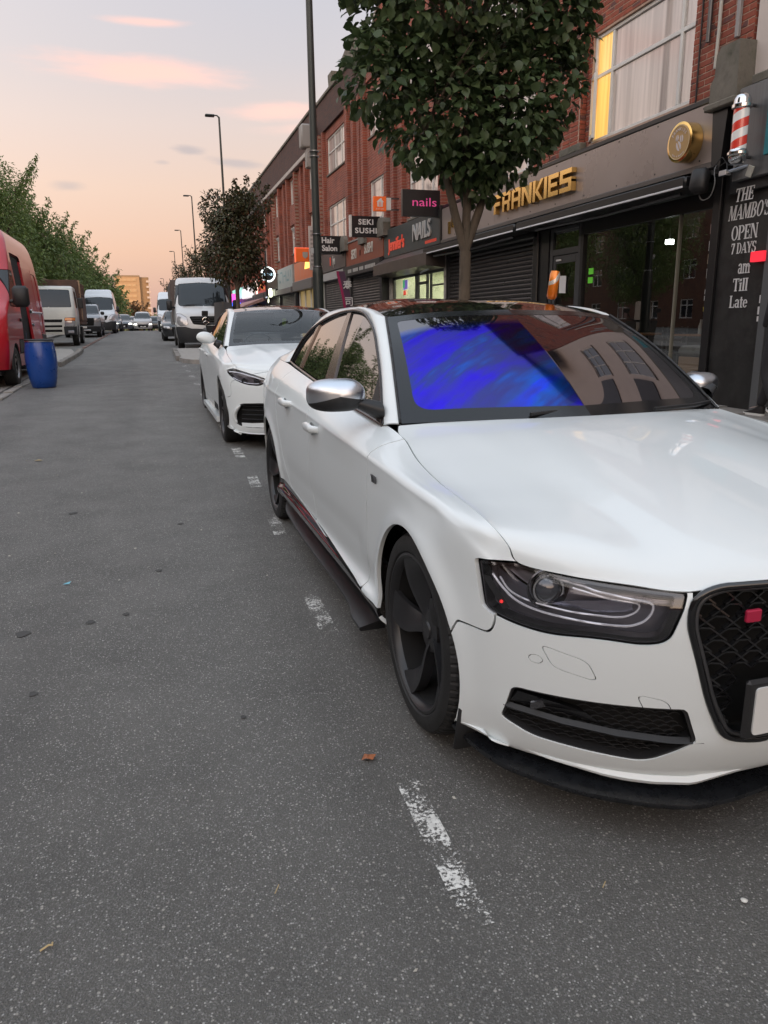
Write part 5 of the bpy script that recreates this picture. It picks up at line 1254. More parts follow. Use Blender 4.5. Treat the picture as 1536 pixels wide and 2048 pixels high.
# big window
gw = bpy.data.objects.new('shop_window', None); COL.objects.link(gw); par(gw, cf); zb = gz(10)+.15
for y0, y1 in ((8.46, 9.12), (9.12, 11.52)):
 q = MB(); q.quad((FX+.04, y0, zb+.10), (FX+.04, y1, zb+.10), (FX+.04, y1, 2.66), (FX+.04, y0, 2.66)); q.build('window_pane', M_sglass, gw)
q = MB(); q.bbox(FX+.01, FX+.07, 9.115, 9.125, zb+.1, 2.66, .001); q.build('glass_joint', mat('glass_joint', (.25, .24, .20), .4), gw)
q = MB(); q.bbox(FX, FX+.08, 8.36, 8.46, zb-.1, 2.86, .004); q.bbox(FX, FX+.08, 11.50, 11.58, zb-.1, 2.86, .004); q.bbox(FX, FX+.08, 8.46, 11.50, 2.66, 2.86, .004); q.bbox(FX, FX+.08, 8.46, 11.50, zb-.15, zb+.1, .004); q.build('window_frame', M_blk, gw)
for i_, (yy, zz) in enumerate(((11.35, 2.02), (11.36, 1.88))):
 q = MB(); q.prism([(yy, zz), (yy-.14, zz), (yy-.14, zz+.095), (yy, zz+.095)], 'X', FX+.034, FX+.037); q.build('green_sticker', mat('green_sticker', (.12, .50, .03), .5, emit=(.15, .8, .05), es=.12), gw)
for zz, c in ((1.60, M_paper), (1.52, M_paper), (1.38, mat('yellow_sticker', (.5, .42, .04), .5)), (2.35, mat('pink_sticker', (.42, .30, .28), .5)), (2.14, M_paper), (1.98, mat('tan_sticker', (.35, .28, .2), .5)), (1.80, mat('pale_sticker', (.4, .4, .38), .5))):
 q = MB(); q.prism([(8.52, zz), (8.47, zz), (8.47, zz+(.06 if zz < 1.7 else .12)), (8.52, zz+(.06 if zz < 1.7 else .12))], 'X', FX+.030, FX+.034); q.build('window_sticker', c, gw)
# interior room
rm = bpy.data.objects.new('cafe_interior', None); COL.objects.link(rm); par(rm, cf)
q = MB(); q.quad((FX+.1, 8.4, .32), (12.5, 8.4, .32), (12.5, 12.6, .32), (FX+.1, 12.6, .32)); q.build('floor', mat('dark_floor', (.035, .03, .028), .4), rm)
q = MB(); q.quad((FX+.1, 8.4, 3.0), (FX+.1, 12.6, 3.0), (12.5, 12.6, 3.0), (12.5, 8.4, 3.0)); q.quad((12.5, 8.4, .32), (12.5, 8.4, 3), (12.5, 12.6, 3), (12.5, 12.6, .32)); q.quad((FX+.1, 12.6, .32), (12.5, 12.6, .32), (12.5, 12.6, 3.), (FX+.1, 12.6, 3.)); q.quad((FX+.1, 8.4, .32), (FX+.1, 8.4, 3), (12.5, 8.4, 3), (12.5, 8.4, .32)); q.build('interior_wall', mat('dark_interior', (.012, .012, .010), .8), rm)
lm = thing('ceiling_lamp', 'small bright lamp hanging inside the dark cafe', 'lamp', (8.6, 11.4, 2.6))
q = MB(); q.cyl((8.6, 11.4, 2.53), (8.6, 11.4, 2.60), .07, n=16); q.build('lamp_bulb', mat('lit_lamp', (1, 1, 1), .5, emit=(.95, 1, .92), es=14), lm)
q = MB(); q.tube([(8.6, 11.4, 2.6), (8.6, 11.4, 3.0)], .006, 6); q.build('lamp_cord', M_dark, lm)
def table(x, y, lab, z=.32):
 t_ = thing('cafe_table', lab, 'table', (x, y, z), group='tables inside the cafe')
 q = MB(); q.bbox(x-.35, x+.35, y-.35, y+.35, z+.72, z+.75, .005); q.build('table_top', mat('table_wood', (.30, .14, .06), .4, var=.25, vscale=8), t_)
 q = MB(); q.cyl((x, y, z), (x, y, z+.72), .03, n=10); q.cyl((x, y, z), (x, y, z+.02), .22, n=16); q.build('table_leg', M_dark, t_); return t_
def chair(x, y, rz, lab, z=.32):
 t_ = thing('cafe_chair', lab, 'chair', (x, y, z), rz, group='chairs inside the cafe')
 def lo(n_, f):
  q = MB(); q.M = Matrix.Translation((x, y, z)) @ Matrix.Rotation(rz, 4, 'Z'); f(q); return q.build(n_, M_dark2, t_)
 lo('seat', lambda q: q.bbox(-.2, .2, -.2, .2, .43, .46, .008))
 for a, b_ in ((-.18, -.18), (.18, -.18)): lo('leg', lambda q: q.cyl((a, b_, 0), (a, b_, .43), .013, n=6))
 for a, b_ in ((-.18, .19), (.18, .19)): lo('leg', lambda q: q.cyl((a, b_, 0), (a, b_+.03, .86), .013, n=6))
 for k_ in range(4): lo('back_slat', lambda q: q.bbox(-.18, .18, .19, .21, .56+.08*k_, .60+.08*k_, .003))
M_dark2 = mat('chair_grey', (.10, .10, .10), .4, metal=.5)
tabs = [(8.0, 9.6), (8.0, 11.0), (9.7, 10.2)]
for (a, b_), nm in zip(tabs, ('by the window with the bottles', 'behind the door', 'deeper in the room')):
 table(a, b_, 'square wooden cafe table '+nm); chair(a-.0, b_-.55, pi, 'dark slat-backed chair on the near side of the table '+nm); chair(a, b_+.55, 0, 'dark slat-backed chair on the far side of the table '+nm)
bt = thing('bottle_row', 'sauce bottles and glasses standing on the cafe table by the window', 'bottles', (8.0, 9.6, 1.07))
for i_ in range(5): q = MB(); q.lathe([(0, 1.07), (.03, 1.07), (.032, 1.18), (.012, 1.24), (.012, 1.28), (0, 1.28)], 10, 'Z', (7.82+.06*i_, 9.5+.05*(i_ % 2), 0)); q.build('bottle', mat('bottle_pale', (.5, .5, .48), .3), bt, 40)
st = thing('bench_seat', 'padded grey bench on a tan base just inside the cafe window', 'bench', (7.5, 8.75, .32))
q = MB(); q.bbox(7.12, 8.2, 8.45, 9.05, .32, .78, .01); q.build('bench_base', mat('tan_base', (.30, .19, .11), .6), st); q = MB(); q.bbox(7.1, 8.2, 8.43, 9.08, .78, .93, .05); q.build('cushion', mat('grey_cushion', (.20, .20, .19), .8), st, 50)

# ------------------------------------------------------------------ barber corner: black panel, post, pole, cream house
bb = thing('barber_building', 'cream rendered building next door with grey metal cladding over the black barber panel', 'building', (FX, 2, 0))
CZ = 9.8
holesB = []
for yc in (6.2, 2.2, -2.0, -6.2, -10.4):
 for zc in (4.75, 7.35): holesB.append((yc-1.05, yc+1.05, zc-.1 if zc < 5 else zc, zc+1.3))
wall_holes('rendered_wall', M_cream, bb, -14, 8.0, 3.9, CZ, holesB, x=FX-.002, rev=.1)
for h in holesB: window(bb, *h, cols=(.33, .67), trans=.6, sill=True, pane=mat('dark_house_glass', (.02, .022, .03), .03, spec=1, ior=1.8))
for yc in (4.2, .1, -4.1, -8.3):
 for z_ in (4.9, 7.5):
  q = MB(); q.bbox(FX-.05, FX-.003, yc-.75, yc+.75, z_, z_+1.0, .005); q.build('dark_cladding_panel', mat('dark_infill', (.03, .03, .035), .4), bb)
shell(bb, -14, 8.0, 0, CZ, m=M_cream); q = MB(); q.bbox(FX-.15, FX+.1, -14.1, 8.02, CZ, CZ+.15, .02); q.build('coping', M_stone, bb)
q = MB(); q.bbox(FX-.14, FX, -14, 7.86, 3.88, 3.99, .015); q.build('stone_ledge', M_stone, bb)
q = MB(); q.bbox(FX-.22, FX-.1, -14, 7.93, 2.86, 3.86, .01); q.build('ribbed_cladding', mat('grey_ribbed_metal', (.16, .165, .17), .4, metal=.5, var=.15, vscale=3, stretch=(1, 14, .3)), bb)
q = MB(); q.bbox(FX-.24, FX-.22, 6.7, 7.45, 3.06, 3.80, .006); q.build('teal_sign_panel', mat('teal_panel', (.02, .20, .24), .4), bb)
q = MB(); q.bbox(FX-.05, FX+.3, -14, 6.8, .1, 3.0, .01); q.build('lower_front', M_blk, bb)
pn = thing('opening_hours_sign', 'black panel with white opening hours lettering between cafe window and barber shop', 'sign', (FX, 7.8, .3))
q = MB(); q.bbox(FX-.06, FX+.1, 7.42, 8.22, .1, 2.98, .006); q.build('panel_board', mat('scuffed_black_board', (.014, .014, .014), .42, var=.5, vscale=5, var2=(.03, .03, .028), v2scale=6), pn)
q = MB(); q.bbox(FX-.10, FX+.1, 8.225, 8.36, .1, 3.05, .006); q.build('corner_post', M_blk, pn)
q = MB(); q.bbox(FX-.14, FX-.07, 7.40, 8.05, 2.74, 3.04, .01); q.build('head_board', M_dark, pn)
q = MB(); q.bbox(FX-.09, FX+.1, 7.30, 7.415, .1, 2.9, .004); q.build('door_post', mat('grey_post', (.10, .105, .11), .5), pn)
# slab-serif letters built from stems, hairlines and serifs
def serif(ch):
 """strokes in a 1-high box: list of polygons, and advance width"""
 S_ = .20; t_ = .07; s = .07
 def rc(a, b_, c, d): return [(a, b_), (c, b_), (c, d), (a, d)]
 def stem(x, y0=0, y1=1, w=S_, sf=True): return [rc(x, y0, x+w, y1)]+([rc(x-s, y0, x+w+s, y0+t_), rc(x-s, y1-t_, x+w+s, y1)] if sf else [])
 def arc(cx, cy, rx, ry, a0, a1, wx=.19, wy=.07, n=14):
  o = [(cx+rx*cos(t), cy+ry*sin(t)) for t in np.linspace(a0, a1, n)]; i = [(cx+(rx-wx)*cos(t), cy+(ry-wy)*sin(t)) for t in np.linspace(a1, a0, n)]; return [o+i]
 if ch == 'T': return stem(.30, 0, 1)+[rc(0, .91, .80, 1), rc(0, .72, .07, .93), rc(.73, .72, .80, .93)], .84
 if ch == 'H': return stem(.06)+stem(.56)+[rc(.2, .46, .6, .54)], .88
 if ch == 'E': return stem(.06)+[rc(.06, .92, .66, 1), rc(.06, 0, .68, .08), rc(.2, .46, .5, .54), rc(.59, .75, .66, .94), rc(.61, .06, .68, .27), rc(.45, .36, .51, .64)], .76
 if ch == 'M': return stem(.06, w=.1)+stem(.80)+[[(.08, 1), (.28, 1), (.62, 0), (.50, 0)], [(.50, 0), (.60, 0), (.86, 1), (.78, 1)]], 1.12
 if ch == 'A': return [[(.0, 0), (.09, 0), (.46, 1), (.38, 1)], [(.34, 1), (.52, 1), (.88, 0), (.64, 0)], rc(.16, .28, .62, .36), rc(-.05, 0, .2, t_), rc(.55, 0, .95, t_)], .92
 if ch == 'B': return stem(.06)+arc(.36, .75, .34, .25, -pi/2, pi/2)+arc(.38, .25, .38, .27, -pi/2, pi/2), .82
 if ch == 'O': return arc(.42, .5, .42, .52, 0, 2*pi), .88
 if ch == 'P': return stem(.06)+arc(.36, .73, .38, .28, -pi/2, pi/2), .78
 if ch == 'N': return stem(.06, w=.09)+stem(.70, w=.09)+[[(.06, 1), (.28, 1), (.79, 0), (.66, 0)]], .90
 if ch == 'D': return stem(.06)+arc(.36, .5, .44, .5, -pi/2, pi/2), .86
 if ch == 'Y': return stem(.32, 0, .5)+[[(0, 1), (.24, 1), (.52, .46), (.34, .46)], [(.74, 1), (.84, 1), (.50, .46), (.42, .46)], rc(-.06, .93, .3, 1), rc(.6, .93, .9, 1)], .86
 if ch == 'S': return arc(.34, .74, .32, .27, R(20), R(255))+arc(.34, .27, .34, .28, R(-160), R(80))+[rc(.60, .70, .66, .98), rc(.02, .02, .08, .32)], .76
 if ch == '7': return [rc(.02, .88, .62, 1), [(.40, .90), (.62, .90), (.34, 0), (.14, 0)], rc(.02, .70, .08, .90)], .66
 if ch == "'": return [[(.05, 1), (.2, 1), (.12, .7), (.07, .7)]], .24
 if ch == 'L': return stem(.06)+[rc(.06, 0, .68, .08), rc(.61, .06, .68, .32)], .74
 if ch == 'i': return stem(.07, 0, .66)+arc(.17, .86, .12, .11, 0, 2*pi, .119, .109), .38
 if ch == 'l': return stem(.07, 0, 1), .38
 if ch == 'a': return stem(.36, 0, .48, w=.17, sf=False)+arc(.27, .47, .26, .22, 0, R(165), .17)+arc(.23, .19, .22, .2, R(60), R(330), .15)+[rc(.45, 0, .62, .07)], .62
 if ch == 'm': return stem(.06, 0, .66, w=.16)+stem(.45, 0, .5, w=.16)+stem(.84, 0, .5, w=.16)+arc(.38, .46, .23, .2, 0, R(170), .16)+arc(.77, .46, .23, .2, 0, R(170), .16), 1.12
 if ch == 't': return stem(.12, 0, .86, w=.17, sf=False)+[rc(0, .58, .42, .66), rc(.2, 0, .42, .07)], .44
 if ch == 'e': return arc(.29, .33, .29, .34, R(5), R(330), .17)+[rc(.1, .33, .56, .40)], .60
 if ch == 's': return arc(.22, .48, .2, .18, R(20), R(255), .13)+arc(.22, .19, .22, .19, R(-160), R(80), .13), .46
 return [], .35
M_lett = mat('white_vinyl', (.66, .66, .66), .45)
def serif_line(parent, txt, yL, zb, h, wid, slant=0.0, x=FX-.064):
 """yL: reader's left edge (larger y); drawn towards smaller y"""
 adv = [serif(c)[1] for c in txt]; tot = sum(adv); sx = wid/tot; u = 0
 for c, a in zip(txt, adv):
  polys = serif(c)[0]
  if polys:
   q = MB()
   for k_, p in enumerate(polys): q.prism([(yL-(u+px*1.0)*sx-slant*h*py, zb+py*h) for px, py in p], 'X', x-.0015-.00035*k_, x)
   q.build('letter', M_lett, parent)
  u += a
for txt, yL, zb, h, wid, sl, xx in (('THE', 7.93, 2.635, .15, .30, .12, FX-.142), ("MAMBO'S", 8.10, 2.445, .17, .66, .12, FX-.064), ('OPEN', 8.02, 2.21, .165, .43, 0, FX-.064), ('7 DAYS', 8.00, 2.05, .125, .41, 0, FX-.064),
        ('am', 7.85, 1.815, .17, .20, 0, FX-.064), ('Till', 7.91, 1.61, .15, .25, 0, FX-.064), ('Late', 7.94, 1.415, .145, .30, 0, FX-.064)):
 serif_line(pn, txt, yL, zb, h, wid, sl, xx)
q = MB(); q.bbox(FX-.13, FX-.07, 7.40, 7.60, 1.93, 2.045, .004); q.build('red_light_box', mat('lit_red', (.7, .02, .03), .4, emit=(1, .03, .06), es=.7), pn)
q = MB(); q.prism([(7.45, 1.46), (7.415, 1.46), (7.415, 1.55), (7.45, 1.55)], 'X', FX-.070, FX-.061); q.prism([(7.46, 1.33), (7.42, 1.33), (7.42, 1.42), (7.46, 1.42)], 'X', FX-.070, FX-.061); q.prism([(7.46, 1.25), (7.42, 1.25), (7.42, 1.31), (7.46, 1.31)], 'X', FX-.070, FX-.061); q.build('small_label', M_paper, pn)
# barber pole
bp_ = thing('barber_pole', 'red and white striped barber pole with chrome caps on the grey cladding', 'barber pole', (FX-.40, 7.68, 3.05))
def pole_mat():
 B = TN('barber_stripes', .25); o = B.sepx(B.math('MULTIPLY', 1, 1) and B.pos)
 tc = B.t.nodes.new('ShaderNodeTexCoord').outputs['Object']; s_ = B.sepx(tc); a = B.math('ARCTAN2', s_[1], s_[0])
 f = B.math('FRACT', B.math('ADD', B.math('MULTIPLY', s_[2], 5.2), B.math('MULTIPLY', a, 1/(2*pi)*-1.0)))
 c = B.mix(B.math('GREATER_THAN', f, .5), (.70, .70, .70), (.62, .045, .03)); B.put(B.b.inputs['Base Color'], c); B.put(B.b.inputs['Emission Color'], c); B.b.inputs['Emission Strength'].default_value = .12; B.b.inputs['Coat Weight'].default_value = 1; return B.m
px_, py_ = FX-.40, 7.66
q = MB(); q.lathe([(.085, 0), (.085, .44)], 32, 'Z'); o = q.build('striped_cylinder', pole_mat(), None, 60); o.location = (px_, py_, 3.14); par(o, bp_)
for zz, pr_ in ((3.0, [(0, .0), (.07, .0), (.095, .03), (.098, .08), (.115, .095), (.115, .12), (.098, .135), (.092, .15)]), (3.57, [(.092, 0), (.11, .012), (.11, .045), (.095, .055), (.092, .10), (.078, .135), (.045, .16), (0, .168)])):
 q = MB(); q.lathe(pr_, 32, 'Z', (px_, py_, zz)); q.build('pole_cap', M_chrome, bp_, 40)
q = MB(); q.tube([(px_+.06, py_, 3.08), (FX-.2, py_, 3.08)], .02, 8); q.build('wall_arm', M_grey, bp_, 40); q = MB(); q.tube([(px_+.06, py_, 3.62), (FX-.2, py_, 3.62)], .02, 8); q.build('wall_arm', M_grey, bp_, 40)
q = MB(); q.bbox(px_+.06, px_+.14, py_+.24, py_+.36, 2.93, 2.99, .006); q.tube([(px_+.1, py_+.3, 2.96), (px_+.2, py_+.02, 3.0)], .02, 6); q.build('bracket_plate', M_satin, bp_)
ls = thing('light_switch_box', 'small white switch plate hanging askew under the barber pole', 'switch', (FX-.3, 7.6, 2.9)); q = MB(); q.M = Matrix.Translation((FX-.26, 7.60, 2.92)) @ Matrix.Rotation(.4, 4, 'X'); q.bbox(-.01, .01, -.045, .045, -.06, .06, .005); q.build('plate', mat('old_plastic', (.42, .42, .38), .5), ls)
# ------------------------------------------------------------------ second block: nails, sushi and hair shops
blk = thing('shop_block', 'red brick block with dark stained parapet above the nail, sushi and hair shops', 'building', (FX, 24, gz(24)))
hB = [(17.95, 20.35, 4.0, 5.55), (22.30, 24.10, 4.0, 5.55), (26.90, 29.80, 3.98, 5.60), (17.95, 20.35, 6.8, 8.05), (22.30, 24.10, 6.8, 8.0), (26.90, 29.80, 6.72, 7.98)]
wB = wall_holes('upper_wall', M_brick, blk, 17.55, 31.0, 3.0, 9.4, hB, rev=.16)
for h in hB: window(blk, *h, cols=(.30, .62) if h[1]-h[0] > 2 else (.4,), trans=.58)
M_brickdk = brick_mat('stained_parapet_brick', (.10, .045, .035), (.06, .035, .032), (.09, .07, .06))
q = MB(); q.box(FX-.10, FX, 24.2, 31.0, 8.28, 9.34); q.build('parapet', M_brickdk, blk)
q = MB(); q.bbox(FX-.16, FX+.2, 24.2, 31.05, 9.34, 9.46, .02); q.bbox(FX-.16, FX+.2, 17.5, 24.2, 9.40, 9.52, .02); q.build('coping', M_stone, blk)
q = MB(); q.prism([(24.2, 9.46), (27.4, 9.46), (27.0, 9.72), (26.2, 9.92), (25.0, 9.95), (24.3, 9.80)], 'X', FX-.14, FX+.25); q.build('mossy_pediment', M_stone, blk)
q = MB(); q.prism([(28.7, 9.46), (29.1, 9.46), (29.2, 9.95), (28.6, 9.95)], 'X', FX-.05, FX+.3); q.build('chimney_pot', M_stone, blk)
q = MB(); q.prism([(22.4, 8.35), (24.25, 8.35), (24.25, 8.9), (22.4, 10.1), (17.6, 10.1), (17.6, 8.35)], 'X', FX-.06, FX+.2); q.build('gable_wall', M_brick, blk)
q = MB(); q.prism([(24.3, 8.88), (24.3, 9.0), (22.4, 10.22), (17.55, 10.22), (17.55, 10.1), (22.4, 10.1)], 'X', FX-.12, FX+.22); q.build('gable_coping', mat('pale_coping', (.42, .38, .34), .85, var=.2, vscale=4), blk)
for y0, y1, d in ((24.38, 24.66, .13), (24.95, 25.25, .09), (25.55, 25.85, .13), (26.25, 26.55, .16), (21.4, 21.7, .10), (21.95, 22.2, .14), (30.05, 30.3, .12), (30.6, 30.85, .16), (20.6, 20.85, .12), (17.6, 17.85, .14)):
 q = MB(); q.box(FX-d, FX, y0, y1, 3.95, 8.28); q.build('brick_pier', M_brick, blk)
shell(blk, 17.55, 31.0, 0, 9.4)
q = MB(); q.tube([(FX-.02, 26.75, 4), (FX-.05, 26.75, 8.2)], .04, 8); q.build('downpipe', mat('brown_pipe', (.07, .04, .03), .5), blk, 40)
for (a, b_, c) in ((24.3, 4.02, .28), (31.0, 4.0, .24), (22.1, 4.02, .3), (26.65, 4.0, .3)):
 q = MB(); q.prism([(a-.35, b_-.28), (a+.35, b_-.28), (a+.33, b_+.08), (a+.15, b_+.22), (a-.15, b_+.22), (a-.33, b_+.08)], 'X', FX-c, FX); q.build('stone_corbel', M_stone, blk)
for yy in (24.0, 28.0):
 w_ = thing('overhead_wire', ('thin wire crossing in front of the %s first floor windows' % ('nearer' if yy < 25 else 'further')), 'wire', (FX, yy, 5.4)); q = MB(); q.tube([(FX-.2, yy-2.4, 5.42), (FX-.22, yy-.5, 5.36), (FX-.2, yy+1.6, 5.40)], .008, 5); q.build('wire', M_dark, w_)

def shopfront(name, label, y0, y1): return thing(name, label, 'shop front', (FX, (y0+y1)/2, gz((y0+y1)/2)))
# nails
s = shopfront('nail_shop', 'brightly lit nail shop with grey fascia and sloping canopy', 17.6, 22.15)
M_fg = mat('dark_green_grey_fascia', (.045, .052, .05), .5, var=.15, vscale=2)
q = MB(); q.bbox(FX-.17, FX-.10, 17.58, 22.12, 3.12, 3.88, .006); fa = q.build('fascia', M_fg, s)
q = MB(); q.bbox(FX-.20, FX-.08, 17.50, 17.58, 3.0, 3.95, .004); q.bbox(FX-.18, FX-.10, 17.58, 22.12, 3.10, 3.125, .002); q.build('fascia_end', M_blk, s)
text_sign(s, "Jennifer's", .44, mat('sign_red', (.55, .05, .03), .4, emit=(.8, .08, .04), es=.25), FX-.172, 20.95, 3.42, extrude=.012, bold=.012, xs=1.0, spacing=.9)
text_sign(s, 'NAILS', .56, mat('sign_silver', (.55, .54, .52), .35, metal=.3), FX-.175, 18.85, 3.52, extrude=.03, bold=.012, xs=.92)
q = MB()
for i_ in range(9): q.bbox(FX-.176, FX-.17, 18.62-.09*i_-.06, 18.62-.09*i_, 3.19, 3.26, .001)
q.build('small_red_print', MATS['sign_red'], s)
q = MB(); q.prism([(FX-.16, 3.10), (FX-.52, 2.90), (FX-.52, 2.62), (FX-.02, 2.56), (FX-.02, 3.10)], 'Y', 17.62, 22.1); q.build('canopy', mat('brown_canopy', (.085, .068, .06), .38, metal=.3, var=.15, vscale=2), s)
q = MB(); q.bbox(FX-.02, FX+.12, 21.85, 22.15, .2, 3.1, .01); q.build('pier', mat('peeling_white', (.36, .34, .31), .7, var=.3, vscale=9, var2=(.10, .09, .08), v2scale=7), s); q = MB(); q.bbox(FX-.02, FX+.12, 17.56, 17.72, .2, 3.1, .01); q.build('pier', mat('peeling_white'), s)
zf = gz(20)+.13
gp = bpy.data.objects.new('glazing', None); COL.objects.link(gp); par(gp, s)
q = MB()
for a, b_ in ((21.78, 21.85), (19.83, 19.93), (19.70, 19.76), (18.98, 19.06), (18.74, 18.80), (17.72, 17.80)): q.bbox(FX+.02, FX+.08, a, b_, zf, 2.58, .004)
q.bbox(FX+.02, FX+.08, 17.7, 21.85, 2.50, 2.60, .004); q.bbox(FX+.02, FX+.08, 18.98, 19.76, 2.26, 2.33, .004); q.bbox(FX+.02, FX+.08, 17.72, 18.8, 2.18, 2.22, .004); q.build('glazing_bar', M_dfr, gp)
for a, b_ in ((19.93, 21.78), (19.06, 19.70), (17.80, 18.74)):
 q = MB(); q.quad((FX+.05, a, zf), (FX+.05, b_, zf), (FX+.05, b_, 2.5), (FX+.05, a, 2.5)); q.build('shop_pane', M_sglass, gp)
q = MB(); x_ = 11.5; q.quad((x_, 17.7, .3), (x_, 21.9, .3), (x_, 21.9, 2.75), (x_, 17.7, 2.75)); q.quad((FX+.1, 17.7, .3), (x_, 17.7, .3), (x_, 17.7, 2.75), (FX+.1, 17.7, 2.75)); q.quad((FX+.1, 21.9, .3), (FX+.1, 21.9, 2.75), (x_, 21.9, 2.75), (x_, 21.9, .3)); q.quad((FX+.1, 17.7, .3), (FX+.1, 21.9, .3), (x_, 21.9, .3), (x_, 17.7, .3)); q.quad((FX+.1, 17.7, 2.75), (x_, 17.7, 2.75), (x_, 21.9, 2.75), (FX+.1, 21.9, 2.75))
q.build('shop_interior', mat('pale_interior', (.66, .68, .54), .7), s)
q = MB()
for a in (18.6, 20.0, 21.2):
 for b_ in (7.7, 9.0, 10.3): q.bbox(b_-.3, b_+.3, a-.3, a+.3, 2.70, 2.73, .005)
q.build('ceiling_light', mat('shop_ceiling_light', (1, 1, .9), .5, emit=(1, 1, .78), es=10), s)
q = MB(); q.bbox(10.9, 11.4, 18.2, 18.9, .3, 2.1, .02); q.build('inner_door', mat('inner_door', (.55, .60, .28), .6), s); q = MB(); q.bbox(10.0, 10.4, 19.1, 19.5, .3, 1.2, .02); q.build('pink_cabinet', mat('pinkish', (.6, .38, .33), .6), s)
q = MB(); q.prism([(20.95, 2.18), (20.60, 2.20), (20.60, 2.45), (20.95, 2.43)], 'X', FX+.03, FX+.036); q.build('window_poster', mat('poster_violet', (.25, .18, .62), .5, emit=(.3, .2, .8), es=.3), gp)
q = MB(); q.prism([(20.97, 2.24), (20.82, 2.25), (20.82, 2.46), (20.97, 2.45)], 'X', FX+.022, FX+.028); q.build('poster_green', mat('poster_green', (.08, .5, .25), .5, emit=(.1, .7, .3), es=.3), gp)
q = MB(); q.prism([(20.92, 2.04), (20.72, 2.05), (20.72, 2.17), (20.92, 2.16)], 'X', FX+.022, FX+.028); q.build('poster_red', mat('poster_redd', (.7, .06, .04), .5, emit=(.9, .08, .05), es=.4), gp)
q = MB(); q.tube([(FX-.3, 18.6, 2.5), (FX-.34, 18.3, 2.52), (FX-.3, 18.0, 2.55)], .02, 6); q.build('canopy_arm', M_satin, s)
# sushi
s = shopfront('sushi_shop', 'sushi shop with terracotta fascia and closed dark shutter', 22.2, 26.6)
q = MB(); q.bbox(FX-.17, FX-.08, 22.2, 26.6, 3.20, 3.93, .006); q.build('fascia', mat('terracotta_fascia', (.24, .065, .035), .5, var=.12, vscale=3), s)
q = MB(); q.bbox(FX-.20, FX-.06, 22.15, 26.65, 3.93, 3.98, .006); q.build('fascia_flashing', mat('lead_grey', (.25, .24, .23), .5), s)
text_sign(s, 'SEKI', .42, mat('sign_pale', (.56, .53, .47), .45), FX-.173, 25.55, 3.52, extrude=.012, bold=.010, xs=.82, spacing=1.05)
q = MB(); q.bbox(FX-.185, FX-.17, 24.72, 24.86, 3.44, 3.60, .002); q.build('square_mark', mat('square_dark', (.10, .03, .02), .5), s)
text_sign(s, 'SUSHI', .42, mat('sign_pale'), FX-.173, 23.75, 3.56, extrude=.012, bold=.010, xs=.86, spacing=1.05)
q = MB(); q.bbox(FX-.30, FX-.04, 22.2, 26.6, 2.84, 3.17, .01); q.build('shutter_box', M_dark, s)
q = MB()
for i_ in range(20):
 if i_ in (3, 8, 12): continue
 a = 25.9-.165*i_; q.bbox(FX-.306, FX-.30, a-.12, a, 2.94, 3.05, .001)
q.build('small_print', mat('print_grey', (.42, .41, .39), .5), s)
shutter(s, 22.45, 26.45, gz(24)+.12, 2.84, FX+.02, M_shut2)
q = MB(); q.bbox(FX-.25, FX+.05, 22.14, 22.36, .3, 3.1, .01); q.build('pier', M_dark, s); q = MB(); q.bbox(FX-.05, FX+.05, 26.5, 26.7, .3, 3.2, .01); q.build('pier', M_dark, s)
# hair salon
s = shopfront('hair_shop', 'hair shop with brown fascia, white band and closed shutter left of the sushi shop', 26.7, 31)
q = MB(); q.bbox(FX-.17, FX-.08, 26.75, 31.0, 3.22, 3.90, .006); q.build('fascia', mat('grey_brown_fascia', (.095, .078, .072), .5), s)
text_sign(s, 'i', .40, mat('sign_red'), FX-.173, 29.0, 3.55, extrude=.02, bold=.02); text_sign(s, 'lye', .42, mat('sign_pale'), FX-.173, 28.45, 3.55, extrude=.012, bold=.012, xs=.8)
q = MB(); q.bbox(FX-.15, FX-.02, 26.8, 31.0, 2.90, 3.19, .006); q.build('white_band', mat('dull_white', (.42, .41, .40), .5), s)
shutter(s, 27.0, 30.7, gz(28)+.12, 2.90, FX+.02, M_shut2)
q = MB(); q.bbox(FX-.05, FX+.05, 26.72, 26.9, .4, 3.2, .01); q.build('pier', mat('dull_white'), s); q = MB(); q.bbox(FX-.05, FX+.05, 30.85, 31.0, .4, 3.2, .01); q.build('pier', mat('dull_white'), s)

# ------------------------------------------------------------------ long terrace beyond
ter = thing('far_terrace', 'long red brick terrace with white string course receding up the street', 'building', (FX, 60, gz(60)))
hC = []
for k_ in range(14):
 yc = 32.5+4.42*k_+(.0)
 hC += [(yc-.75, yc+.75, 4.55, 5.75), (yc-.75, yc+.75, 6.75, 7.80)]
wall_holes('upper_wall', M_brick, ter, 31.0, 94, 3.0, 9.5, hC, rev=.18)
for i_, h in enumerate(hC[:20]): window(ter, *h, cols=(.5,), trans=.6 if i_ % 3 else None, sill=i_ % 2 == 0)
for h in hC[20:]: window(ter, *h, cols=(), trans=None, sill=False)
for k_ in range(14):
 yc = 32.5+4.42*k_
 for dy, w_, d in ((-1.0, .30, .16), (1.0, .30, .16), (2.2, .26, .10)):
  q = MB(); q.box(FX-d, FX, yc+dy-w_/2, yc+dy+w_/2, 3.95, 7.93); q.build('brick_pier', M_brick, ter)
 q = MB(); q.box(FX-.06, FX, yc-.75, yc+.75, 5.82, 6.70); q.build('panel_brickwork', M_brick, ter)
q = MB(); q.bbox(FX-.24, FX, 31.0, 94, 7.95, 8.13, .02); q.build('string_course', mat('string_course_white', (.46, .42, .39), .8, var=.15, vscale=2), ter)
q = MB(); q.box(FX-.12, FX-.0, 31.0, 94, 8.13, 9.42); q.build('parapet', M_brickdk, ter)
q = MB(); q.bbox(FX-.18, FX+.2, 31.0, 94, 9.42, 9.54, .02); q.build('coping', M_stone, ter)
shell(ter, 31.0, 94, 0, 9.5)
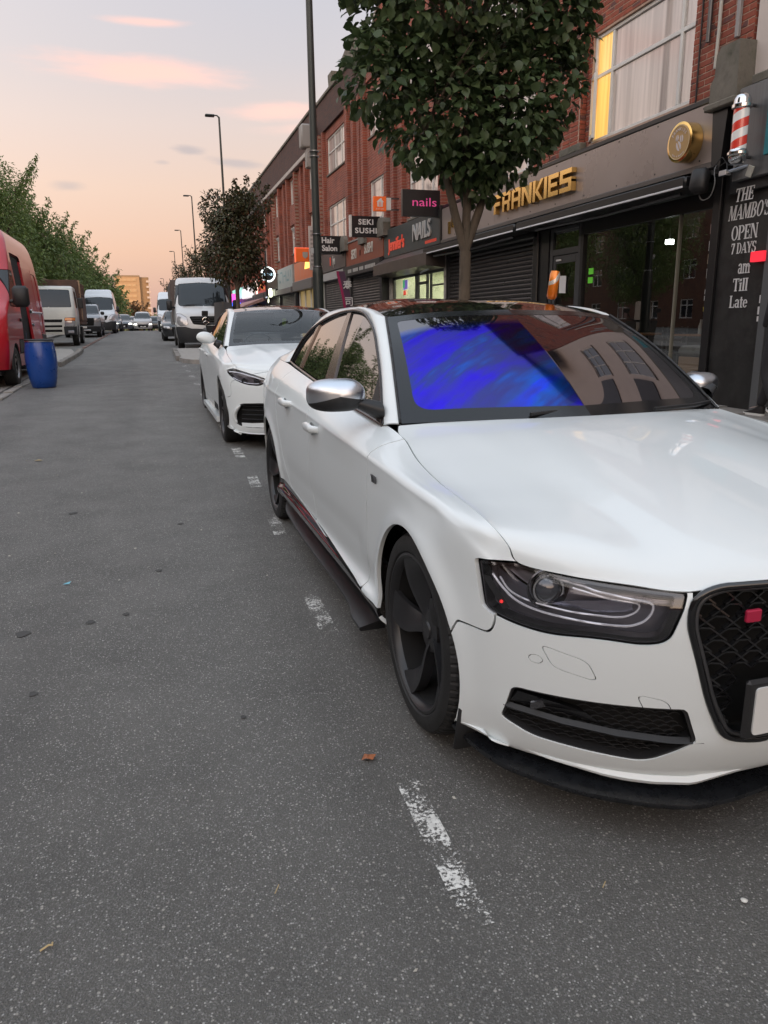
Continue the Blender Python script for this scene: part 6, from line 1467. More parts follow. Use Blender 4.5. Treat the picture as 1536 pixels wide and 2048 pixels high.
for yy in (40.6, 36.2):
 q = MB(); q.M = Matrix.Translation((FX-.18, yy+.3, 5.62)) @ Matrix.Rotation(-.7, 4, 'Y'); q.bbox(-.02, .02, -.36, .36, -.5, 0, .008); q.build('open_toplight', M_upvc, ter)
def lit_shop(name, label, y0, y1, fm, z0=3.15, z1=3.95, shut=M_shut2, warm=None, lower=M_dark):
 s = shopfront(name, label, y0, y1); q = MB(); q.bbox(FX-.18, FX-.08, y0+.05, y1-.05, z0, z1, .006); q.build('fascia', fm, s)
 q = MB(); q.bbox(FX-.3, FX-.02, y0+.05, y1-.05, 2.75, z0-.02, .02); q.build('shutter_box', lower, s)
 if warm:
  q = MB(); q.quad((FX+.05, y0+.3, gz(y0)+.2), (FX+.05, y1-.3, gz(y0)+.2), (FX+.05, y1-.3, 2.75), (FX+.05, y0+.3, 2.75)); q.build('lit_window', warm, s)
  q = MB(); [q.bbox(FX-.02, FX+.05, a-.06, a+.06, gz(y0), 2.8, .01) for a in np.linspace(y0+.3, y1-.3, 4)]; q.build('window_mullion', M_upvc, s)
 else: shutter(s, y0+.3, y1-.3, gz(y0)+.12, 2.76, FX+.02, shut)
 q = MB(); q.bbox(FX-.1, FX+.06, y0, y0+.14, gz(y0), 3.2, .01); q.build('pier', M_grey, s); return s
s = lit_shop('orange_shop', 'shop with plain orange fascia lit by one yellow glow', 32.0, 36.5, mat('orange_fascia', (.62, .17, .07), .45, var=.08, vscale=2), 3.2, 4.0, warm=mat('dim_warm_window', (.20, .15, .07), .3, emit=(.55, .38, .14), es=.35), lower=mat('grey_box', (.13, .12, .115), .5))
q = MB(); q.prism([(33.9, 3.62), (32.3, 3.60), (32.3, 4.0), (33.7, 3.92)], 'X', FX-.20, FX-.182); q.build('lit_sign_patch', mat('yellow_glow', (1, .5, .1), .5, emit=(1, .62, .12), es=1.6), s)
s = lit_shop('grey_sign_shop', 'shuttered shop with pale teal-grey sign board', 36.9, 41.4, mat('pale_sign', (.34, .37, .355), .5, var=.1, vscale=2), 3.05, 4.05, lower=mat('grey_box'))
q = MB()
for a, b_, c, d in ((38.0, 3.35, .5, .10), (38.0, 3.55, .1, .3), (38.7, 3.35, .1, .5), (38.9, 3.6, .5, .08), (39.6, 3.3, .1, .5), (39.8, 3.8, .6, .08), (40.4, 3.35, .35, .12), (37.4, 3.5, .1, .35)): q.bbox(FX-.186, FX-.18, a, a+c, b_, b_+d, .001)
q.build('sign_strokes', mat('teal_strokes', (.14, .25, .26), .5), s)
s = lit_shop('style_shop', 'dark shop behind the glowing round ring sign', 41.4, 45.8, M_blk)
q = MB(); q.lathe([(0, 0), (.22, 0), (.22, .12), (0, .12)], 12, 'X', (FX-.5, 42.3, 2.95)); q.lathe([(0, 0), (.16, 0), (.16, .1), (0, .1)], 12, 'X', (FX-.5, 43.4, 2.62)); q.build('spot_lamp', mat('green_white_lamp', (1, 1, .8), .5, emit=(.95, 1, .70), es=5), s)
s = lit_shop('red_takeaway', 'takeaway with glowing red fascia and white illustrated sign', 45.8, 50.4, mat('red_lit_fascia', (.30, .02, .015), .4, emit=(.8, .04, .02), es=.25))
q = MB(); q.lathe([(0, 0), (.55, 0)], 14, 'X', (FX-.2, 49.4, 3.6)); q.build('swan_shape', mat('lit_peach', (1, .8, .7), .5, emit=(1, .72, .58), es=1.3), s)
q = MB(); [q.bbox(FX-.19, FX-.18, a, a+.22, 3.3+.25*(i_ % 2), 3.45+.25*(i_ % 2), .001) for i_, a in enumerate(np.linspace(46.2, 48.4, 6))]; q.build('gold_marks', mat('gold_marks', (.6, .3, .05), .5, emit=(.8, .4, .08), es=.5), s)
s = lit_shop('white_lit_shop', 'shop with glowing white sign panel and red awning', 50.4, 57, mat('dull_white'))
q = MB(); q.bbox(FX-.6, FX-.2, 51, 54, 3.0, 3.6, .01); q.build('lit_panel', mat('lit_white', (1, 1, 1), .5, emit=(.95, .95, 1), es=.55), s); q = MB(); q.prism([(FX-.1, 2.9), (FX-1.6, 2.3), (FX-1.6, 2.2), (FX-.1, 2.7)], 'Y', 46, 57); q.build('awning', mat('pinkish_awning', (.35, .20, .18), .7), s)
s = lit_shop('teal_lit_shop', 'distant shop with teal, pink and blue glowing signs', 57, 64, mat('teal_lit', (.1, .4, .35), .5, emit=(.45, .9, .75), es=.7))
q = MB(); q.bbox(FX-1.2, FX-.3, 58, 60, 2.9, 3.5, .01); q.build('pink_sign', mat('lit_pink', (1, .1, .5), .5, emit=(1, .12, .5), es=.9), s)
q = MB(); q.bbox(FX-1.2, FX-.3, 57.5, 60, 2.25, 2.85, .01); q.build('blue_sign', mat('lit_blue', (.05, .1, 1), .5, emit=(.05, .18, 1), es=1.6), s)
for a in (64, 70, 76, 82, 88):
 lit_shop('distant_shop', ['nearest of the plain distant shops, with green-grey fascia', 'distant shop with bronze fascia', 'distant shop with red fascia', 'distant shop with green-grey fascia before the last one', 'last shop of the terrace, with black fascia'][(a-64)//6], a, a+6, [M_fg, M_fasc, MATS['red_lit_fascia'], M_fg, M_dark][(a-64)//6])

# ------------------------------------------------------------------ projecting signs
def board(name, label, y, x0, x1, z0, z1, m, th=.12, arm=True):
 s = thing(name, label, 'sign', (FX, y, (z0+z1)/2)); q = MB(); q.bbox(x0, x1, y, y+th, z0, z1, .006); q.build('sign_box', m, s)
 if arm: q = MB(); q.bbox(x1-.02, FX, y+th*.3, y+th*.7, z1-.06, z1-.02, .003); q.bbox(x1-.02, FX, y+th*.3, y+th*.7, z0+.03, z0+.07, .003); q.build('sign_arm', M_grey, s)
 return s
s = board('nails_sign', 'black projecting sign with pink lettering reading nails', 17.7, 5.93, 6.93, 3.71, 4.30, mat('sign_black', (.012, .012, .014), .3))
text_sign(s, 'nails', .27, mat('pink_letters', (.62, .07, .25), .4, emit=(.9, .1, .35), es=.25), 6.47, 17.698, 4.02, face='-y', extrude=.004, xs=1.35)
s = board('seki_sushi_sign', 'black projecting sign reading seki sushi with white edges', 22.4, 5.94, 6.80, 3.74, 4.32, MATS['sign_black'])
q = MB(); q.bbox(5.88, 5.935, 22.38, 22.52, 3.74, 4.34, .004); q.bbox(6.805, 6.86, 22.38, 22.52, 3.70, 4.34, .004); q.build('white_edge', M_upvc, s)
for body, zz, w_ in (('SEKI', 4.15, 1.12), ('SUSHI', 3.91, 1.16)):
 text_sign(s, body, .205, M_paper, 6.37, 22.398, zz, face='-y', extrude=.004, bold=.006, xs=w_, spacing=1.12)
s = board('delivery_sign', 'small orange projecting sign with a white house and cutlery logo', 21.0, 6.20, 6.56, 4.27, 4.65, mat('orange_sign', (.72, .12, .015), .4, emit=(.9, .15, .02), es=.12), .1)
q = MB(); q.bbox(6.57, 6.70, 21.0, 21.08, 4.30, 4.62, .003); q.build('sign_side', M_upvc, s)
q = MB(); q.prism([(6.305, 4.385), (6.455, 4.385), (6.46, 4.50), (6.485, 4.505), (6.43, 4.565), (6.43, 4.60), (6.395, 4.60), (6.38, 4.592), (6.275, 4.505), (6.30, 4.50)], 'Y', 20.99, 20.998); q.build('house_logo', M_paper, s)
q = MB(); q.bbox(6.345, 6.360, 20.985, 20.99, 4.40, 4.50, .001); q.bbox(6.375, 6.385, 20.985, 20.99, 4.40, 4.52, .001); q.bbox(6.40, 6.41, 20.985, 20.99, 4.40, 4.50, .001); q.build('cutlery_logo', mat('orange_sign'), s)
text_sign(s, 'JUST EAT', .058, M_paper, 6.38, 20.995, 4.325, face='-y', extrude=.001)
s = board('hair_salon_sign', 'black projecting box sign reading Hair Salon beside the tall lamp post', 27.0, 5.90, 6.78, 3.66, 4.26, MATS['sign_black'], .3)
text_sign(s, 'Hair', .26, M_paper, 6.28, 26.998, 4.10, face='-y', extrude=.004, bold=.008); text_sign(s, 'Salon', .26, M_paper, 6.34, 26.998, 3.84, face='-y', extrude=.004, bold=.008)
s = board('orange_box_sign', 'orange projecting sign with a grey shield emblem', 32.0, 6.08, 6.66, 3.78, 4.30, mat('orange_sign'), .15)
q = MB(); q.prism([(6.36, 4.16), (6.58, 4.16), (6.58, 3.98), (6.47, 3.90), (6.36, 3.98)], 'Y', 31.985, 31.998); q.build('shield_emblem', mat('emblem_grey', (.36, .34, .30), .5), s); q = MB(); q.bbox(6.06, 6.68, 31.98, 32.17, 4.30, 4.33, .003); q.bbox(6.05, 6.08, 31.98, 32.17, 3.76, 4.33, .003); q.build('sign_rim', mat('lit_orange_rim', (1, .2, .1), .5, emit=(1, .15, .06), es=.6), s)
s = board('white_banner_sign', 'tall white vertical banner behind the lamp post', 31.5, 6.54, 6.80, 3.42, 5.12, mat('banner_white', (.50, .46, .44), .6), .06)
q = MB(); [q.bbox(6.60, 6.74, 31.488, 31.498, 3.6+.16*i_, 3.68+.16*i_, .001) for i_ in range(9)]; q.build('banner_marks', mat('banner_print', (.30, .27, .26), .6), s)
s = thing('round_ring_sign', 'round black sign with a glowing white ring projecting over the pavement', 'sign', (6.3, 41, 3.8))
q = MB(); q.lathe([(0, -.05), (.30, -.05), (.30, .05), (0, .05)], 28, 'Y', (6.27, 41, 3.82)); q.build('sign_disc', mat('ring_sign_face', (.01, .02, .03), .3), s)
q = MB(); q.tube([(6.27+.345*cos(a), 40.96, 3.82+.345*sin(a)) for a in np.linspace(0, 2*pi, 40)[:-1]], .045, 8, closed=True); q.build('glowing_ring', mat('ring_glow', (1, 1, 1), .5, emit=(.85, 1, 1), es=1.6), s)
text_sign(s, 'STYLE', .15, mat('ring_letters', (.6, .85, 1), .5, emit=(.55, .85, 1), es=.9), 6.27, 40.94, 3.82, face='-y', extrude=.002, bold=.004, xs=1.1)
q = MB(); q.cyl((6.6, 41, 3.82), (FX, 41, 3.82), .02, n=6); q.build('sign_arm', M_grey, s)
# feather flag
s = thing('feather_flag', 'purple feather flag with white characters leaning in front of the sushi shutter', 'flag', (6.5, 24.3, gz(24)+.12))
pts = crom(np.array([(6.55, 24.3, gz(24)+.12), (6.48, 24.3, 1.2), (6.34, 24.3, 2.2), (6.20, 24.3, 2.85)]), 30)
q = MB(); q.tube([tuple(p) for p in pts], .012, 6); q.build('flag_pole', M_grey, s)
def flagstrip(u0, u1, m, nm, dy=0):
 q = MB(); n = 24; rows = []
 for t_ in np.linspace(0, 1, n):
  z = .95+t_*1.95; xb_ = np.interp(z, pts[:, 2], pts[:, 0]); w_ = .32*(1-.15*t_); wob = .02*sin(t_*9)
  rows.append([(xb_-.30+w_*u0+wob*0+.0, 24.28+wob-dy, z), (xb_-.30+w_*u1, 24.28+wob*.6-dy, z)])
 q.add([p for r_ in rows for p in r_], [(2*i, 2*i+1, 2*i+3, 2*i+2) for i in range(n-1)]); return q.build(nm, m, s, 60)
flagstrip(0, .3, mat('flag_magenta', (.30, .015, .08), .7), 'flag_stripe'); flagstrip(.3, 1.0, mat('flag_purple', (.075, .035, .07), .7), 'flag_cloth')
for ch, zz in (('寿', 2.45), ('司', 1.95)):
 text_sign(s, ch, .30, M_paper, 6.20+.28*(2.9-zz)*.3, 24.22, zz, face='-y', extrude=.002, bold=.004)
# teal and yellow tower block far away and a few distant roofs
tw = thing('tower_block', 'distant tower block lit orange by the low sun', 'building', (-7, 455, -2))
M_tw = mat('tower_brick_buff', (.44, .28, .15), .8, var=.05, vscale=.2); q = MB(); q.box(-15.5, -2.2, 460, 480, -3, 28.2); q.build('tower_front', M_tw, tw)
q = MB(); q.box(-2.2, 2.6, 461.5, 480, -3, 27.4); q.build('tower_side', mat('tower_side_shaded', (.30, .19, .10), .8), tw)  # darker copy of the front brick: the dim side's shade is in the colour
q = MB(); q.box(-15.7, -2.0, 459.8, 480.2, 28.2, 28.9); q.box(-2.0, 2.8, 461.3, 480.2, 27.4, 28.0); q.build('roof_edge', mat('tower_edge', (.30, .22, .15), .8), tw)
for k_ in range(9):
 q = MB(); q.box(-13.4, -4.0, 459.85, 460, 2.4+2.9*k_, 3.9+2.9*k_); q.build('spandrel_band', mat('tower_pale', (.52, .33, .17), .6), tw)
 q = MB(); q.box(1.3, 3.3, 460.2, 461.5, 1.8+2.9*k_, 2.9+2.9*k_); q.build('balcony', mat('tower_balcony', (.55, .45, .38), .7), tw)
 for j_ in range(4): q = MB(); q.box(-13+2.4*j_, -11.6+2.4*j_, 459.7, 459.84, 2.6+2.9*k_, 3.7+2.9*k_); q.build('tower_window', mat('tower_glass', (.5, .34, .18), .4), tw)
# flats across the road (seen in reflections; they shade the street from the low sun)
fl = thing('brick_flats', 'four storey brown brick flats across the road with white windows and balconies', 'building', (-26, 40, 0))
M_fb = brick_mat('brown_flats_brick', (.16, .065, .035), (.12, .05, .03), (.18, .13, .10))
hF = [(y-.7, y+.7, z, z+1.35) for y in range(-56, 128, 4) for z in (1.4, 4.2, 7.0, 9.8)]
wall_holes('front_wall', M_fb, fl, -60, 130, 0, 12.6, hF, x=-24, rev=.12, face=1)
q = MB()
for a, b_, c, d in hF:
 for yy in (a, (a+b_)/2-.03, b_-.06): q.box(-24.09, -24.04, yy, yy+.06, c, d)
 for zz in (c, c+.9, d-.06): q.box(-24.10, -24.03, a, b_, zz, zz+.06)
q.build('window_frames', M_upvc, fl)['kind'] = 'stuff'
q = MB()
for a, b_, c, d in hF: q.quad((-24.10, a, c), (-24.10, b_, c), (-24.10, b_, d), (-24.10, a, d))
q.build('window_panes', mat('dark_house_glass'), fl)['kind'] = 'stuff'
q = MB()
for i_, y in enumerate(range(-54, 126, 12)):
 for z in (4.0, 6.8, 9.6): q.box(-24, -22.9, y-1.4, y+1.4, z, z+.14); q.box(-22.95, -22.9, y-1.4, y+1.4, z+.14, z+1.05); q.box(-24, -22.9, y-1.42, y-1.38, z+.14, z+1.05); q.box(-24, -22.9, y+1.38, y+1.42, z+.14, z+1.05)
q.build('balconies', mat('grey_balcony', (.13, .13, .12), .6), fl)['kind'] = 'stuff'
q = MB(); q.prism([(-24.4, 12.6), (-29, 15.2), (-34, 12.6)], 'Y', -60, 130); q.build('roof', mat('tile_roof', (.12, .07, .05), .9), fl)
q = MB(); q.box(-34, -24.2, -60, -59.9, 0, 12.6); q.box(-34, -24.2, 129.9, 130, 0, 12.6); q.box(-34, -33.8, -60, 130, 0, 12.6); q.build('rear_wall', M_fb, fl)
# houses closing the street behind the camera
hb_ = thing('street_end_terrace', 'brick terrace closing the street far behind the camera', 'building', (0, -90, 0))
q = MB(); q.box(-60, 60, -100, -90, 0, 9); q.build('front_wall', M_brickX, hb_)
build_saloon()
# ================================================================== vehicles built as horizontal slices
def slice_body(levels, n_side=60, n_cor=16, n_fr=26, nz=90):
 """levels: (z, xf, xr, half width, front corner radius, rear corner radius, front bow). Returns the y>=0 half."""
 rows = []
 for z, xf, xr, hw, rf, rr, bow in levels:
  rf = min(rf, hw*.98, (xf-xr)*.45); rr = min(rr, hw*.98, (xf-xr)*.45)
  P = [(xr, (hw-rr)*t, z) for t in np.linspace(0, 1, 12)[:-1]]
  P += [(xr+rr-rr*cos(a), hw-rr+rr*sin(a), z) for a in np.linspace(0, pi/2, n_cor)[:-1]]
  P += [(xr+rr+(xf-rf-xr-rr)*t, hw, z) for t in np.linspace(0, 1, n_side)[:-1]]
  P += [(xf-rf+rf*sin(a)-bow*(min(1, (hw-rf+rf*cos(a))/hw))**2*(sin(a)), hw-rf+rf*cos(a), z) for a in np.linspace(0, pi/2, n_cor)[:-1]]
  P += [(xf-bow*((hw-rf)*(1-t)/hw)**2, (hw-rf)*(1-t), z) for t in np.linspace(0, 1, n_fr)]
  rows.append(P)
 G = crom(np.array(rows), nz); G = np.swapaxes(G, 0, 1)
 S_ = Surf.grid(G); i = np.argmax(S_.V[:, 1]); return S_ if S_.N[i][1] > 0 else Surf.grid(G, True)
def vehicle(name, label, cat, loc, levels, body_m, regions=(), arches=(), rz=-pi/2, group=None, body='body', Wm=None, wheels=(), roof=True, thick=.01, roof_m=None, nz=90, gap=.003, body_name='body_shell'):
 """regions: (part name, material, plane 'f'/'s'/'r', half polygon, offset) in (y,z) for the front or (x,z) for the side"""
 v = thing(name, label, cat, loc, rz, group); S_ = slice_body(levels, nz=nz)
 for (x, z, r) in arches: S_ = S_.clip(circ(x, z, r))
 xmid = (levels[0][1]+levels[0][2])/2
 for reg in regions:
  nm, m, pl, poly, dz = reg[:5]; only = reg[5] if len(reg) > 5 else 0
  if pl == 'f':
   g0 = sdf([(p[0] if p[0] > .001 else -.06, p[1]) for p in poly], (1, 2)); xm = max(levels[0][2]+.15, -1.5) if nm == 'windscreen' else max(xmid, .25)
   g = lambda V, g0=g0, xm=xm: np.minimum(g0(V), V[:, 0]-xm)
  elif pl == 'r': g0 = sdf([(p[0] if p[0] > .001 else -.06, p[1]) for p in poly], (1, 2)); g = lambda V, g0=g0: np.minimum(g0(V), xmid-V[:, 0])
  else: g0 = sdf(poly, (0, 2)); g = lambda V, g0=g0: np.minimum(g0(V), V[:, 1]-.62)
  a, S_ = split(S_, g, gap)
  a = a.offset(dz)
  if pl in 'fr' and min(p[0] for p in poly) <= .001: a.join(a.mirror()).build(nm, m, v, thick)
  else:
   if only >= 0: a.build(nm, m, v, thick)
   if only <= 0: a.mirror().build(nm, m, v, thick)
  if dz < -.004:   # recessed part: dark surround
   pass
 S_.join(S_.mirror()).build(body_name, body_m, v, thick)
 # inner dark shell closes gaps and roof
 top = levels[-1]
 if roof:
  P = MB(); q = slice_body([top, (top[0]+.001,)+top[1:]], nz=2).V.reshape(-1, 2, 3)[:, 0]; pts = [tuple(p) for p in q]+[(p[0], -p[1], p[2]) for p in q[::-1]]
  n = len(pts); P.add(pts+[((q[:, 0].max()+q[:, 0].min())/2, 0, top[0]+.03)], [(i, (i+1) % n, n) for i in range(n)]); P.build('roof', roof_m or body_m, v, 60, local=True)
 lo = slice_body([(l[0], l[1]-.05, l[2]+.05, l[3]-.04, l[4], l[5], l[6]) for l in levels], 10, 4, 5, 30);
 for (x, z, r) in arches: lo = lo.clip(circ(x, z, r+.005))
 lo.join(lo.mirror()).build('inner_shell', M_seam, v, 0)
 for i, (x, y, z, ms) in enumerate(wheels):
  for s in (1, -1): place_wheel(v, ms, x, y*s, z, s)
 return v
def lp_(v, nm, m, f, smooth=0):
 q = MB(); f(q); return q.build(nm, m, v, smooth, local=True)
W_car = wheel_meshes(.335, .23, .25, 'multi', tread=False, nseg=48)
W_van = wheel_meshes(.345, .22, .21, 'five', tread=False, matr=mat('steel_wheel', (.28, .28, .28), .4, metal=.6), nseg=48)
W_trk = wheel_meshes(.38, .24, .22, 'five', tread=False, matr=MATS['steel_wheel'], nseg=40)
M_lamp = mat('lamp_lens_pale', (.42, .42, .44), .08, coat=1, metal=.4)
M_amber = mat('amber_lens', (.70, .22, .06), .2, coat=1)
M_on = mat('headlight_on', (1, 1, .9), .5, emit=(1, 1, .86), es=5)
M_tail = mat('tail_light_on', (1, .05, .02), .5, emit=(1, .07, .03), es=2.5)
M_wind = mat('windscreen_glass', (.020, .024, .028), .03, spec=.5, ior=1.5)
M_vanwhite = mat('white_van_paint', (.60, .61, .62), .35, coat=.6, coat_r=.06)
M_bump = mat('grey_bumper_plastic', (.030, .032, .036), .55)

# ------------------------------------------------------------------ red van with open side door
M_redp = mat('red_van_paint', (.42, .010, .020), .32, coat=.45, coat_r=.05)
M_redd = mat('red_door_edge', (.20, .006, .012), .3, coat=1)
zv = gz(14.6)
LV = [(.30, .85, -4.30, .93, .25, .10, .12), (.55, .95, -4.36, .975, .28, .10, .14), (.90, .92, -4.36, .99, .28, .10, .14), (1.15, .78, -4.36, .99, .26, .10, .12), (1.40, .30, -4.35, .98, .24, .10, .10), (1.9, -.30, -4.32, .94, .22, .10, .10), (2.3, -.70, -4.27, .89, .20, .12, .08), (2.52, -.98, -4.20, .83, .20, .14, .06), (2.66, -1.35, -4.10, .72, .2, .16, .04), (2.72, -1.6, -4.0, .55, .2, .16, .02)]
dopen = rpoly([(-.98, .50), (-.98, 2.36), (-2.16, 2.36), (-2.16, .50)], .10)
RV = vehicle('red_van', 'red high roof van parked on the left with its side door slid open', 'van', (-3.24, 14.9, zv), [tuple([l[0]*1.06]+list(l[1:])) for l in LV], M_redp, [
 ('windscreen', M_wind, 'f', rpoly([(0, 1.45), (.80, 1.45), (.72, 2.2), (0, 2.25)], .05), 0),
 ('side_window', M_wind, 's', rpoly([(.10, 1.38), (-.80, 1.38), (-.80, 2.02), (-.34, 2.02)], .05), 0),
 ('door_opening', M_inner, 's', dopen, -.30, 1),
 ('side_moulding', M_bump, 's', [(-2.2, .62), (-2.2, .86), (-4.45, .86), (-4.45, .62)], .012), ('sill_panel', M_redp, 's', [(-.40, .25), (-.40, .55), (-.95, .55), (-.95, .25)], 0),
 ('side_moulding', M_bump, 's', [(-.42, .56), (-.42, .80), (-.96, .80), (-.96, .56)], .012),
 ('rear_side_panel', M_redp, 's', rpoly([(-2.5, .90), (-4.05, .90), (-3.98, 2.12), (-2.5, 2.12)], .16), -.012), ('tail_panel', M_redp, 's', [(-4.12, .9), (-4.5, .9), (-4.5, 2.8), (-4.12, 2.8)], 0)],
 arches=((0, .345, .41), (-3.55, .345, .41)), wheels=((0, .86, .345, W_van), (-3.55, .86, .345, W_van)), gap=.006)
lp_(RV, 'load_bay_wall', mat('dark_load_bay', (.03, .015, .016), .7), lambda q: (q.box(-2.3, -.95, -.55, -.5, .5, 2.4), q.box(-2.3, -.95, -.5, .70, .5, .55)))
lp_(RV, 'door_frame_edge', M_redd, lambda q: (q.tube([(p[0], .965-(max(0, p[1]-1.3)*.11), p[1]) for p in dopen], .022, 6, closed=True)), 50)
def slid(q):
 ps = rpoly([(-2.05, .60), (-2.06, 2.28), (-3.30, 2.28), (-3.32, .60)], .12); f = lambda z, d: 1.035-max(0, z-1.15)**1.4*.10+d
 q.add([(x, f(z, 0), z) for x, z in ps]+[(x, f(z, -.045), z) for x, z in ps], [tuple(range(len(ps)))]+[(i, (i+1) % len(ps), len(ps)+(i+1) % len(ps), len(ps)+i) for i in range(len(ps))])
sl = lp_(RV, 'sliding_door', M_redp, slid)
q = MB(); q.bbox(-2.16, -2.02, 1.00, 1.05, 1.28, 1.36, .01); q.build('door_handle', M_chrome, sl, 40, local=True); q = MB(); q.cyl((-2.1, .99, 1.06), (-2.1, 1.05, 1.06), .035, n=12); q.build('lock', M_chrome, sl, 40, local=True)
lp_(RV, 'door_rail', M_redd, lambda q: q.bbox(-4.05, -2.2, .985, 1.0, 1.30, 1.34, .004)); lp_(RV, 'roof_rail_groove', M_redd, lambda q: (q.bbox(-3.9, -2.3, .86, .885, 2.32, 2.345, .004)))
lp_(RV, 'door_mirror', M_dark, lambda q: (q.bbox(-.02, .16, 1.04, 1.30, 1.36, 1.72, .05), q.tube([(.05, .92, 1.45), (.06, 1.10, 1.48)], .03, 6)), 50)
lp_(RV, 'door_handle', M_dark, lambda q: q.bbox(-.86, -.70, .985, 1.02, 1.12, 1.18, .01), 40); lp_(RV, 'arch_trim', M_dark, lambda q: q.tube([(.42*cos(a), .955, .345+.42*sin(a)) for a in np.linspace(-.1, pi+.1, 30)], .02, 6), 50)
lp_(RV, 'underbody', M_inner, lambda q: q.box(-4.1, .7, -.8, .8, .22, .5))
bl_ = thing('blue_sheet', 'blue plastic sheet hanging out of the open van door', 'sheet', (-2.45, 16.2, zv+.5))
q = MB(); n = 16; rows = []
for j in range(n):
 t_ = j/(n-1); rows.append([(-2.28+.03*sin(5*u+t_*7)-.10*t_, 15.85+.62*u-.10*t_+.05*sin(t_*5), zv+.52+1.15*t_+.03*sin(6*u)) for u in np.linspace(0, 1, 10)])
q.add([p for r_ in rows for p in r_], [(i*10+k, i*10+k+1, (i+1)*10+k+1, (i+1)*10+k) for i in range(n-1) for k in range(9)]); q.build('sheet', mat('blue_sheet', (.02, .07, .20), .35), bl_, 70)
# blue barrel
ba = thing('blue_barrel', 'blue plastic barrel with black lid ring standing by the red van', 'barrel', (-1.80, 14.3, gz(14.3)))
bx, by, bz = -1.80, 14.3, gz(14.3)
q = MB(); q.lathe([(0, .0), (.175, .0), (.195, .02), (.225, .16), (.250, .34), (.256, .46), (.250, .60), (.232, .74), (.218, .79), (.218, .80)], 48, 'Z', (bx, by, bz)); q.build('barrel_body', mat('blue_hdpe', (.008, .055, .27), .30, var=.15, vscale=4, coat=.3), ba, 60)
q = MB(); q.lathe([(.216, .79), (.236, .795), (.236, .815), (.222, .822), (.200, .815), (.0, .812)], 48, 'Z', (bx, by, bz)); q.build('barrel_lid', M_dark, ba, 40)
q = MB(); q.lathe([(.218, .778), (.234, .780), (.236, .794), (.22, .797)], 48, 'Z', (bx, by, bz)); q.build('clamp_ring', M_satin, ba, 40)

# ------------------------------------------------------------------ white tipper lorry
yT = 33.2; zT = gz(yT)
LT = [(.45, .55, -1.10, .92, .16, .04, .05), (.75, .60, -1.10, .94, .16, .04, .05), (1.0, .60, -1.10, .95, .16, .04, .05), (1.35, .56, -1.10, .95, .16, .04, .05), (1.55, .50, -1.10, .94, .16, .04, .05), (2.15, .22, -1.10, .90, .16, .04, .04), (2.26, .12, -1.10, .88, .16, .04, .04), (2.32, -.05, -1.08, .82, .16, .04, .03)]
M_lw = mat('lorry_white', (.56, .56, .52), .4, coat=.4, var=.06, vscale=3)
TR = vehicle('tipper_lorry', 'white cab tipper lorry with brown sides parked behind the red van', 'lorry', (-3.62, yT, zT), LT, M_lw, [
 ('windscreen', M_wind, 'f', rpoly([(0, 1.50), (.82, 1.50), (.77, 2.16), (0, 2.18)], .04), -.004),
 ('headlight', M_lamp, 'f', rpoly([(.52, .78), (.90, .78), (.92, .98), (.54, .98)], .02), 0), ('indicator', M_amber, 'f', rpoly([(.52, .985), (.92, .985), (.93, 1.10), (.54, 1.10)], .02), 0),
 ('upper_grille', M_inner, 'f', rpoly([(0, .93), (.42, .93), (.45, 1.03), (0, 1.03)], .01), -.01), ('middle_grille', M_inner, 'f', rpoly([(0, .74), (.42, .74), (.42, .81), (0, .81)], .01), -.01), ('lower_grille', M_inner, 'f', rpoly([(0, .56), (.40, .56), (.40, .64), (0, .64)], .01), -.01),
 ('bumper_corner', M_bump, 'f', rpoly([(.48, .40), (.96, .40), (.96, .76), (.48, .76)], .02), 0), ('side_window', M_wind, 's', rpoly([(.20, 1.48), (-.85, 1.48), (-.85, 2.12), (0, 2.12)], .05), -.003)],
 arches=((-.30, .38, .46),), wheels=((-.30, .82, .38, W_trk), (-2.9, .80, .38, W_trk)), gap=.006)
lp_(TR, 'fog_lamp', M_lamp, lambda q: (q.bbox(.53, .60, .62, .84, .50, .60, .01)))
M_tip = mat('rusty_brown_steel', (.10, .055, .04), .8, var=.4, vscale=4)
for s in (1, -1):
 lp_(TR, 'tipper_side', M_tip, lambda q: q.bbox(-4.3, -1.2, s*1.0-.03, s*1.0+.03, 1.0, 2.0, .01)); lp_(TR, 'side_mesh', M_tip, lambda q: (q.bbox(-4.3, -1.2, s*1.0-.02, s*1.0+.02, 2.05, 2.10, .005), [q.bbox(-4.3+.5*i, -4.26+.5*i, s*1.0-.02, s*1.0+.02, 2.0, 2.55, .005) for i in range(7)]))
 lp_(TR, 'door_mirror', M_dark, lambda q: (q.bbox(.20, .30, s*1.15-.09, s*1.15+.09, 1.45, 1.85, .03), q.tube([(.1, s*.92, 1.9), (.25, s*1.12, 1.8)], .015, 6)), 40)
lp_(TR, 'headboard', M_tip, lambda q: q.bbox(-1.25, -1.18, -1.0, 1.0, 1.0, 2.62, .01)); lp_(TR, 'tipper_floor', M_tip, lambda q: q.box(-4.3, -1.2, -1, 1, .85, 1.02)); lp_(TR, 'tailboard', M_tip, lambda q: q.bbox(-4.34, -4.28, -1, 1, 1.0, 2.0, .01))
lp_(TR, 'chassis', M_inner, lambda q: (q.box(-4.2, .3, -.6, .6, .45, .85),))
cbx = thing('cardboard_sheet', 'tall pale cardboard sheet standing on the lorry behind its cab', 'cardboard', (-2.75, yT+1.7, zT+1)); q = MB(); q.M = Matrix.Translation((-2.78, yT+1.6, zT+1.0)) @ Matrix.Rotation(.2, 4, 'Z'); q.bbox(-.20, .22, -.02, .02, 0, 1.62, .005); q.build('sheet', mat('cardboard', (.42, .28, .18), .9), cbx)
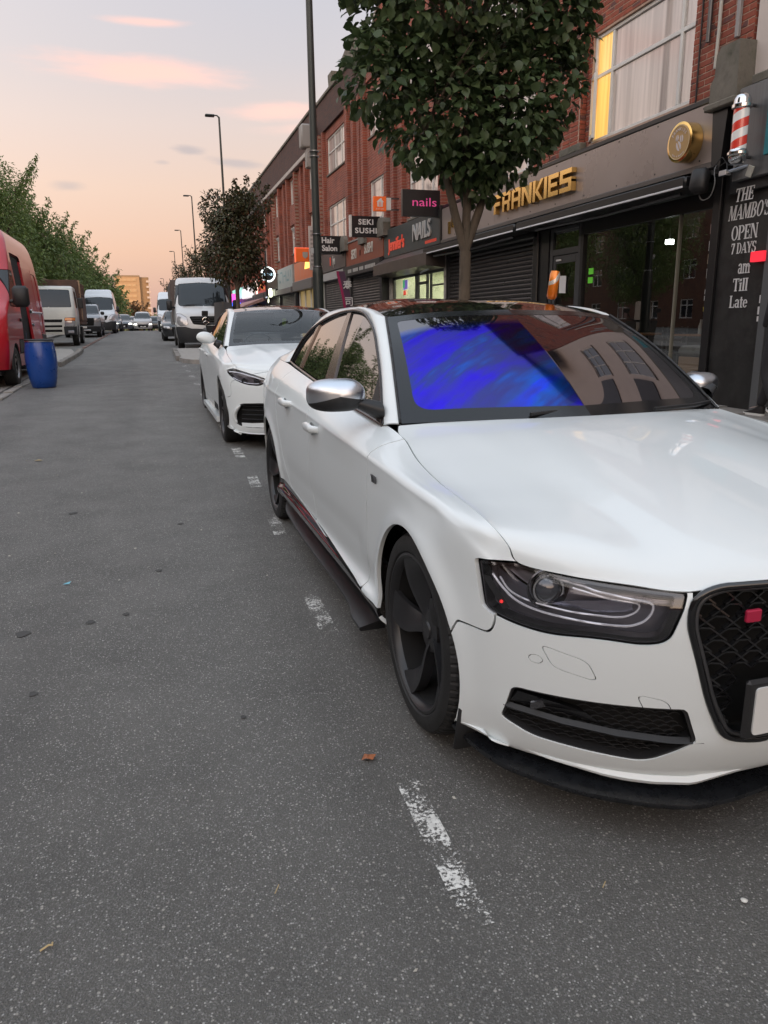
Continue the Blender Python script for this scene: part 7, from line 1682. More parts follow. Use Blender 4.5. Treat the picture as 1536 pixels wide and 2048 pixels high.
for i_, (dx, a, l) in enumerate(((-.5, .35, 1.7), (-.42, .42, 1.6), (-.1, -.25, 1.5), (.2, .5, 1.2))):
 ld = thing('timber_length', ['longest pale timber leaning over the lorry cab', 'second pale timber over the lorry cab', 'timber sloping the other way over the lorry cab', 'short timber at the cab edge nearest the road'][i_], 'timber', (-3.62+dx, yT+1.4, zT+2.4)); q = MB(); q.M = Matrix.Translation((-3.62+dx, yT+1.35+.06*i_, zT+2.50)) @ Matrix.Rotation(a*.6, 4, 'Y'); q.bbox(-l/2, l/2, -.04, .04, -.04, .04, .005); q.build('timber', mat('old_timber', (.30, .25, .19), .85, var=.2, vscale=5), ld)
og = thing('orange_bundle', 'orange bundle heaped on top of the lorry load', 'bundle', (-2.98, yT+1.9, zT+2.5)); q = MB(); q.lathe([(0, 0), (.28, .03), (.32, .14), (.2, .26), (0, .29)], 10, 'Z', (-3.05, yT+1.7, zT+2.35)); q.build('bundle', mat('orange_cloth', (.52, .16, .05), .8, var=.5, vscale=9), og, 60)

# ------------------------------------------------------------------ van front used for three vans
def van(name, label, x, y, hw=1.0, high=True, m=None, group=None, droop=False, sc_=1.0):
 H = 2.6 if high else 2.22
 L_ = [(.22, .86, -4.4 if not droop else -1.0, .90, .28, .1, .14), (.45, .93, -4.45 if not droop else -1.0, .97, .28, .1, .15), (.72, .95, -4.45 if not droop else -1.0, .99, .28, .1, .15), (.95, .90, -4.45 if not droop else -1.0, .99, .28, .1, .15), (1.10, .80, -4.45 if not droop else -1.0, .985, .28, .1, .14),
  (1.32, .38, -4.44 if not droop else -1.0, .97, .26, .1, .12), (1.62, .08, -4.43 if not droop else -1.0, .95, .22, .1, .10), (2.04, -.33, -4.40 if not droop else -1.0, .89, .20, .1, .08), (2.18, -.50, -4.38 if not droop else -1.0, .86, .20, .1, .06)]
 L_ += [(2.28, -.70, -4.36, .84, .2, .1, .06), (2.48, -1.0, -4.3, .79, .2, .12, .05), (2.56, -1.25, -4.25, .70, .2, .12, .04)] if high else [(2.25, -.62, -4.36 if not droop else -1.0, .80, .2, .1, .05), (2.27, -.75, -4.3 if not droop else -.99, .74, .2, .1, .04)]
 regs = [('windscreen', M_wind, 'f', rpoly([(0, 1.35), (.80, 1.35), (.86, 1.42), (.79, 2.06), (0, 2.11)], .04), -.004), ('headlight', M_lamp, 'f', rpoly([(.60, .76), (.86, .72), (.965, .80), (.965, 1.12), (.80, 1.10), (.62, .98)], .04), 0),
   ('grille', M_inner, 'f', rpoly([(0, .74), (.42, .78), (.54, 1.00), (.50, 1.02), (0, 1.02)], .03), -.012), ('bumper', M_bump, 'f', rpoly([(0, .10), (1.1, .10), (1.1, .70), (.70, .70), (.50, .64), (0, .62)], .03), .006),
   ('side_window', M_wind, 's', rpoly([(.08, 1.40), (-.78, 1.40), (-.78, 2.02), (-.30, 2.02)], .05), -.003)]
 KZ = 1.1; L_ = [tuple([l[0]*KZ if l[0] > .5 else l[0]]+list(l[1:])) for l in L_]; regs = [(r_[0], r_[1], r_[2], [(p[0], p[1]*KZ) for p in r_[3]], r_[4]) for r_ in regs]
 v = vehicle(name, label, 'van', (x, y, gz(y)), L_, m or M_vanwhite, regs, arches=((0, .345, .42),)+(() if droop else ((-3.6, .345, .42),)), wheels=((0, .85, .345, W_van), (-3.2, .85, .345, W_van)), gap=.006, group=group)
 for s in (1, -1):
  lp_(v, 'door_mirror', M_dark, lambda q: (q.bbox(-.02, .14, s*1.16-.10, s*1.16+.10, 1.34, 1.70, .04), q.tube([(.0, s*.94, 1.42), (.05, s*1.10, 1.46)], .03, 6)), 50)
 for z in (.90, .98, 1.06): lp_(v, 'grille_bar', M_bump, lambda q: q.bbox(.90, .935, -.46, .46, z-.012, z+.012, .005))
 lp_(v, 'number_plate', M_plate, lambda q: q.bbox(.955, .975, -.26, .26, .40, .51, .006)); lp_(v, 'cabin', M_inner, lambda q: q.box(-1.0, .5, -.8, .8, .3, 1.2))
 return v
SP = van('dropside_van', 'white dropside van with three pointed star grille badge, parked ahead on the right', 1.97, 28.6, high=False, droop=True)
lp_(SP, 'bonnet_vent', M_inner, lambda q: (q.M is None and q.add([(.30, .72, 1.508), (.30, .30, 1.522), (.345, .30, 1.500), (.345, .72, 1.485)], [(0, 1, 2, 3)]), q.add([(.30, -.72, 1.508), (.30, -.30, 1.522), (.345, -.30, 1.500), (.345, -.72, 1.485)], [(3, 2, 1, 0)])))
lp_(SP, 'star_badge', M_chrome, lambda q: (q.tube([(.955, .115*cos(a), .97+.115*sin(a)) for a in np.linspace(0, 2*pi, 25)[:-1]], .012, 6, closed=True), [q.tube([(.955, 0, .97), (.955, .11*cos(a), .97+.11*sin(a))], [.014, .006], 6) for a in (pi/2, pi/2+2.094, pi/2-2.094)]), 50)
me = text_mesh('BK', .10, M_dark, .002).copy(); me.transform(Matrix(((0, 0, 1, .977), (1, 0, 0, -.14), (0, 1, 0, .455), (0, 0, 0, 1)))); link('plate_lettering', me, SP, True)
lp_(SP, 'flatbed', mat('dropside_grey', (.20, .20, .20), .5), lambda q: (q.box(-4.6, -1.1, -1.02, 1.02, .85, .95), q.box(-4.6, -1.1, .99, 1.02, .95, 1.35), q.box(-4.6, -1.1, -1.02, -.99, .95, 1.35)))
lp_(SP, 'headboard', mat('headboard_brown', (.12, .09, .08), .7), lambda q: (q.bbox(-1.2, -1.14, -1.05, 1.05, .95, 2.45, .01), q.bbox(-4.6, -1.2, -1.06, -1.02, 1.4, 2.38, .01)))
lp_(SP, 'wiper', M_dark, lambda q: (q.tube([(.36, .65, 1.53), (.33, .1, 1.55)], .012, 5), q.tube([(.36, -.05, 1.55), (.33, -.6, 1.53)], .012, 5)))
pp_ = thing('papers', 'papers and a yellow cloth lying along the dashboard of the white dropside van', 'papers', (1.97, 28.55, gz(28.5)+1.4)); q = MB(); q.bbox(1.35, 1.75, 28.42, 28.5, gz(28.5)+1.37, gz(28.5)+1.44, .01); q.bbox(1.95, 2.55, 28.42, 28.5, gz(28.5)+1.37, gz(28.5)+1.45, .02); q.build('papers', mat('dash_papers', (.42, .44, .36), .7), pp_)
van('white_van', 'white high roof van on the left beyond the dark pickup', -2.92, 53.5, m=mat('white_van_bright', (.62, .66, .70), .35, coat=.5))
van('white_van', 'white high roof van parked on the right behind the dropside van', 1.75, 58, m=MATS['white_van_bright'])
# dark pickup on the left
LP = [(.30, .78, -4.3, .88, .22, .1, .10), (.55, .86, -4.35, .96, .22, .1, .10), (.85, .88, -4.35, .97, .20, .1, .10), (1.05, .84, -4.35, .96, .2, .1, .10), (1.16, .70, -4.35, .94, .25, .1, .10), (1.24, -.20, -4.35, .92, .25, .1, .10), (1.30, -.42, -2.6, .86, .2, .1, .08), (1.72, -1.0, -2.5, .78, .2, .2, .08), (1.80, -1.25, -2.4, .70, .2, .2, .06)]
PK = vehicle('pickup_truck', 'black and silver pickup parked facing the camera behind the tipper lorry', 'pickup truck', (-3.40, 45.5, gz(45.5)), LP, mat('silver_grey_paint', (.28, .29, .31), .3, coat=1, metal=.3), [
 ('windscreen', M_wind, 'f', rpoly([(0, 1.27), (.86, 1.27), (.74, 1.70), (0, 1.72)], .03), 0), ('grille', M_inner, 'f', rpoly([(0, .62), (.62, .62), (.66, 1.02), (0, 1.02)], .04), 0), ('headlight', M_lamp, 'f', rpoly([(.66, .80), (.97, .82), (.97, 1.00), (.68, 1.00)], .03), 0), ('bumper', M_bump, 'f', rpoly([(0, .2), (1.0, .2), (1.0, .58), (0, .58)], .03), 0)],
 arches=((0, .38, .45), (-3.2, .38, .45)), wheels=((0, .82, .38, W_trk), (-3.2, .82, .38, W_trk)), gap=.006)
lp_(PK, 'number_plate', M_plate, lambda q: q.bbox(.87, .89, -.26, .26, .48, .59, .005)); lp_(PK, 'grille_emblem', M_satin, lambda q: q.bbox(.885, .90, -.30, .30, .74, .80, .01)); lp_(PK, 'skid_plate', M_satin, lambda q: q.bbox(.86, .89, -.45, .45, .34, .42, .01))
for s in (1, -1): lp_(PK, 'door_mirror', M_dark, lambda q: q.bbox(-.5, -.4, s*1.05-.1, s*1.05+.1, 1.2, 1.38, .04), 50)
# generic far cars
def small_car(name, label, x, y, m, lights='on', rz=-pi/2, group=None, H=1.45):
 k = H/1.45
 L_ = [(.20, .80, -3.3, .82, .3, .3, .12), (.40, .86, -3.4, .89, .3, .3, .14), (.62, .84, -3.42, .90, .3, .3, .14), (.76*k, .72, -3.38, .88, .3, .3, .14), (.86*k, .30, -3.3, .86, .3, .3, .14), (.95*k, -.30, -3.15, .83, .25, .3, .12), (1.20*k, -.80, -2.95, .72, .22, .25, .10), (1.38*k, -1.2, -2.6, .62, .2, .25, .08), (H, -1.5, -2.3, .45, .2, .2, .05)]
 regs = [('windscreen', M_wind, 'f', rpoly([(0, .93*k), (.72, .93*k), (.60, 1.33*k), (0, 1.35*k)], .03), 0), ('headlight', M_on if lights == 'on' else M_lamp, 'f', rpoly([(.56, .56), (.84, .58), (.84, .68), (.58, .68)], .03), 0), ('grille', M_inner, 'f', rpoly([(0, .32), (.45, .32), (.48, .62), (0, .62)], .04), 0),
   ('rear_window', M_wind, 'r', rpoly([(0, .98*k), (.66, .98*k), (.56, 1.30*k), (0, 1.32*k)], .03), 0), ('tail_light', M_tail, 'r', rpoly([(.55, .66), (.86, .66), (.86, .80), (.58, .80)], .03), 0), ('side_window', M_wind, 's', rpoly([(-.45, .95*k), (-2.9, .98*k), (-2.5, 1.32*k), (-1.2, 1.32*k)], .05), 0)]
 v = vehicle(name, label, 'car', (x, y, gz(y)), L_, m, regs, arches=((0, .335, .37), (-2.65, .335, .37)), wheels=((0, .78, .335, W_car), (-2.65, .78, .335, W_car)), gap=.005, rz=rz, nz=50, group=group)
 lp_(v, 'number_plate', M_plate, lambda q: q.bbox(.845, .86, -.26, .26, .36, .46, .005)); return v
M_pd = mat('dark_car_paint', (.02, .021, .024), .25, coat=1); M_ps = mat('silver_car_paint', (.32, .33, .35), .3, coat=1, metal=.4); M_pb = mat('blue_grey_paint', (.09, .10, .12), .3, coat=1)
G_ = 'cars queueing at the far end of the road'
small_car('queueing_car', 'dark car parked against the left kerb past the white van', -2.75, 63, M_pd, group=G_, lights='off')
small_car('queueing_car', 'dark car with glowing headlights just past the white van on the left', -2.1, 71, M_pb, group=G_)
small_car('queueing_car', 'grey car with glowing headlights second in the distant queue', -1.75, 81, M_ps, group=G_)
small_car('queueing_car', 'tall pale grey car with glowing headlights in the middle of the distant road', -.4, 80, mat('pale_car_paint', (.42, .43, .44), .3, coat=1), group=G_, H=1.85)
small_car('queueing_car', 'dark car with glowing headlights between the two pale distant cars', -1.15, 94, M_pd, group=G_)
small_car('queueing_car', 'distant car driving away showing red tail lights', .9, 84, M_pd, rz=pi/2, group=G_)
small_car('parked_hatchback', 'dark hatchback parked nose out behind the white dropside van', 1.55, 37.5, M_pd, lights='off')
small_car('parked_hatchback', 'silver hatchback parked ahead of the far white van on the right', 1.7, 47, M_ps, lights='off')

# ------------------------------------------------------------------ motor scooter leaning at the kerb behind the second white car
mo = thing('motor_scooter', 'black delivery scooter with leg cover, front wheel turned out past the white saloon', 'motorbike', (1.50, 17.9, gz(17.9)), 0)
mo.rotation_euler = (0, .12, -pi/2+.25)
q = MB(); q.lathe([(.215, -.03), (.25, -.055), (.285, -.045), (.30, 0), (.285, .045), (.25, .055), (.215, .03)], 36, 'Y', (.62, 0, .30)); q.build('front_tyre', M_tyre, mo, 50, local=True)
q = MB(); q.lathe([(.215, -.025), (.215, .025)], 36, 'Y', (.62, 0, .30)); [q.bbox(.61, .63, -.02, .02, .30, .5, .003) for _ in (0,)]; [q.cyl((.62, 0, .3), (.62+.21*cos(a), 0, .3+.21*sin(a)), .012, n=6) for a in np.linspace(0, 2*pi, 6)[:-1]]; q.build('front_rim', M_satin, mo, 40, local=True)
q = MB(); q.lathe([(.20, -.05), (.25, -.06), (.30, 0), (.25, .06), (.20, .05)], 30, 'Y', (-.62, 0, .30)); q.lathe([(.0, -.02), (.21, -.03)], 20, 'Y', (-.62, 0, .30)); q.build('rear_wheel', M_tyre, mo, 50, local=True)
q = MB(); q.lathe([(.315, -.07), (.325, 0), (.315, .07)], 16, 'Y', (.62, 0, .30), .5, 2.3); q.build('front_mudguard', M_satin, mo, 50, local=True)
for s in (1, -1):
 q = MB(); q.tube([(.62, s*.09, .30), (.50, s*.09, .62), (.40, s*.08, .95)], .022, 8); q.build('fork_leg', M_dark, mo, 50, local=True)
q = MB(); P2 = [(.52, .55), (.42, 1.0), (.34, 1.08), (.20, .62), (.10, .35), (-.75, .35), (-.80, .70), (-.10, .78), (.10, .72), (.30, .50)]; q.prism(rpoly(P2, .05), 'Y', -.16, .16); q.build('bodywork', M_black, mo, 40, local=True)
q = MB(); q.bbox(-.72, -.02, -.14, .14, .74, .84, .05); q.build('saddle', M_dark, mo, 50, local=True)
q = MB(); q.add([(.50, -.34, .45), (.50, .34, .45), (.40, .42, 1.02), (.40, -.42, 1.02), (.36, -.30, .45), (.30, -.36, 1.02), (.36, .30, .45), (.30, .36, 1.02)], [(0, 1, 2, 3), (0, 3, 5, 4), (1, 6, 7, 2)]); q.build('leg_cover', M_dark, mo, 40, local=True)
q = MB(); q.tube([(.34, -.36, 1.06), (.40, -.15, 1.04), (.40, .15, 1.04), (.34, .36, 1.06)], .018, 8); q.build('handlebar', M_dark, mo, 50, local=True)
q = MB(); q.add([(.46+.0, -.24, 1.05), (.48, .24, 1.05), (.36, .20, 1.50), (.36, -.20, 1.50), (.47, 0, 1.05), (.39, 0, 1.53)], [(0, 4, 5, 3), (4, 1, 2, 5)]); q.build('wind_shield', mat('smoked_shield', (.07, .07, .075), .08, coat=1), mo, 40, local=True)
for s in (1, -1):
 q = MB(); q.tube([(.36, s*.3, 1.06), (.38, s*.40, 1.24)], .01, 6); q.bbox(.36, .39, s*.42-.07, s*.42+.07, 1.22, 1.33, .01); q.build('mirror', M_dark, mo, 40, local=True)
# ================================================================== second white saloon
def build_saloon_b():
 car = thing('parked_car', 'white saloon with star-brand rounded nose and black roof parked behind the nearest car', 'car', (1.57, 8.06, gz(8.06)-.01), -pi/2)
 car['label'] = 'white saloon with clear windscreen, rounded nose and green tag, parked behind the nearest car'
 FL = np.array([1, -1, 1.])
 def side(x, zt, yt, zc, yc, yb=.905, lo=.19):
  s = yb/.905; return [(x, .80*s, lo), (x, .868*s, lo+.03), (x, .885*s, .33), (x, .893*s, .46), (x, .902*s, .60), (x, .910*s, .74), (x, yc, zc-.01), (x, yc-.012, zc+.02), (x, yc-.02+.35*(yt-yc+.02), zc+.6*(zt-zc)), (x, yt, zt)]
 St = [[(-3.78, .4, z) for z in (.3, .33, .42, .52, .64, .76, .86, .90, .96, 1.0)], [(-3.70, .70, z) for z in (.3, .33, .42, .52, .64, .76, .86, .90, .96, 1.0)]]
 for a in ((-3.35, 1.06, .74, .90, .84, .86), (-2.86, 1.06, .76, .90, .89, .905), (-2.3, 1.04, .79, .89, .905), (-1.6, 1.01, .80, .88, .91), (-1.0, .985, .79, .87, .91), (-.66, .965, .775, .865, .908), (-.42, .935, .770, .86, .904), (-.2, .905, .785, .845, .90), (.02, .88, .79, .83, .893), (.2, .86, .79, .815, .888)): St.append(side(*a))
 xf = lambda z: float(np.interp(z, [.12, .2, .3, .42, .55, .65, .72, .80], [.775, .80, .825, .838, .840, .832, .812, .77])); D = lambda y: float(np.interp(abs(y), [0, .2, .4, .5, .6, .7, .78, .84, .88, .905], [0, .010, .042, .075, .125, .20, .29, .385, .50, .66]))
 def fs(ys_, zs, dx): return [(xf(z)-D(y)+d, y, z) for y, z, d in zip(ys_, zs, dx)]
 St.append(fs([.82, .882, .890, .890, .888, .884, .872, .858, .835, .795], [.19, .205, .30, .42, .55, .68, .785, .805, .825, .840], [.02, .02, .02, .02, .01, .01, 0, -.01, -.03, -.07]))
 St.append(fs([.78, .842, .850, .850, .846, .842, .832, .822, .80, .77], [.17, .185, .28, .40, .52, .65, .745, .765, .79, .812], [0, 0, 0, 0, 0, 0, 0, -.01, -.03, -.05]))
 for y, zt in [(.76, .80), (.68, .785), (.60, .772), (.50, .765), (.40, .762), (.20, .768), (0, .770)]:
  St.append(fs([y*.97]+[y]*8+[y*.99], [.15, .165, .27, .38, .48, .57, .64, .69, .73, zt], [-.03, 0, 0, 0, 0, 0, 0, 0, -.002, -.015]))
 Wg = net(np.array(St), 300, 60); W = Surf.grid(Wg)
 if W.N[np.argmax(W.V[:, 1])][1] < 0: W = Surf.grid(Wg, True)
 fw, rw, RF = (.02, .335), (-2.865, .335), .362
 arch = W.clip(circ(*fw, RF)).clip(circ(*rw, RF))
 def fsel(poly): g = sdf(poly, (1, 2)); return lambda V: np.minimum(g(V), V[:, 0]-.25)
 HL = rpoly([(.858, .765, .02), (.845, .735, .02), (.78, .672, .04), (.70, .640, .04), (.58, .630, .03), (.50, .672, .02), (.53, .700, .02), (.70, .758, .04), (.80, .790, .03)], .02)
 FG = rpoly([(.765, .455, .05), (.835, .34, .06), (.80, .235, .05), (.70, .215, .03), (.42, .215, .04), (.36, .30, .03), (.40, .43, .05), (.55, .465, .05)], .04)
 GR = rpoly([(0, .64), (.30, .65, .05), (.46, .600, .05), (.52, .53, .04), (.46, .47, .04), (.30, .44, .04), (0, .435), (-.06, .435), (-.06, .64)], .001)
 lamp, rest = split(arch, fsel(HL), .003); fog, rest = split(rest, fsel(FG), 0); gri, rest = split(rest, fsel(GR), 0)
 dF = rpoly([(-.42, 1.2), (-.44, .85, .05), (-.47, .5, .2), (-.52, .34, .02), (-1.52, .35, .03), (-1.54, .8, .2), (-1.60, 1.2)], .02); dR = rpoly([(-1.60, 1.2), (-1.54, .8, .2), (-1.52, .35, .03), (-2.2, .36, .05), (-2.40, .6, .12), (-2.5, .95, .1), (-2.5, 1.2)], .02)
 fen = rpoly([(-.49, 1.3), (-.44, .85), (-.52, .12), (.2, .12), (.375, .50, 0), (.47, .52, .03), (.47, .66), (.8, .8), (.8, 1.3)], .02)
 def fl(S_): return Surf(S_.V*FL, S_.N*FL, [f[::-1] for f in S_.F])
 def both(S_, nm, m, th=.012):
  for T in (S_, S_.mirror()): fl(T).build(nm, m, car, th)
 def one(S_, nm, m, th=.012): return fl(S_.join(S_.mirror())).build(nm, m, car, th)
 fd, rest = split(rest, sdf(dF), .0025); rd, rest = split(rest, sdf(dR), .0025); fe, rest = split(rest, sdf(fen), .0025)
 both(fe, 'front_fender', M_white); both(fd, 'front_door', M_white); both(rd, 'rear_door', M_white); both(rest.clip(lambda V: -V[:, 0]-1.2), 'rear_quarter', M_white); one(rest.clip(lambda V: V[:, 0]-.1), 'front_bumper', M_white, .02)
 inner = W.clip(circ(*fw, RF+.004)).clip(circ(*rw, RF+.004)).clip(neg(off(fsel(HL), .006))).clip(neg(off(fsel(GR), .006))).clip(neg(off(fsel(FG), .006))); inner = inner.clip(lambda V: V[:, 2]-.245); one(inner.offset(-.014), 'inner_shell', M_seam, 0)
 top = Wg[:, -1]; i_c = int(np.argmin(np.linalg.norm(top-np.array(St[14][9]), axis=1))); ia = int(np.argmin(abs(top[:i_c, 0]+.40)))
 le = resample(np.concatenate([crom(np.array([(-.57, .735, .975), (-.50, .76, .955), tuple(top[ia])]), 10)[:-1], top[ia:i_c+1]]), 80)
 fr = resample(top[i_c:], 60); cen_ = curve([(-.40, 0, 1.0), (-.1, 0, .975), (.3, 0, .925), (.6, 0, .86), (.74, 0, .81), (.755, 0, .770)], 80); cen_[-1] = fr[-1]; cowl = curve([(-.57, .735, .975), (-.48, .4, .995), (-.40, 0, 1.0)], 60)
 G = coons(cowl, fr, le, cen_); yy = G[..., 1]; v = np.linspace(0, 1, 80)[None]
 G[..., 2] += .010*np.exp(-((yy-.50+.12*v)/.05)**2)*np.sin(pi*v)**.7+.006*np.exp(-((yy-.22+.05*v)/.05)**2)*np.sin(pi*v)+.018*np.sin(pi*np.clip(yy/.78, 0, 1))*np.sin(pi*v)**.7
 H = Surf.grid(G); H = H if H.N[:, 2].mean() > 0 else Surf.grid(G, True); et = (np.minimum(np.linspace(0, 1, 60)[:, None]*.75, np.minimum(v*1.35, (1-v)*1.35))*np.ones((60, 80))).reshape(-1)
 one(H.clip(lambda V: et[:len(V)]-.0045), 'bonnet', M_white, .007); one(H.offset(-.015), 'bonnet_liner', M_seam, 0)
 Al = curve([(-.575, .725, .978), (-.78, .68, 1.11), (-1.0, .625, 1.24), (-1.28, .565, 1.352)], 50); wt = curve([(-1.28, .565, 1.352), (-1.24, .3, 1.375), (-1.22, 0, 1.382)], 50); wb = curve([(-.575, .725, .978), (-.48, .4, .996), (-.42, 0, 1.0)], 50); wc = curve([(-.42, 0, 1.0), (-.8, 0, 1.21), (-1.22, 0, 1.382)], 50)
 G2 = coons(wb, wt, Al, wc); u_ = np.linspace(0, 1, 50)[:, None]; v_ = np.linspace(0, 1, 50)[None]; G2 += (np.sin(pi*u_)*.012*np.sin(pi*v_))[..., None]*np.array([.5, 0, .86])
 WS = Surf.grid(G2); WS = WS if WS.N[:, 2].mean() > 0 else Surf.grid(G2, True); uv = np.stack([np.broadcast_to(u_, (50, 50)).reshape(-1), np.zeros(2500), np.broadcast_to(v_, (50, 50)).reshape(-1)], 1); gv = sdf(rpoly([(.06, .06, .05), (.06, .95, .03), (1.3, .95), (1.3, .06)], .02))(uv)
 M_ws2 = bpy.data.materials.new('clear_windscreen'); shopglass(M_ws2, (.55, .6, .62), .075)
 ws = one(WS.clip(lambda V: gv[:len(V)]), 'windscreen', M_ws2, 0); b_ = fl(WS.clip(lambda V: -gv[:len(V)]).offset(.001)); b2 = fl(WS.clip(lambda V: -gv[:len(V)]).offset(.001).mirror()); b_.join(b2).build('windscreen_border', M_black, ws, 0)
 # steering wheel rim, mirror housing and green tag read through the glass
 q = MB(); q.tube([(-.80, -(.36+.17*cos(a)), .975+.13*sin(a)) for a in np.linspace(0.05, pi-.05, 24)], .007, 6); q.build('steering_wheel', mat('wheel_rim_grey', (.14, .145, .15), .5), car, 50, local=True)
 q = MB(); q.M = Matrix.Translation((-1.20, -.0, 1.325)); q.bbox(-.01, .01, -.11, .11, -.05, .015, .012); q.build('rear_view_mirror', mat('mirror_housing', (.06, .065, .07), .4), car, 40, local=True)
 q = MB(); q.M = Matrix.Translation((-1.08, .0, 1.27)) @ Matrix.Rotation(.6, 4, 'Y'); q.bbox(-.003, .003, -.022, .022, -.10, 0, .004); q.build('green_tag', mat('tag_green', (.30, .48, .06), .6), car, 40, local=True)
 def ys(x, z): u = z-.98; t = np.maximum(0, -x-1.6); return .800-.04*np.maximum(0, x+1.5)-.45*u-.10*u*u-.02*t*t
 dlo = np.array([(-.66, .965), (-.85, 1.09), (-1.06, 1.21), (-1.3, 1.31), (-1.55, 1.365), (-1.85, 1.385), (-2.2, 1.36), (-2.5, 1.29), (-2.75, 1.18), (-2.83, 1.085)]); bel = np.array([(-2.2, 1.045), (-1.4, 1.01)])
 outl = [tuple(p) for p in resample(crom(dlo, 100), 60)]+[tuple(p) for p in bel]; XX, ZZ = np.meshgrid(np.linspace(-2.9, -.6, 120), np.linspace(.93, 1.42, 50), indexing='ij'); SG = np.stack([XX, ys(XX, ZZ), ZZ], -1); S0 = Surf.grid(SG); S0 = S0 if S0.N[:, 1].mean() > 0 else Surf.grid(SG, True)
 gl = S0.clip(off(sdf(outl), -.010)); gb = sdf([(-1.68, 1.45), (-1.60, .9), (-1.70, .9), (-1.76, 1.45)]); both(gl.clip(neg(gb)).clip(lambda V: V[:, 0]+1.68), 'front_window', M_glassdark, .004); both(gl.clip(neg(gb)).clip(lambda V: -1.68-V[:, 0]), 'rear_window', M_glassdark, .004); both(gl.clip(gb), 'door_pillar', M_black, .004)
 for s in (1, -1):
  q = MB(); q.tube([(p[0], -(ys(p[0], p[1])+.004)*s, p[1]) for p in outl], .009, 6, closed=True); q.build('window_trim', M_black, car, 50, local=True)
 Dl = np.array([(x, ys(x, z)+.002, z) for x, z in crom(dlo, 120)]); Dl = np.concatenate([Dl, crom(np.array([tuple(Dl[-1]), (-3.1, .75, 1.07), (-3.35, .73, 1.06)]), 30)[1:]])
 R3 = [Al, crom(np.array([(-1.28, .565, 1.352), (-1.6, .55, 1.395), (-2.0, .54, 1.40), (-2.4, .53, 1.37), (-2.7, .52, 1.31)]), 50), crom(np.array([(-2.7, .52, 1.31), (-3.0, .57, 1.18), (-3.25, .62, 1.07)]), 30)]
 nD = resample(Dl, 160); kD = [0, int(np.argmin(abs(nD[:, 0]+1.45)+10*(nD[:, 2] < 1.2))), int(np.argmin(abs(nD[:, 0]+2.55)+10*(nD[:, 2] < 1.15))), 159]
 R2 = np.concatenate([resample(R3[i], kD[i+1]-kD[i]+1)[(1 if i else 0):] for i in range(3)]); t = np.linspace(0, 1, 10)[None, :, None]; ln = np.linalg.norm(R2-nD, axis=1); outn = np.tile(np.array([.1, .78, .6]), (160, 1))
 G3 = nD[:, None]*(1-t)+R2[:, None]*t+4*t*(1-t)*(np.minimum(.16*ln, .02)[:, None]*outn)[:, None]; PS = Surf.grid(G3); PS = PS if PS.N[:, 1].mean() > 0 else Surf.grid(G3, True); both(PS, 'roof_rail_pillar', M_white, .006)
 rc = curve([(-1.22, 0, 1.382), (-1.6, 0, 1.43), (-2.0, 0, 1.44), (-2.4, 0, 1.42), (-2.75, 0, 1.355)], 50); rb = curve([(-2.7, .52, 1.31), (-2.74, .3, 1.345), (-2.75, 0, 1.355)], 30); G4 = coons(curve([(-1.28, .565, 1.352), (-1.24, .3, 1.375), (-1.22, 0, 1.382)], 30), rb, resample(R3[1], 50), rc)
 RS = Surf.grid(G4); RS = RS if RS.N[:, 2].mean() > 0 else Surf.grid(G4, True); one(RS, 'roof', MATS['black_roof_gloss'], .01)
 rs = coons(rb, curve([(-3.25, .62, 1.07), (-3.3, 0, 1.08)], 30), resample(R3[2], 30), curve([(-2.75, 0, 1.355), (-3.3, 0, 1.08)], 30)); B5 = Surf.grid(rs); B5 = B5 if B5.N[:, 2].mean() > 0 else Surf.grid(rs, True); one(B5, 'rear_screen', M_glassdark, .005)
 q = MB(); q.add([(-3.25, -.62, 1.07), (-3.25, .62, 1.07), (-3.72, .55, 1.0), (-3.72, -.55, 1.0)], [(0, 1, 2, 3)]); q.build('boot_lid', M_white, car, 0, local=True)
 for s in (1, -1):
  Sx = fl(lamp if s == 1 else lamp.mirror()); hl = bpy.data.objects.new('headlight', None); COL.objects.link(hl); hl.parent = car; gE = sdf([(p[0]*-s, p[1]) for p in HL], (1, 2))
  link('lamp_cover', Sx.offset(.001).mesh('lamp_cover', M_clear, 0), hl, True); link('lamp_rim', Sx.offset(-.008).clip(lambda V: .010-gE(V)).mesh('lamp_rim', M_black, .03), hl, True); link('lamp_bowl', Sx.offset(-.05).mesh('lamp_bowl', M_bowl, 0), hl, True)
  def at(y, z, d): return (xf(z)-D(y)-d, -y*s, z)
  for nm, y0, y1 in (('lamp_unit', .56, .64), ('lamp_unit', .68, .74)):
   q = MB(); c = at((y0+y1)/2, .675, .03); q.cyl((c[0]-.02, c[1], c[2]), (c[0]+.01, c[1], c[2]), .026, n=16); q.build(nm, M_black, hl, 40, local=True)
  q = MB(); q.tube([at(a, b, .015) for a, b in crom(np.array([(.83, .755), (.76, .750), (.66, .722), (.56, .690), (.52, .675), (.55, .652)]), 40)], .006, 6); q.build('light_guide', mat('light_guide'), hl, 50, local=True)
  q = MB(); q.tube([at(a, b, .02) for a, b in crom(np.array([(.80, .700), (.74, .668), (.65, .648), (.58, .648)]), 30)], .004, 6); q.build('light_guide', mat('light_guide'), hl, 50, local=True)
  fo = bpy.data.objects.new('air_intake', None); COL.objects.link(fo); fo.parent = car; Sx = fl(fog if s == 1 else fog.mirror()); gf = sdf([(p[0]*-s, p[1]) for p in FG], (1, 2)); link('intake_back', Sx.offset(-.05).mesh('intake_back', M_inner, 0), fo, True)
  link('intake_edge', Sx.offset(-.004).clip(lambda V: .012-gf(V)).mesh('intake_edge', M_dark, .04), fo, True)
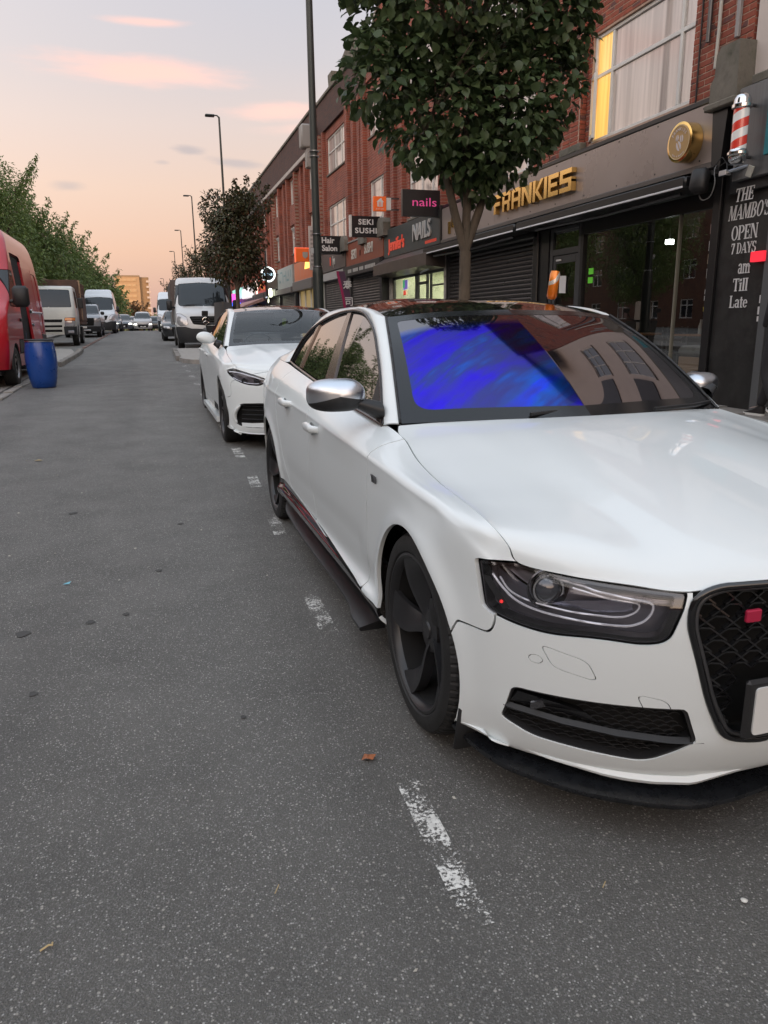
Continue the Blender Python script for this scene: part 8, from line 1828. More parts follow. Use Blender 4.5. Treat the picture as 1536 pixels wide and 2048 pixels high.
  q = MB(); pts = crom(np.array([(.758, .438), (.80, .37), (.808, .30), (.79, .255)]), 24); q.tube([at(a, b, .004) for a, b in pts], [.004+.018*sin(pi*k/23)**.6 for k in range(24)], 8); q.build('intake_flick', M_white, fo, 60, local=True)
  for zz in (.30, .345, .39, .43): q = MB(); q.tube([at(a, zz, .03) for a in np.linspace(.40, .745, 8)], .004, 5); q.build('intake_bar', M_dark, fo, 0, local=True)
  q = MB(); rows = [[at(a, z1, .006), at(a, z0_, -.006), at(a, z0_-.02, .03)] for a, z1, z0_ in ((.75, .262, .225), (.66, .262, .222), (.56, .268, .222), (.50, .290, .235), (.42, .330, .262), (.37, .35, .28))]; q.add([p for r_ in rows for p in r_], [(i*3+k, (i+1)*3+k, (i+1)*3+k+1, i*3+k+1) for i in range(5) for k in range(2)]); q.build('intake_lip', M_white, fo, 0, local=True)
  q = MB(); q.tube([at(a, b, -.004) for a, b in crom(np.array([(.845, .215), (.80, .175), (.70, .158), (.55, .155), (.40, .155)]), 30)], .006, 6); q.build('splitter_strip', M_white, fo, 50, local=True)
  # mirror
  mr = bpy.data.objects.new('door_mirror', None); COL.objects.link(mr); mr.parent = car
  c = np.array([-.74, .955, 1.06]); q = MB(); V_ = []
  for i in range(25):
   a = 2*pi*i/24; ca, sa = cos(a), sin(a)
   for j in range(12):
    r_ = sin(j/11*pi/2)**.9; V_.append((c[0]+.07*cos(j/11*pi/2), -(c[1]+.105*ca*r_*(1 if ca > 0 else .95))*s, c[2]+(.075*sa*(1 if sa > 0 else .75)-.02*ca*-.6)*r_))
  q.add(V_, [(i*12+j, (i+1)*12+j, (i+1)*12+j+1, i*12+j+1) for i in range(24) for j in range(11)]); q.build('mirror_cap', M_white, mr, 70, local=True)
  q = MB(); q.tube([(-.76, -.86*s, 1.02), (-.76, -.80*s, .985)], [.035, .05], 10); q.bbox(-.80, -.70, min(-.86*s, -.80*s), max(-.86*s, -.80*s), .97, 1.02, .01); q.build('mirror_arm', M_dark, mr, 50, local=True)
  for x0, z0 in ((-1.36, .87), (-2.3, .90)): q = MB(); q.tube([(x0-.1, -.925*s, z0), (x0, -.935*s, z0+.005), (x0+.1, -.915*s, z0)], .014, 8); q.build('door_handle', M_white, car, 60, local=True)
  for (cx, cz) in (fw, rw): q = MB(); q.lathe([(RF+.012, -.865*s), (RF+.012, -.5*s), (.02, -.5*s)], 30, 'Y', (cx, 0, cz), -.4, pi+.4); q.build('arch_liner', M_inner, car, 0, local=True)
  q = MB(); q.prism([(-.44, .16), (-2.5, .17), (-2.5, .22), (-.44, .22)], 'Y', min(-.915*s, -.82*s), max(-.915*s, -.82*s)); q.build('side_skirt', M_white, car, 0, local=True)
 gr = bpy.data.objects.new('grille', None); COL.objects.link(gr); gr.parent = car
 gx = lambda y, z: xf(z)-D(y)
 full = [(p[0], p[1]) for p in GR if p[0] > .01]; full = full+[(-a, b) for a, b in full[::-1]]
 q = MB(); q.add([(gx(*p)-.04, p[0], p[1]) for p in full], [tuple(range(len(full)))]); q.build('grille_back', M_inner, gr, 0, local=True)
 q = MB(); q.tube([(gx(*p)+.002, p[0], p[1]) for p in full], .010, 6, closed=True); q.build('grille_frame', M_black, gr, 50, local=True)
 q = MB(); q.tube([(gx(y, .55)+.0, y, .545) for y in np.linspace(-.5, .5, 20)], .010, 6); q.build('grille_bar', M_chrome, gr, 50, local=True)
 q = MB(); q.tube([(.845, .085*cos(a), .545+.085*sin(a)) for a in np.linspace(0, 2*pi, 25)[:-1]], .010, 6, closed=True); [q.tube([(.845, 0, .545), (.845, .08*cos(a), .545+.08*sin(a))], [.012, .005], 6) for a in (pi/2, pi/2+2.094, pi/2-2.094)]; q.build('star_badge', M_chrome, gr, 50, local=True)
 q = MB(); q.bbox(.80, .82, -.26, .26, .29, .40, .006); q.build('number_plate', M_plate, car, 0, local=True)
 q = MB(); q.box(-3.5, .25, -.68, .68, .22, .26); q.build('undertray', M_inner, car, 0, local=True); q = MB(); q.box(-2.9, -.5, -.7, .7, .5, .92); q.build('cabin_floor', M_inner, car, 0, local=True)
 q = MB(); q.bbox(-.72, -.45, -.68, .68, .90, .97, .03); q.build('dashboard', M_inner, car, 0, local=True)
 Wm = wheel_meshes(.335, .235, .242, 'multi', tread=False)
 for x in (.02, -2.865): place_wheel(car, Wm, x, -.78, .335, -1); place_wheel(car, Wm, x, .78, .335, 1)
 return car
build_saloon_b()

# ------------------------------------------------------------------ orange can on the roof of the nearest car
cn = thing('drinks_can', 'tall orange drinks can with white swirl standing tilted on the black car roof', 'can', (2.03, 3.62, 1.385))
def can_mat():
 B = TN('orange_can', .28); tc = B.t.nodes.new('ShaderNodeTexCoord').outputs['Object']; o = B.sepx(tc)
 s_ = B.math('ADD', B.math('MULTIPLY', o[0], 1.2), B.math('MULTIPLY', B.noise(14, 2, .5, tc), .05)); d = B.math('ABSOLUTE', B.math('SUBTRACT', B.math('SUBTRACT', o[2], .085), s_))
 f = B.math('LESS_THAN', d, .014); B.put(B.b.inputs['Base Color'], B.mix(f, B.mix(B.rng(o[2], .0, .14), (.78, .17, .01), (.80, .24, .02)), (.62, .58, .52))); B.b.inputs['Metallic'].default_value = .35; B.b.inputs['Coat Weight'].default_value = .6; return B.m
q = MB(); q.lathe([(0, .002), (.018, .0), (.021, .006), (.0265, .014), (.0265, .126), (.0225, .138), (.0225, .142), (.0205, .142), (.0205, .139)], 36, 'Z'); o = q.build('can_body', can_mat(), None, 40); o.location = (2.03, 3.62, 1.388); o.rotation_euler = (0, .13, 0); par(o, cn)
q = MB(); q.lathe([(0, .138), (.021, .139)], 24, 'Z'); q.bbox(-.004, .010, -.005, .005, .139, .141, .001); o = q.build('can_lid', M_satin, None, 40); o.location = (2.03, 3.62, 1.388); o.rotation_euler = (0, .13, 0); par(o, cn)

# ------------------------------------------------------------------ street lamps
M_post = mat('dark_green_grey_post', (.035, .042, .04), .4, metal=.3, var=.15, vscale=2)
def street_lamp(x, y, label, tall=10.0, heavy=False, arm=.22):
 z = gz(y)+(.12 if x > 2.9 else .1); t = thing('street_lamp', label, 'street lamp', (x, y, z), group='street lamps along the right pavement')
 r0, r1 = (.105, .062) if heavy else (.075, .045)
 q = MB(); q.cyl((x, y, z), (x, y, z+.05), r0*1.5, n=20); q.tube([(x, y, z), (x, y, z+1.85), (x, y, z+1.92), (x, y, z+2.0)], [r0, r0, r0*.9, r0*.72], 20); q.build('base_section', M_post, t, 40)
 q = MB(); q.tube([(x, y, z+2.0), (x-.01, y, z+tall)], [r0*.72, r1*.8], 20); q.build('post', M_post, t, 60)
 q = MB(); q.tube([(x-.01, y, z+tall-.02), (x-.08, y, z+tall+.05), (x-arm, y, z+tall+.06)], [r1*.8, r1*.6, r1*.5], 10); q.build('arm', M_post, t, 60)
 q = MB(); q.bbox(x-arm-.32, x-arm+.05, y-.13, y+.13, z+tall+.0, z+tall+.07, .03); q.build('lamp_head', M_post, t, 50)
 return t
L1 = street_lamp(3.27, 15.0, 'tall dark lamp post rising out of the top of the picture', heavy=True)
q = MB()
for zz in (4.33, 4.42, 2.95, 2.35, 1.62): q.lathe([(.0, 0), (.098, 0), (.10, .018), (.0, .02)], 16, 'Z', (3.27, 15.0, zz))
q.build('steel_band', M_satin, L1, 40)
q = MB(); q.bbox(3.15, 3.20, 14.96, 15.0, 2.60, 2.70, .004); q.build('small_tag', mat('dull_white'), L1)
for x, y, lb in ((3.30, 32, 'first of the slim lamps with an arm reaching left, over the brownish tree'), (3.42, 53, 'second slim lamp, smaller, left of the nearest slim lamp'), (3.5, 72, 'third slim lamp, thin against the pink sky'), (3.55, 91, 'fourth slim lamp just above the far van'), (3.2, 135, 'smallest visible lamp far down the road')): street_lamp(x, y, lb, tall=8.4)
ab = thing('antenna_box', 'grey box with brackets fixed high on the brick wall behind the tall lamp post', 'antenna', (FX, 31.0, 8.6))
q = MB(); q.bbox(FX-.75, FX-.15, 30.9, 31.4, 7.9, 8.75, .06); q.build('box_housing', mat('weathered_grey', (.26, .25, .24), .6), ab, 40); q = MB(); q.bbox(FX-.55, FX-.2, 30.95, 31.3, 7.2, 7.9, .03); q.tube([(FX-.4, 31.1, 7.2), (FX-.35, 31.1, 6.9), (FX, 31.1, 7.0)], .03, 6); q.build('box_neck', mat('weathered_grey'), ab, 40)
sp2 = thing('sign_post', 'thin grey pole on the pavement in front of the glowing ring sign', 'post', (4.5, 30, gz(30)+.12)); q = MB(); q.cyl((4.5, 30, gz(30)+.1), (4.52, 30, 4.0), .035, n=10); q.build('pole', M_grey, sp2, 40); q = MB(); q.lathe([(0, 0), (.06, .02), (.07, .07), (.04, .12), (0, .13)], 10, 'Z', (4.5, 29.95, 2.2)); q.build('collar', M_satin, sp2, 40)

# ------------------------------------------------------------------ trees
M_bark = mat('street_tree_bark', (.105, .080, .058), .9, var=.45, vscale=14, bump=.006, bscale=55, stretch=(1, 1, .35), var2=(.06, .055, .04), v2scale=7)
def leaf_mat(name, c1, c2, c3=None, tr=.25):
 B = TN(name, .42); r_ = B.t.nodes.new('ShaderNodeAttribute'); r_.attribute_name = 'lv'; r_.attribute_type = 'GEOMETRY'
 oi_ = B.t.nodes.new('ShaderNodeObjectInfo').outputs['Random']; f = B.math('FRACT', B.math('ADD', r_.outputs['Fac'], oi_))
 c = B.mix(f, c1, c2)
 if c3: c = B.mix(B.math('GREATER_THAN', f, .93), c, c3)
 n = B.noise(.9, 3); c = B.mix(B.math('MULTIPLY', B.rng(n, .4, .7), .35), c, tuple(v*1.9 for v in c1))
 B.put(B.b.inputs['Base Color'], c); B.b.inputs['Specular IOR Level'].default_value = .4
 t = B.t; out = [q_ for q_ in t.nodes if q_.type == 'OUTPUT_MATERIAL'][0]; tl = t.nodes.new('ShaderNodeBsdfTranslucent'); t.links.new(c, tl.inputs[0]); mx = t.nodes.new('ShaderNodeMixShader'); mx.inputs[0].default_value = tr
 t.links.new(B.b.outputs[0], mx.inputs[1]); t.links.new(tl.outputs[0], mx.inputs[2]); t.links.new(mx.outputs[0], out.inputs[0]); return B.m
def leaf_geo(L_, W_):
 """one folded, drooping leaf: heart-shaped outline, creased at the midrib; base at origin, tip along +x"""
 up = [(0, 0, 0), (.12, .30, .05), (.35, .50, .09), (.62, .40, .07), (.86, .16, 0), (1.0, 0, -.10)]; mid = [(0, 0, 0), (.35, 0, .0), (.68, 0, -.02), (1.0, 0, -.10)]
 V = [(0, 0, 0), (.10, .27, .05), (.34, .47, .09), (.64, .36, .06), (1, 0, -.14), (.64, -.36, .06), (.34, -.47, .09), (.10, -.27, .05), (.35, 0, .0), (.68, 0, -.03)]
 F = [(0, 1, 2, 8), (8, 2, 3, 9), (9, 3, 4), (0, 8, 6, 7), (8, 9, 5, 6), (9, 4, 5)]
 return np.array([(x*L_, y*W_, z*L_) for x, y, z in V]), F
def leaf_cloud(name, parent, m, pts, nrm, size, n_ind=0, geo=None, cam_sort=None, r=None):
 """pts: positions, nrm: outward directions; leaves hang and turn; the nearest n_ind become objects named leaf"""
 r = r or np.random.default_rng(3); V0, F0 = geo or leaf_geo(1, .85); n = len(pts); k = len(V0)
 d = nrm+r.normal(0, .55, (n, 3)); d[:, 2] -= .55; d /= np.linalg.norm(d, axis=1)[:, None]     # direction of the tip
 up = np.tile([0, 0, 1.], (n, 1))+nrm*.9+r.normal(0, .45, (n, 3)); b = np.cross(up, d); b /= np.maximum(np.linalg.norm(b, axis=1), 1e-6)[:, None]; c = np.cross(d, b)
 sz = size*r.uniform(.65, 1.2, n); M3 = np.stack([d, b, c], 2)*sz[:, None, None]
 order = np.arange(n)
 if n_ind: order = np.argsort(cam_sort(pts)) if cam_sort else order
 ind, rest = order[:n_ind], order[n_ind:]
 me1 = bpy.data.meshes.new('leaf'); me1.from_pydata([tuple(v) for v in V0], [], F0); me1.materials.append(m); me1.polygons.foreach_set('use_smooth', [True]*len(F0))
 for i in ind:
  o = bpy.data.objects.new('leaf', me1); COL.objects.link(o); Mx = Matrix(((M3[i][0][0], M3[i][0][1], M3[i][0][2], pts[i][0]), (M3[i][1][0], M3[i][1][1], M3[i][1][2], pts[i][1]), (M3[i][2][0], M3[i][2][1], M3[i][2][2], pts[i][2]), (0, 0, 0, 1)))
  o.matrix_world = Mx; par(o, parent)
 V = (np.einsum('nij,kj->nki', M3[rest], V0)+pts[rest][:, None]).reshape(-1, 3); nf = len(F0)
 me = bpy.data.meshes.new(name); nr = len(rest)
 lo = np.array([i for f in F0 for i in f]); lt = np.array([len(f) for f in F0]); loops = (lo[None]+np.arange(nr)[:, None]*k).reshape(-1); tot = np.tile(lt, nr); st_ = np.concatenate([[0], np.cumsum(tot)[:-1]])
 me.vertices.add(len(V)); me.vertices.foreach_set('co', V.reshape(-1)); me.loops.add(len(loops)); me.loops.foreach_set('vertex_index', loops.astype(np.int32)); me.polygons.add(len(tot)); me.polygons.foreach_set('loop_start', st_.astype(np.int32)); me.polygons.foreach_set('loop_total', tot.astype(np.int32))
 me.polygons.foreach_set('use_smooth', [True]*len(tot)); me.update(calc_edges=True)
 at = me.attributes.new('lv', 'FLOAT', 'POINT'); at.data.foreach_set('value', np.repeat(r.random(nr), k).astype(np.float32)); me.materials.append(m); o = link(name, me, parent); o['kind'] = 'stuff'; return o
def limbs(base, tips, r0, parent, m, seed=1, trunk_top=None, name='trunk'):
 """tapered trunk, then limbs fanning out to tips"""
 rr = random.Random(seed); q = MB(); b = Vector(base); tt = Vector(trunk_top)
 q.tube([b+Vector((0, 0, -.02)), b+Vector((0, 0, .12)), b.lerp(tt, .5)+Vector((rr.uniform(-.01, .01), 0, 0)), tt], [r0*1.2, r0*.98, r0*.84, r0*.74], 14); q.build(name, m, parent, 60)
 out = []
 q2 = MB()
 for i, tp in enumerate(tips):
  tp = Vector(tp); s0 = tt+Vector((0, 0, rr.uniform(-.10, .02))); k0 = i >= 3 and name == 'trunk'
  if k0: s0 = Vector(min((p for o_ in out[:3*8] if len(o_) > 2 for p in o_[2:5]), key=lambda p: (p-tp).length))
  pts = [s0]
  for t_ in np.linspace(.2, 1, 7): p = s0.lerp(tp, t_); p.z += .10*sin(pi*t_); pts.append(p+Vector([rr.uniform(-.03, .03) for _ in range(3)]))
  q2.tube(pts, [r0*(.34 if k0 else .60)*(1-.85*t_)+.004 for t_ in np.linspace(0, 1, 8)], 8); out.append(pts)
  for k_ in range(7):
   a = pts[rr.randint(2, 6)]; e = a+Vector((rr.uniform(-.5, .5), rr.uniform(-.5, .5), rr.uniform(.05, .6))); q2.tube([a, a.lerp(e, .5)+Vector((0, 0, .04)), e], [.014, .009, .004], 5); out.append([a, e])
 return q2, out
# -- the big tree in front of the cafe: crown shape read as lobes (x, y, z, rx, ry, rz)
tr = thing('street_tree', 'dense dark green tree with large leaves in front of the cafe', 'tree', (3.35, 7.9, gz(7.9)+.12))
lob = [(3.38, 7.9, 4.75, 1.05, .95, 1.15), (2.85, 7.85, 4.35, .72, .7, .80), (2.42, 7.8, 3.58, .46, .5, .36), (2.30, 7.7, 3.85, .24, .3, .2), (4.62, 7.9, 4.75, .22, .3, .35), (2.16, 7.8, 4.5, .22, .3, .3), (4.55, 7.8, 4.1, .18, .2, .25), (2.75, 7.6, 2.98, .26, .3, .22), (3.0, 7.9, 3.42, .68, .65, .62), (3.55, 7.8, 3.35, .72, .7, .72), (4.10, 7.9, 3.72, .52, .6, .60), (4.28, 7.95, 4.45, .48, .6, .60), (3.38, 7.85, 2.98, .42, .45, .36), (3.5, 7.9, 2.80, .28, .3, .30), (4.05, 7.9, 3.30, .36, .42, .32), (3.3, 7.9, 5.7, 1.0, .9, .9), (4.25, 8.0, 5.2, .55, .6, .7), (2.5, 7.9, 4.9, .5, .5, .6)]
q2, _ = limbs((3.35, 7.9, gz(7.9)+.12), [(2.62, 7.8, 3.7), (3.34, 7.95, 4.7), (4.15, 8.0, 3.85), (2.95, 7.7, 4.3), (3.62, 7.8, 4.5), (4.05, 7.9, 4.1), (3.2, 8.2, 4.2), (3.55, 8.3, 4.0), (3.0, 7.6, 3.4), (3.75, 7.6, 3.5)], .082, tr, M_bark, 5, trunk_top=(3.36, 7.9, 2.02)); q2.build('branches', M_bark, tr, 60)
P_l, N_l = [], []
r3 = np.random.default_rng(11)
for (x, y, z, a, b, c) in lob:
 n = int(1150*(a*b*c)**(2/3)*1.75); d = r3.normal(size=(n, 3)); d /= np.linalg.norm(d, axis=1)[:, None]; rad = 1-np.abs(r3.normal(0, .22, n)); rad = np.clip(rad, .15, 1.12)+.06*np.sin(d[:, 0]*7+x*3)*np.sin(d[:, 2]*6+z*2)
 p = np.stack([x+d[:, 0]*a*rad, y+d[:, 1]*b*rad, z+d[:, 2]*c*rad], 1); P_l.append(p); N_l.append(d)
P_l = np.concatenate(P_l); N_l = np.concatenate(N_l)
# open a few gaps
gapc = np.array([(2.95, 3.95), (3.62, 3.9), (3.95, 3.35), (3.25, 3.2), (3.05, 4.55), (2.75, 4.15), (3.7, 4.5)]); keep = np.ones(len(P_l), bool)
for gx_, gz_ in gapc: keep &= ~((np.hypot(P_l[:, 0]-gx_, P_l[:, 2]-gz_) < .07+.04*r3.random()) & (r3.random(len(P_l)) < .85))
P_l, N_l = P_l[keep], N_l[keep]
M_leafA = leaf_mat('pear_leaf', (.042, .070, .028), (.095, .128, .054), None, .25)
leaf_cloud('foliage', tr, M_leafA, P_l, N_l, .106, 300, cam_sort=lambda p: np.linalg.norm(p-np.array([0, 0, 1.28]), axis=1)+10*(p[:, 2] > 5.0), r=r3)
# -- browner tree ahead of the lamp row
def tree(label, x, y, hb, ht, rx, m, size, n, seed, r0=.09, spikes=0, squash=1.0, name='street_tree', geo=None, group=None):
 r = np.random.default_rng(seed); z0 = gz(y)+.1; t = thing(name, label, 'tree', (x, y, z0), group=group)
 tips = [(x+rx*.6*cos(a), y+rx*.6*sin(a), z0+hb+(ht-hb)*f) for a, f in zip(np.linspace(0, 2*pi, 8)[:-1], (.5, .8, .6, .9, .55, .75, .65))]
 q_, _ = limbs((x, y, z0), tips, r0, t, M_bark, seed, trunk_top=(x, y, z0+hb*.95)); q_.build('branches', M_bark, t, 60)
 P_, N_ = [], []
 nl = 11
 for i in range(nl):
  f = (i+.5)/nl; zc = z0+hb+(ht-hb)*(.12+.76*f); w = rx*(sin(pi*(.18+.72*f))**.7)*squash; a = i*2.4; cx = x+w*.50*cos(a)*r.uniform(.5, 1.2); cy = y+w*.50*sin(a); rr_ = w*r.uniform(.42, .62)
  k_ = int(n/nl); d = r.normal(size=(k_, 3)); d /= np.linalg.norm(d, axis=1)[:, None]; rad = np.clip(1-np.abs(r.normal(0, .28, k_)), .1, 1.15)
  P_.append(np.stack([cx+d[:, 0]*rr_*rad, cy+d[:, 1]*rr_*rad, zc+d[:, 2]*rr_*1.05*rad], 1)); N_.append(d)
 for i in range(spikes):         # shoots standing out of the crown
  a = r.uniform(0, 2*pi); b0 = np.array([x+rx*.5*cos(a), y+rx*.5*sin(a), z0+hb+(ht-hb)*r.uniform(.55, .85)]); e = b0+np.array([rx*.45*cos(a)+r.normal(0, .1), rx*.45*sin(a), (ht-hb)*r.uniform(.22, .42)]); k_ = int(n*.012)+14
  tt = r.random(k_)[:, None]; P_.append(b0*(1-tt)+e*tt+r.normal(0, .07+.03*rx, (k_, 3))*(1.15-tt)); N_.append(r.normal(size=(k_, 3))); q_ = MB(); q_.tube([tuple(b0), tuple((b0+e)/2), tuple(e)], [.02, .012, .005], 5); q_.build('shoot', M_bark, t)
 N_ = np.concatenate(N_); N_ /= np.linalg.norm(N_, axis=1)[:, None]; leaf_cloud('foliage', t, m, np.concatenate(P_), N_, size, r=r, geo=geo); return t
M_leafB = leaf_mat('bronze_leaf', (.045, .055, .022), (.085, .062, .034), (.15, .05, .03), .25)
M_leafC = leaf_mat('acacia_leaf', (.105, .155, .040), (.16, .215, .065), None, .35)
M_leafD = leaf_mat('far_tree_leaf', (.09, .14, .038), (.135, .185, .055), None, .3)
simple = (np.array([(0, 0, 0), (.5, .3, .05), (1, 0, -.1), (.5, -.3, .05)]), [(0, 1, 2, 3)])
tree('bronze-green tree with upright shoots in front of the terrace, above the dropside van', 3.05, 27.0, 2.0, 5.2, 1.45, M_leafB, .13, 8500, 21, spikes=9, geo=simple, group='young trees on the right pavement')
tree('small dark tree far along the right pavement under the slim lamps', 3.35, 66, 2.6, 5.0, 1.5, M_leafB, .20, 1500, 22, spikes=4, geo=simple, group='young trees on the right pavement')
tree('dark tree between the dropside van and the bronze tree', 3.2, 44, 2.4, 4.6, 1.35, M_leafB, .16, 1800, 23, spikes=5, geo=simple, group='young trees on the right pavement')
tree('last small tree on the right beside the far white van', 3.3, 88, 2.4, 5.2, 1.7, M_leafB, .24, 1100, 24, spikes=3, geo=simple, group='young trees on the right pavement')
frond = (np.array([(0, 0, 0), (.5, .20, .03), (1, 0, -.15), (.5, -.20, .03)]), [(0, 1, 2, 3)])
GL = 'trees lining the left side'
for i_, (x, y, hb, ht, rx, n, sz, lb) in enumerate([(-5.0, 26.5, 1.5, 6.2, 2.2, 24000, .12, 'largest feathery green tree, at the left edge above the red van'), (-6.2, 21.0, 1.5, 4.7, 2.1, 9000, .12, 'feathery green tree cut off by the left picture edge'), (-5.5, 34, 1.6, 6.6, 2.3, 12000, .16, 'green tree with drooping top just right of the largest tree'), (-5.2, 42, 1.6, 6.4, 2.4, 9000, .20, 'bushy green tree above the tipper lorry'),
           (-5.4, 52, 1.6, 6.4, 2.5, 6500, .24, 'green tree above the dark pickup'), (-5.4, 63, 1.4, 6.4, 2.6, 5200, .28, 'green tree above the left white van'), (-5.4, 76, 1.4, 6.4, 2.8, 4200, .33, 'pointed green tree beyond the left white van'), (-5.2, 92, 1.4, 6.2, 3.0, 3400, .4, 'smaller green tree in front of the tower block'), (-5.0, 112, 1.4, 6.0, 3.2, 2800, .5, 'far green tree touching the tower block'),
           (-5.4, 140, 1.2, 6.5, 3.2, 1800, .5, 'last green tree at the end of the left row'), (-7.2, 10, 2.4, 7.5, 2.0, 5000, .115, 'tree beside the road left of the view'), (-7.4, 0, 2.2, 7.0, 2.0, 4000, .115, 'tree beside the road level with the camera'), (-6.8, -10, 2.2, 7.0, 2.2, 3500, .12, 'tree beside the road behind the camera')]):
 tree(lb, x, y, hb, ht, rx, M_leafC if i_ < 3 else M_leafD, sz, n, 40+i_, r0=.13, spikes=(9, 5, 9)[i_] if i_ < 3 else 6, name='roadside_tree', geo=frond, group=GL)
tree('reddish-brown tree at the far end of the road beside the tower block', -2.2, 150, .5, 5.2, 3.2, leaf_mat('autumn_leaf', (.10, .055, .02), (.14, .07, .025), None, .25), .5, 1500, 70, spikes=2, geo=simple)
hz = thing('distant_hedge', 'low line of trees closing the far end of the road', 'trees', (0, 330, -2)); hz['kind'] = 'stuff'
r5 = np.random.default_rng(5); k_ = 9000; pp = np.stack([r5.uniform(-70, 60, k_), r5.uniform(320, 345, k_), np.zeros(k_)], 1); pp[:, 2] = -2+r5.random(k_)**.7*(5.2+1.6*np.sin(pp[:, 0]*.35)+1.2*np.sin(pp[:, 0]*.11+1)); nn_ = r5.normal(size=(k_, 3)); nn_ /= np.linalg.norm(nn_, axis=1)[:, None]
leaf_cloud('foliage', hz, M_leafD, pp, nn_, 1.3, r=r5, geo=simple)

# ------------------------------------------------------------------ small things on the ground
def bit(name, label, cat, x, y, m, f): t = thing(name, label, cat, (x, y, gz(y))); q = MB(); q.M = Matrix.Translation((x, y, gz(y)+.003)); f(q); q.build(name+'_piece', m, t, 50); return t
M_dl = mat('dead_leaf', (.34, .12, .05), .7, var=.4, vscale=80)
bit('dead_leaf', 'curled reddish dead leaf on the asphalt before the front wheel', 'leaf', .53, 1.93, M_dl, lambda q: q.add([(-.022, 0, 0), (-.008, .016, .010), (.014, .014, .004), (.024, 0, .012), (.010, -.014, .004), (-.010, -.012, .012), (0, 0, .016)], [(0, 1, 6), (1, 2, 6), (2, 3, 6), (3, 4, 6), (4, 5, 6), (5, 0, 6)]))
M_tw = mat('twig_straw', (.50, .38, .20), .7)
bit('bent_straw', 'small bent yellow stalk at the lower left', 'stalk', -.31, 1.46, M_tw, lambda q: q.tube([(-.014, -.004, .001), (.002, .004, .004), (.010, .002, .004), (.009, .010, .003)], .0022, 6))
bit('pale_stalk', 'thin pale stalk near the bottom centre', 'stalk', .18, 1.48, M_tw, lambda q: q.tube([(-.006, -.012, .001), (.007, .012, .002)], .0012, 6))
bit('straw_piece', 'short straw piece on the asphalt below the front splitter', 'stalk', .91, 1.26, M_tw, lambda q: q.tube([(-.008, -.006, .001), (.008, .008, .002)], .0014, 6))
bit('white_pebble', 'white pebble at the lower right corner', 'pebble', 1.18, 1.12, mat('pebble_white', (.65, .63, .58), .6), lambda q: q.lathe([(0, 0), (.006, .001), (.008, .004), (.004, .007), (0, .008)], 8, 'Z'))
bit('blue_wrapper', 'tiny blue and white wrapper scrap on the road at the left', 'litter', -.50, 3.92, mat('wrapper_blue', (.15, .42, .52), .5), lambda q: q.add([(-.02, 0, .002), (.012, -.008, .004), (.020, .012, .012), (-.010, .014, .003)], [(0, 1, 2, 3)]))
bit('yellow_leaf', 'small yellow leaf on the road far left', 'leaf', -1.07, 7.48, mat('yellow_leaf', (.40, .30, .14), .7), lambda q: q.add([(-.04, 0, .002), (.0, -.02, .008), (.04, 0, .004), (0, .025, .010)], [(0, 1, 2, 3)]))
rr = random.Random(3); q = MB()
for _ in range(170):
 x, y = rr.uniform(-2, 2.4), rr.uniform(1, 16); s_ = rr.uniform(.004, .011); a = rr.uniform(0, 6)
 q.add([(x+s_*cos(a), y+s_*sin(a), gz(y)+.003), (x-s_*.6*sin(a), y+s_*.6*cos(a), gz(y)+.003), (x-s_*cos(a), y-s_*sin(a), gz(y)+.003), (x, y, gz(y)+.003+s_*.6)], [(0, 1, 3), (1, 2, 3), (0, 3, 2)])
gr_ = q.build('road_grit', mat('grit_pale', (.45, .43, .38), .8)); tag(gr_, 'loose pale grit scattered on the road', 'grit', kind='stuff')
# dark gum spots and small stains pressed flat on the road
q = MB()
for x, y, s_ in [(-.50, 2.70, .016), (-.62, 3.3, .03), (-.35, 3.35, .02), (-.2, 3.4, .016), (-1.0, 4.4, .05), (-.05, 4.0, .018), (-.72, 2.2, .012), (.1, 4.9, .02), (-1.3, 6.5, .03), (.2, 2.3, .010), (-.6, 5.4, .03)]:
 q.add([(x+s_*cos(a)*(1+.25*sin(3*a+x*9)), y+s_*sin(a)*(1+.2*cos(2*a+y)), gz(y)+.0035) for a in np.linspace(0, 2*pi, 13)[:-1]], [tuple(range(12))])
q.build('gum_spots', mat('gum_dark', (.05, .048, .045), .7), road)['kind'] = 'stuff'
# ------------------------------------------------------------------ the passer-by cut off by the right edge: only a leg and a shoe show
px0, py0 = 6.62, 7.10; zg = gz(7.1)+.125
pe = thing('person', 'passer-by cut off by the right edge, dark trousers and a black shoe with white sole', 'person', (px0, py0, zg))
def skin_mesh(name, verts, edges, radii, m, root=0, sub=2, parent=None):
 me = bpy.data.meshes.new(name); me.from_pydata(verts, edges, []); me.materials.append(m); o = bpy.data.objects.new(name, me); COL.objects.link(o)
 o.modifiers.new('skin', 'SKIN'); sv = me.skin_vertices[0].data
 for v_, r_ in zip(sv, radii): v_.radius = (r_, r_)
 sv[root].use_root = True; sb = o.modifiers.new('sub', 'SUBSURF'); sb.levels = sub; sb.render_levels = sub
 bpy.context.view_layer.update(); dg = bpy.context.evaluated_depsgraph_get(); me2 = bpy.data.meshes.new_from_object(o.evaluated_get(dg)); bpy.data.objects.remove(o)
 me2.polygons.foreach_set('use_smooth', [True]*len(me2.polygons)); return link(name, me2, parent)
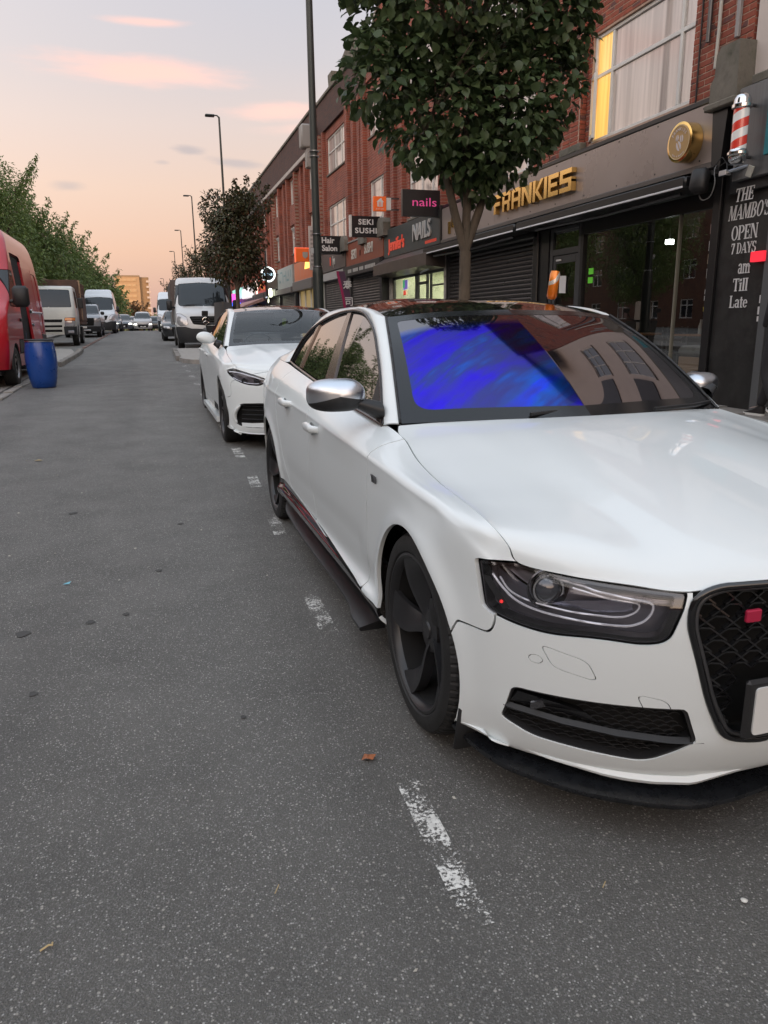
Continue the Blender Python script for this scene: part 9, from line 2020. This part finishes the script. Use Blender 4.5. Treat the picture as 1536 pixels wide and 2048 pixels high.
# mid-stride towards -x: near foot forward, facing along -x
B_ = lambda x, y, z: (px0+y, py0-x, zg+z)
body = skin_mesh('body', [B_(.34, 0, .93), B_(.36, 0, 1.10), B_(.38, 0, 1.30), B_(.40, 0, 1.46), B_(.40, 0, 1.55), B_(.40, 0, 1.64), B_(.39, 0, 1.73), B_(.40, .17, 1.42), B_(.46, .24, 1.17), B_(.40, .22, .95), B_(.40, -.17, 1.42), B_(.42, -.25, 1.17), B_(.34, -.22, 1.0),
 B_(.32, .09, .88), B_(.20, .10, .50), B_(.06, .10, .10), B_(.36, -.09, .88), B_(.30, -.10, .50), B_(.50, -.10, .14)],
 [(0, 1), (1, 2), (2, 3), (3, 4), (4, 5), (5, 6), (3, 7), (7, 8), (8, 9), (3, 10), (10, 11), (11, 12), (0, 13), (13, 14), (14, 15), (0, 16), (16, 17), (17, 18)],
 [.13, .12, .14, .11, .05, .075, .07, .06, .045, .03, .06, .045, .03, .09, .065, .055, .09, .065, .055], mat('dark_trousers', (.02, .02, .024), .85), 0, 2, pe)
body['label'] = 'dark clothed body, cut off by the picture edge'
q = MB(); q.M = Matrix.Translation(B_(.39, 0, 1.70)); q.lathe([(0, -.13), (.05, -.12), (.075, -.06), (.082, 0), (.078, .06), (.05, .10), (0, .12)], 20, 'Z'); q.build('head', mat('skin_tone', (.45, .27, .19), .6), pe, 70)
q = MB(); q.M = Matrix.Translation(B_(.405, 0, 1.72)); q.lathe([(.086, -.03), (.09, .03), (.075, .08), (.04, .115), (0, .125)], 20, 'Z'); q.build('hair', mat('dark_hair', (.02, .015, .012), .8), pe, 70)
def shoe(ox, oy, oz, tilt=0.0):
 M_ = Matrix.Translation(B_(ox, oy, oz)) @ Matrix.Rotation(-pi/2, 4, 'Z') @ Matrix.Rotation(tilt, 4, 'Y')
 outl_ = crom(np.array([(-.20, 0), (-.17, .04), (-.08, .048), (.02, .038), (.085, .033), (.10, 0), (.085, -.033), (.02, -.038), (-.08, -.048), (-.17, -.04), (-.20, 0)]), 40)[:-1]
 q = MB(); q.M = M_; q.add([(x, y, z) for z, k in ((.0, 1.0), (.026, 1.03)) for x, y in outl_*k], [tuple(range(len(outl_)))]+[(i, (i+1) % len(outl_), len(outl_)+(i+1) % len(outl_), len(outl_)+i) for i in range(len(outl_))]+[tuple(range(len(outl_), 2*len(outl_)))]); q.build('shoe_sole', mat('white_sole', (.68, .68, .66), .5), pe, 40)
 q = MB(); q.M = M_; n = len(outl_); rows = []
 for t_ in (0, .35, .65, .85, 1):
  rows.append([(x*(1-.62*t_)+.055*t_, y*(1-.30*t_**2), .026+t_*.085*(1 if x > -.05 else max(.42, 1+(x+.05)*3.6))) for x, y in outl_])
 q.add([p for r_ in rows for p in r_], [(i*n+k, i*n+(k+1) % n, (i+1)*n+(k+1) % n, (i+1)*n+k) for i in range(4) for k in range(n)]+[tuple(range(4*n, 5*n))]); q.build('shoe', mat('black_shoe', (.012, .010, .010), .7), pe, 60)
 q = MB(); q.M = M_; q.tube([(-.09, -.03, .078), (-.075, .03, .085)], .004, 5); q.tube([(-.06, -.032, .090), (-.045, .03, .098)], .004, 5); q.build('lace', mat('red_lace', (.55, .42, .38), .7), pe)
shoe(.03, .10, .0); shoe(.56, -.10, .045, .35)
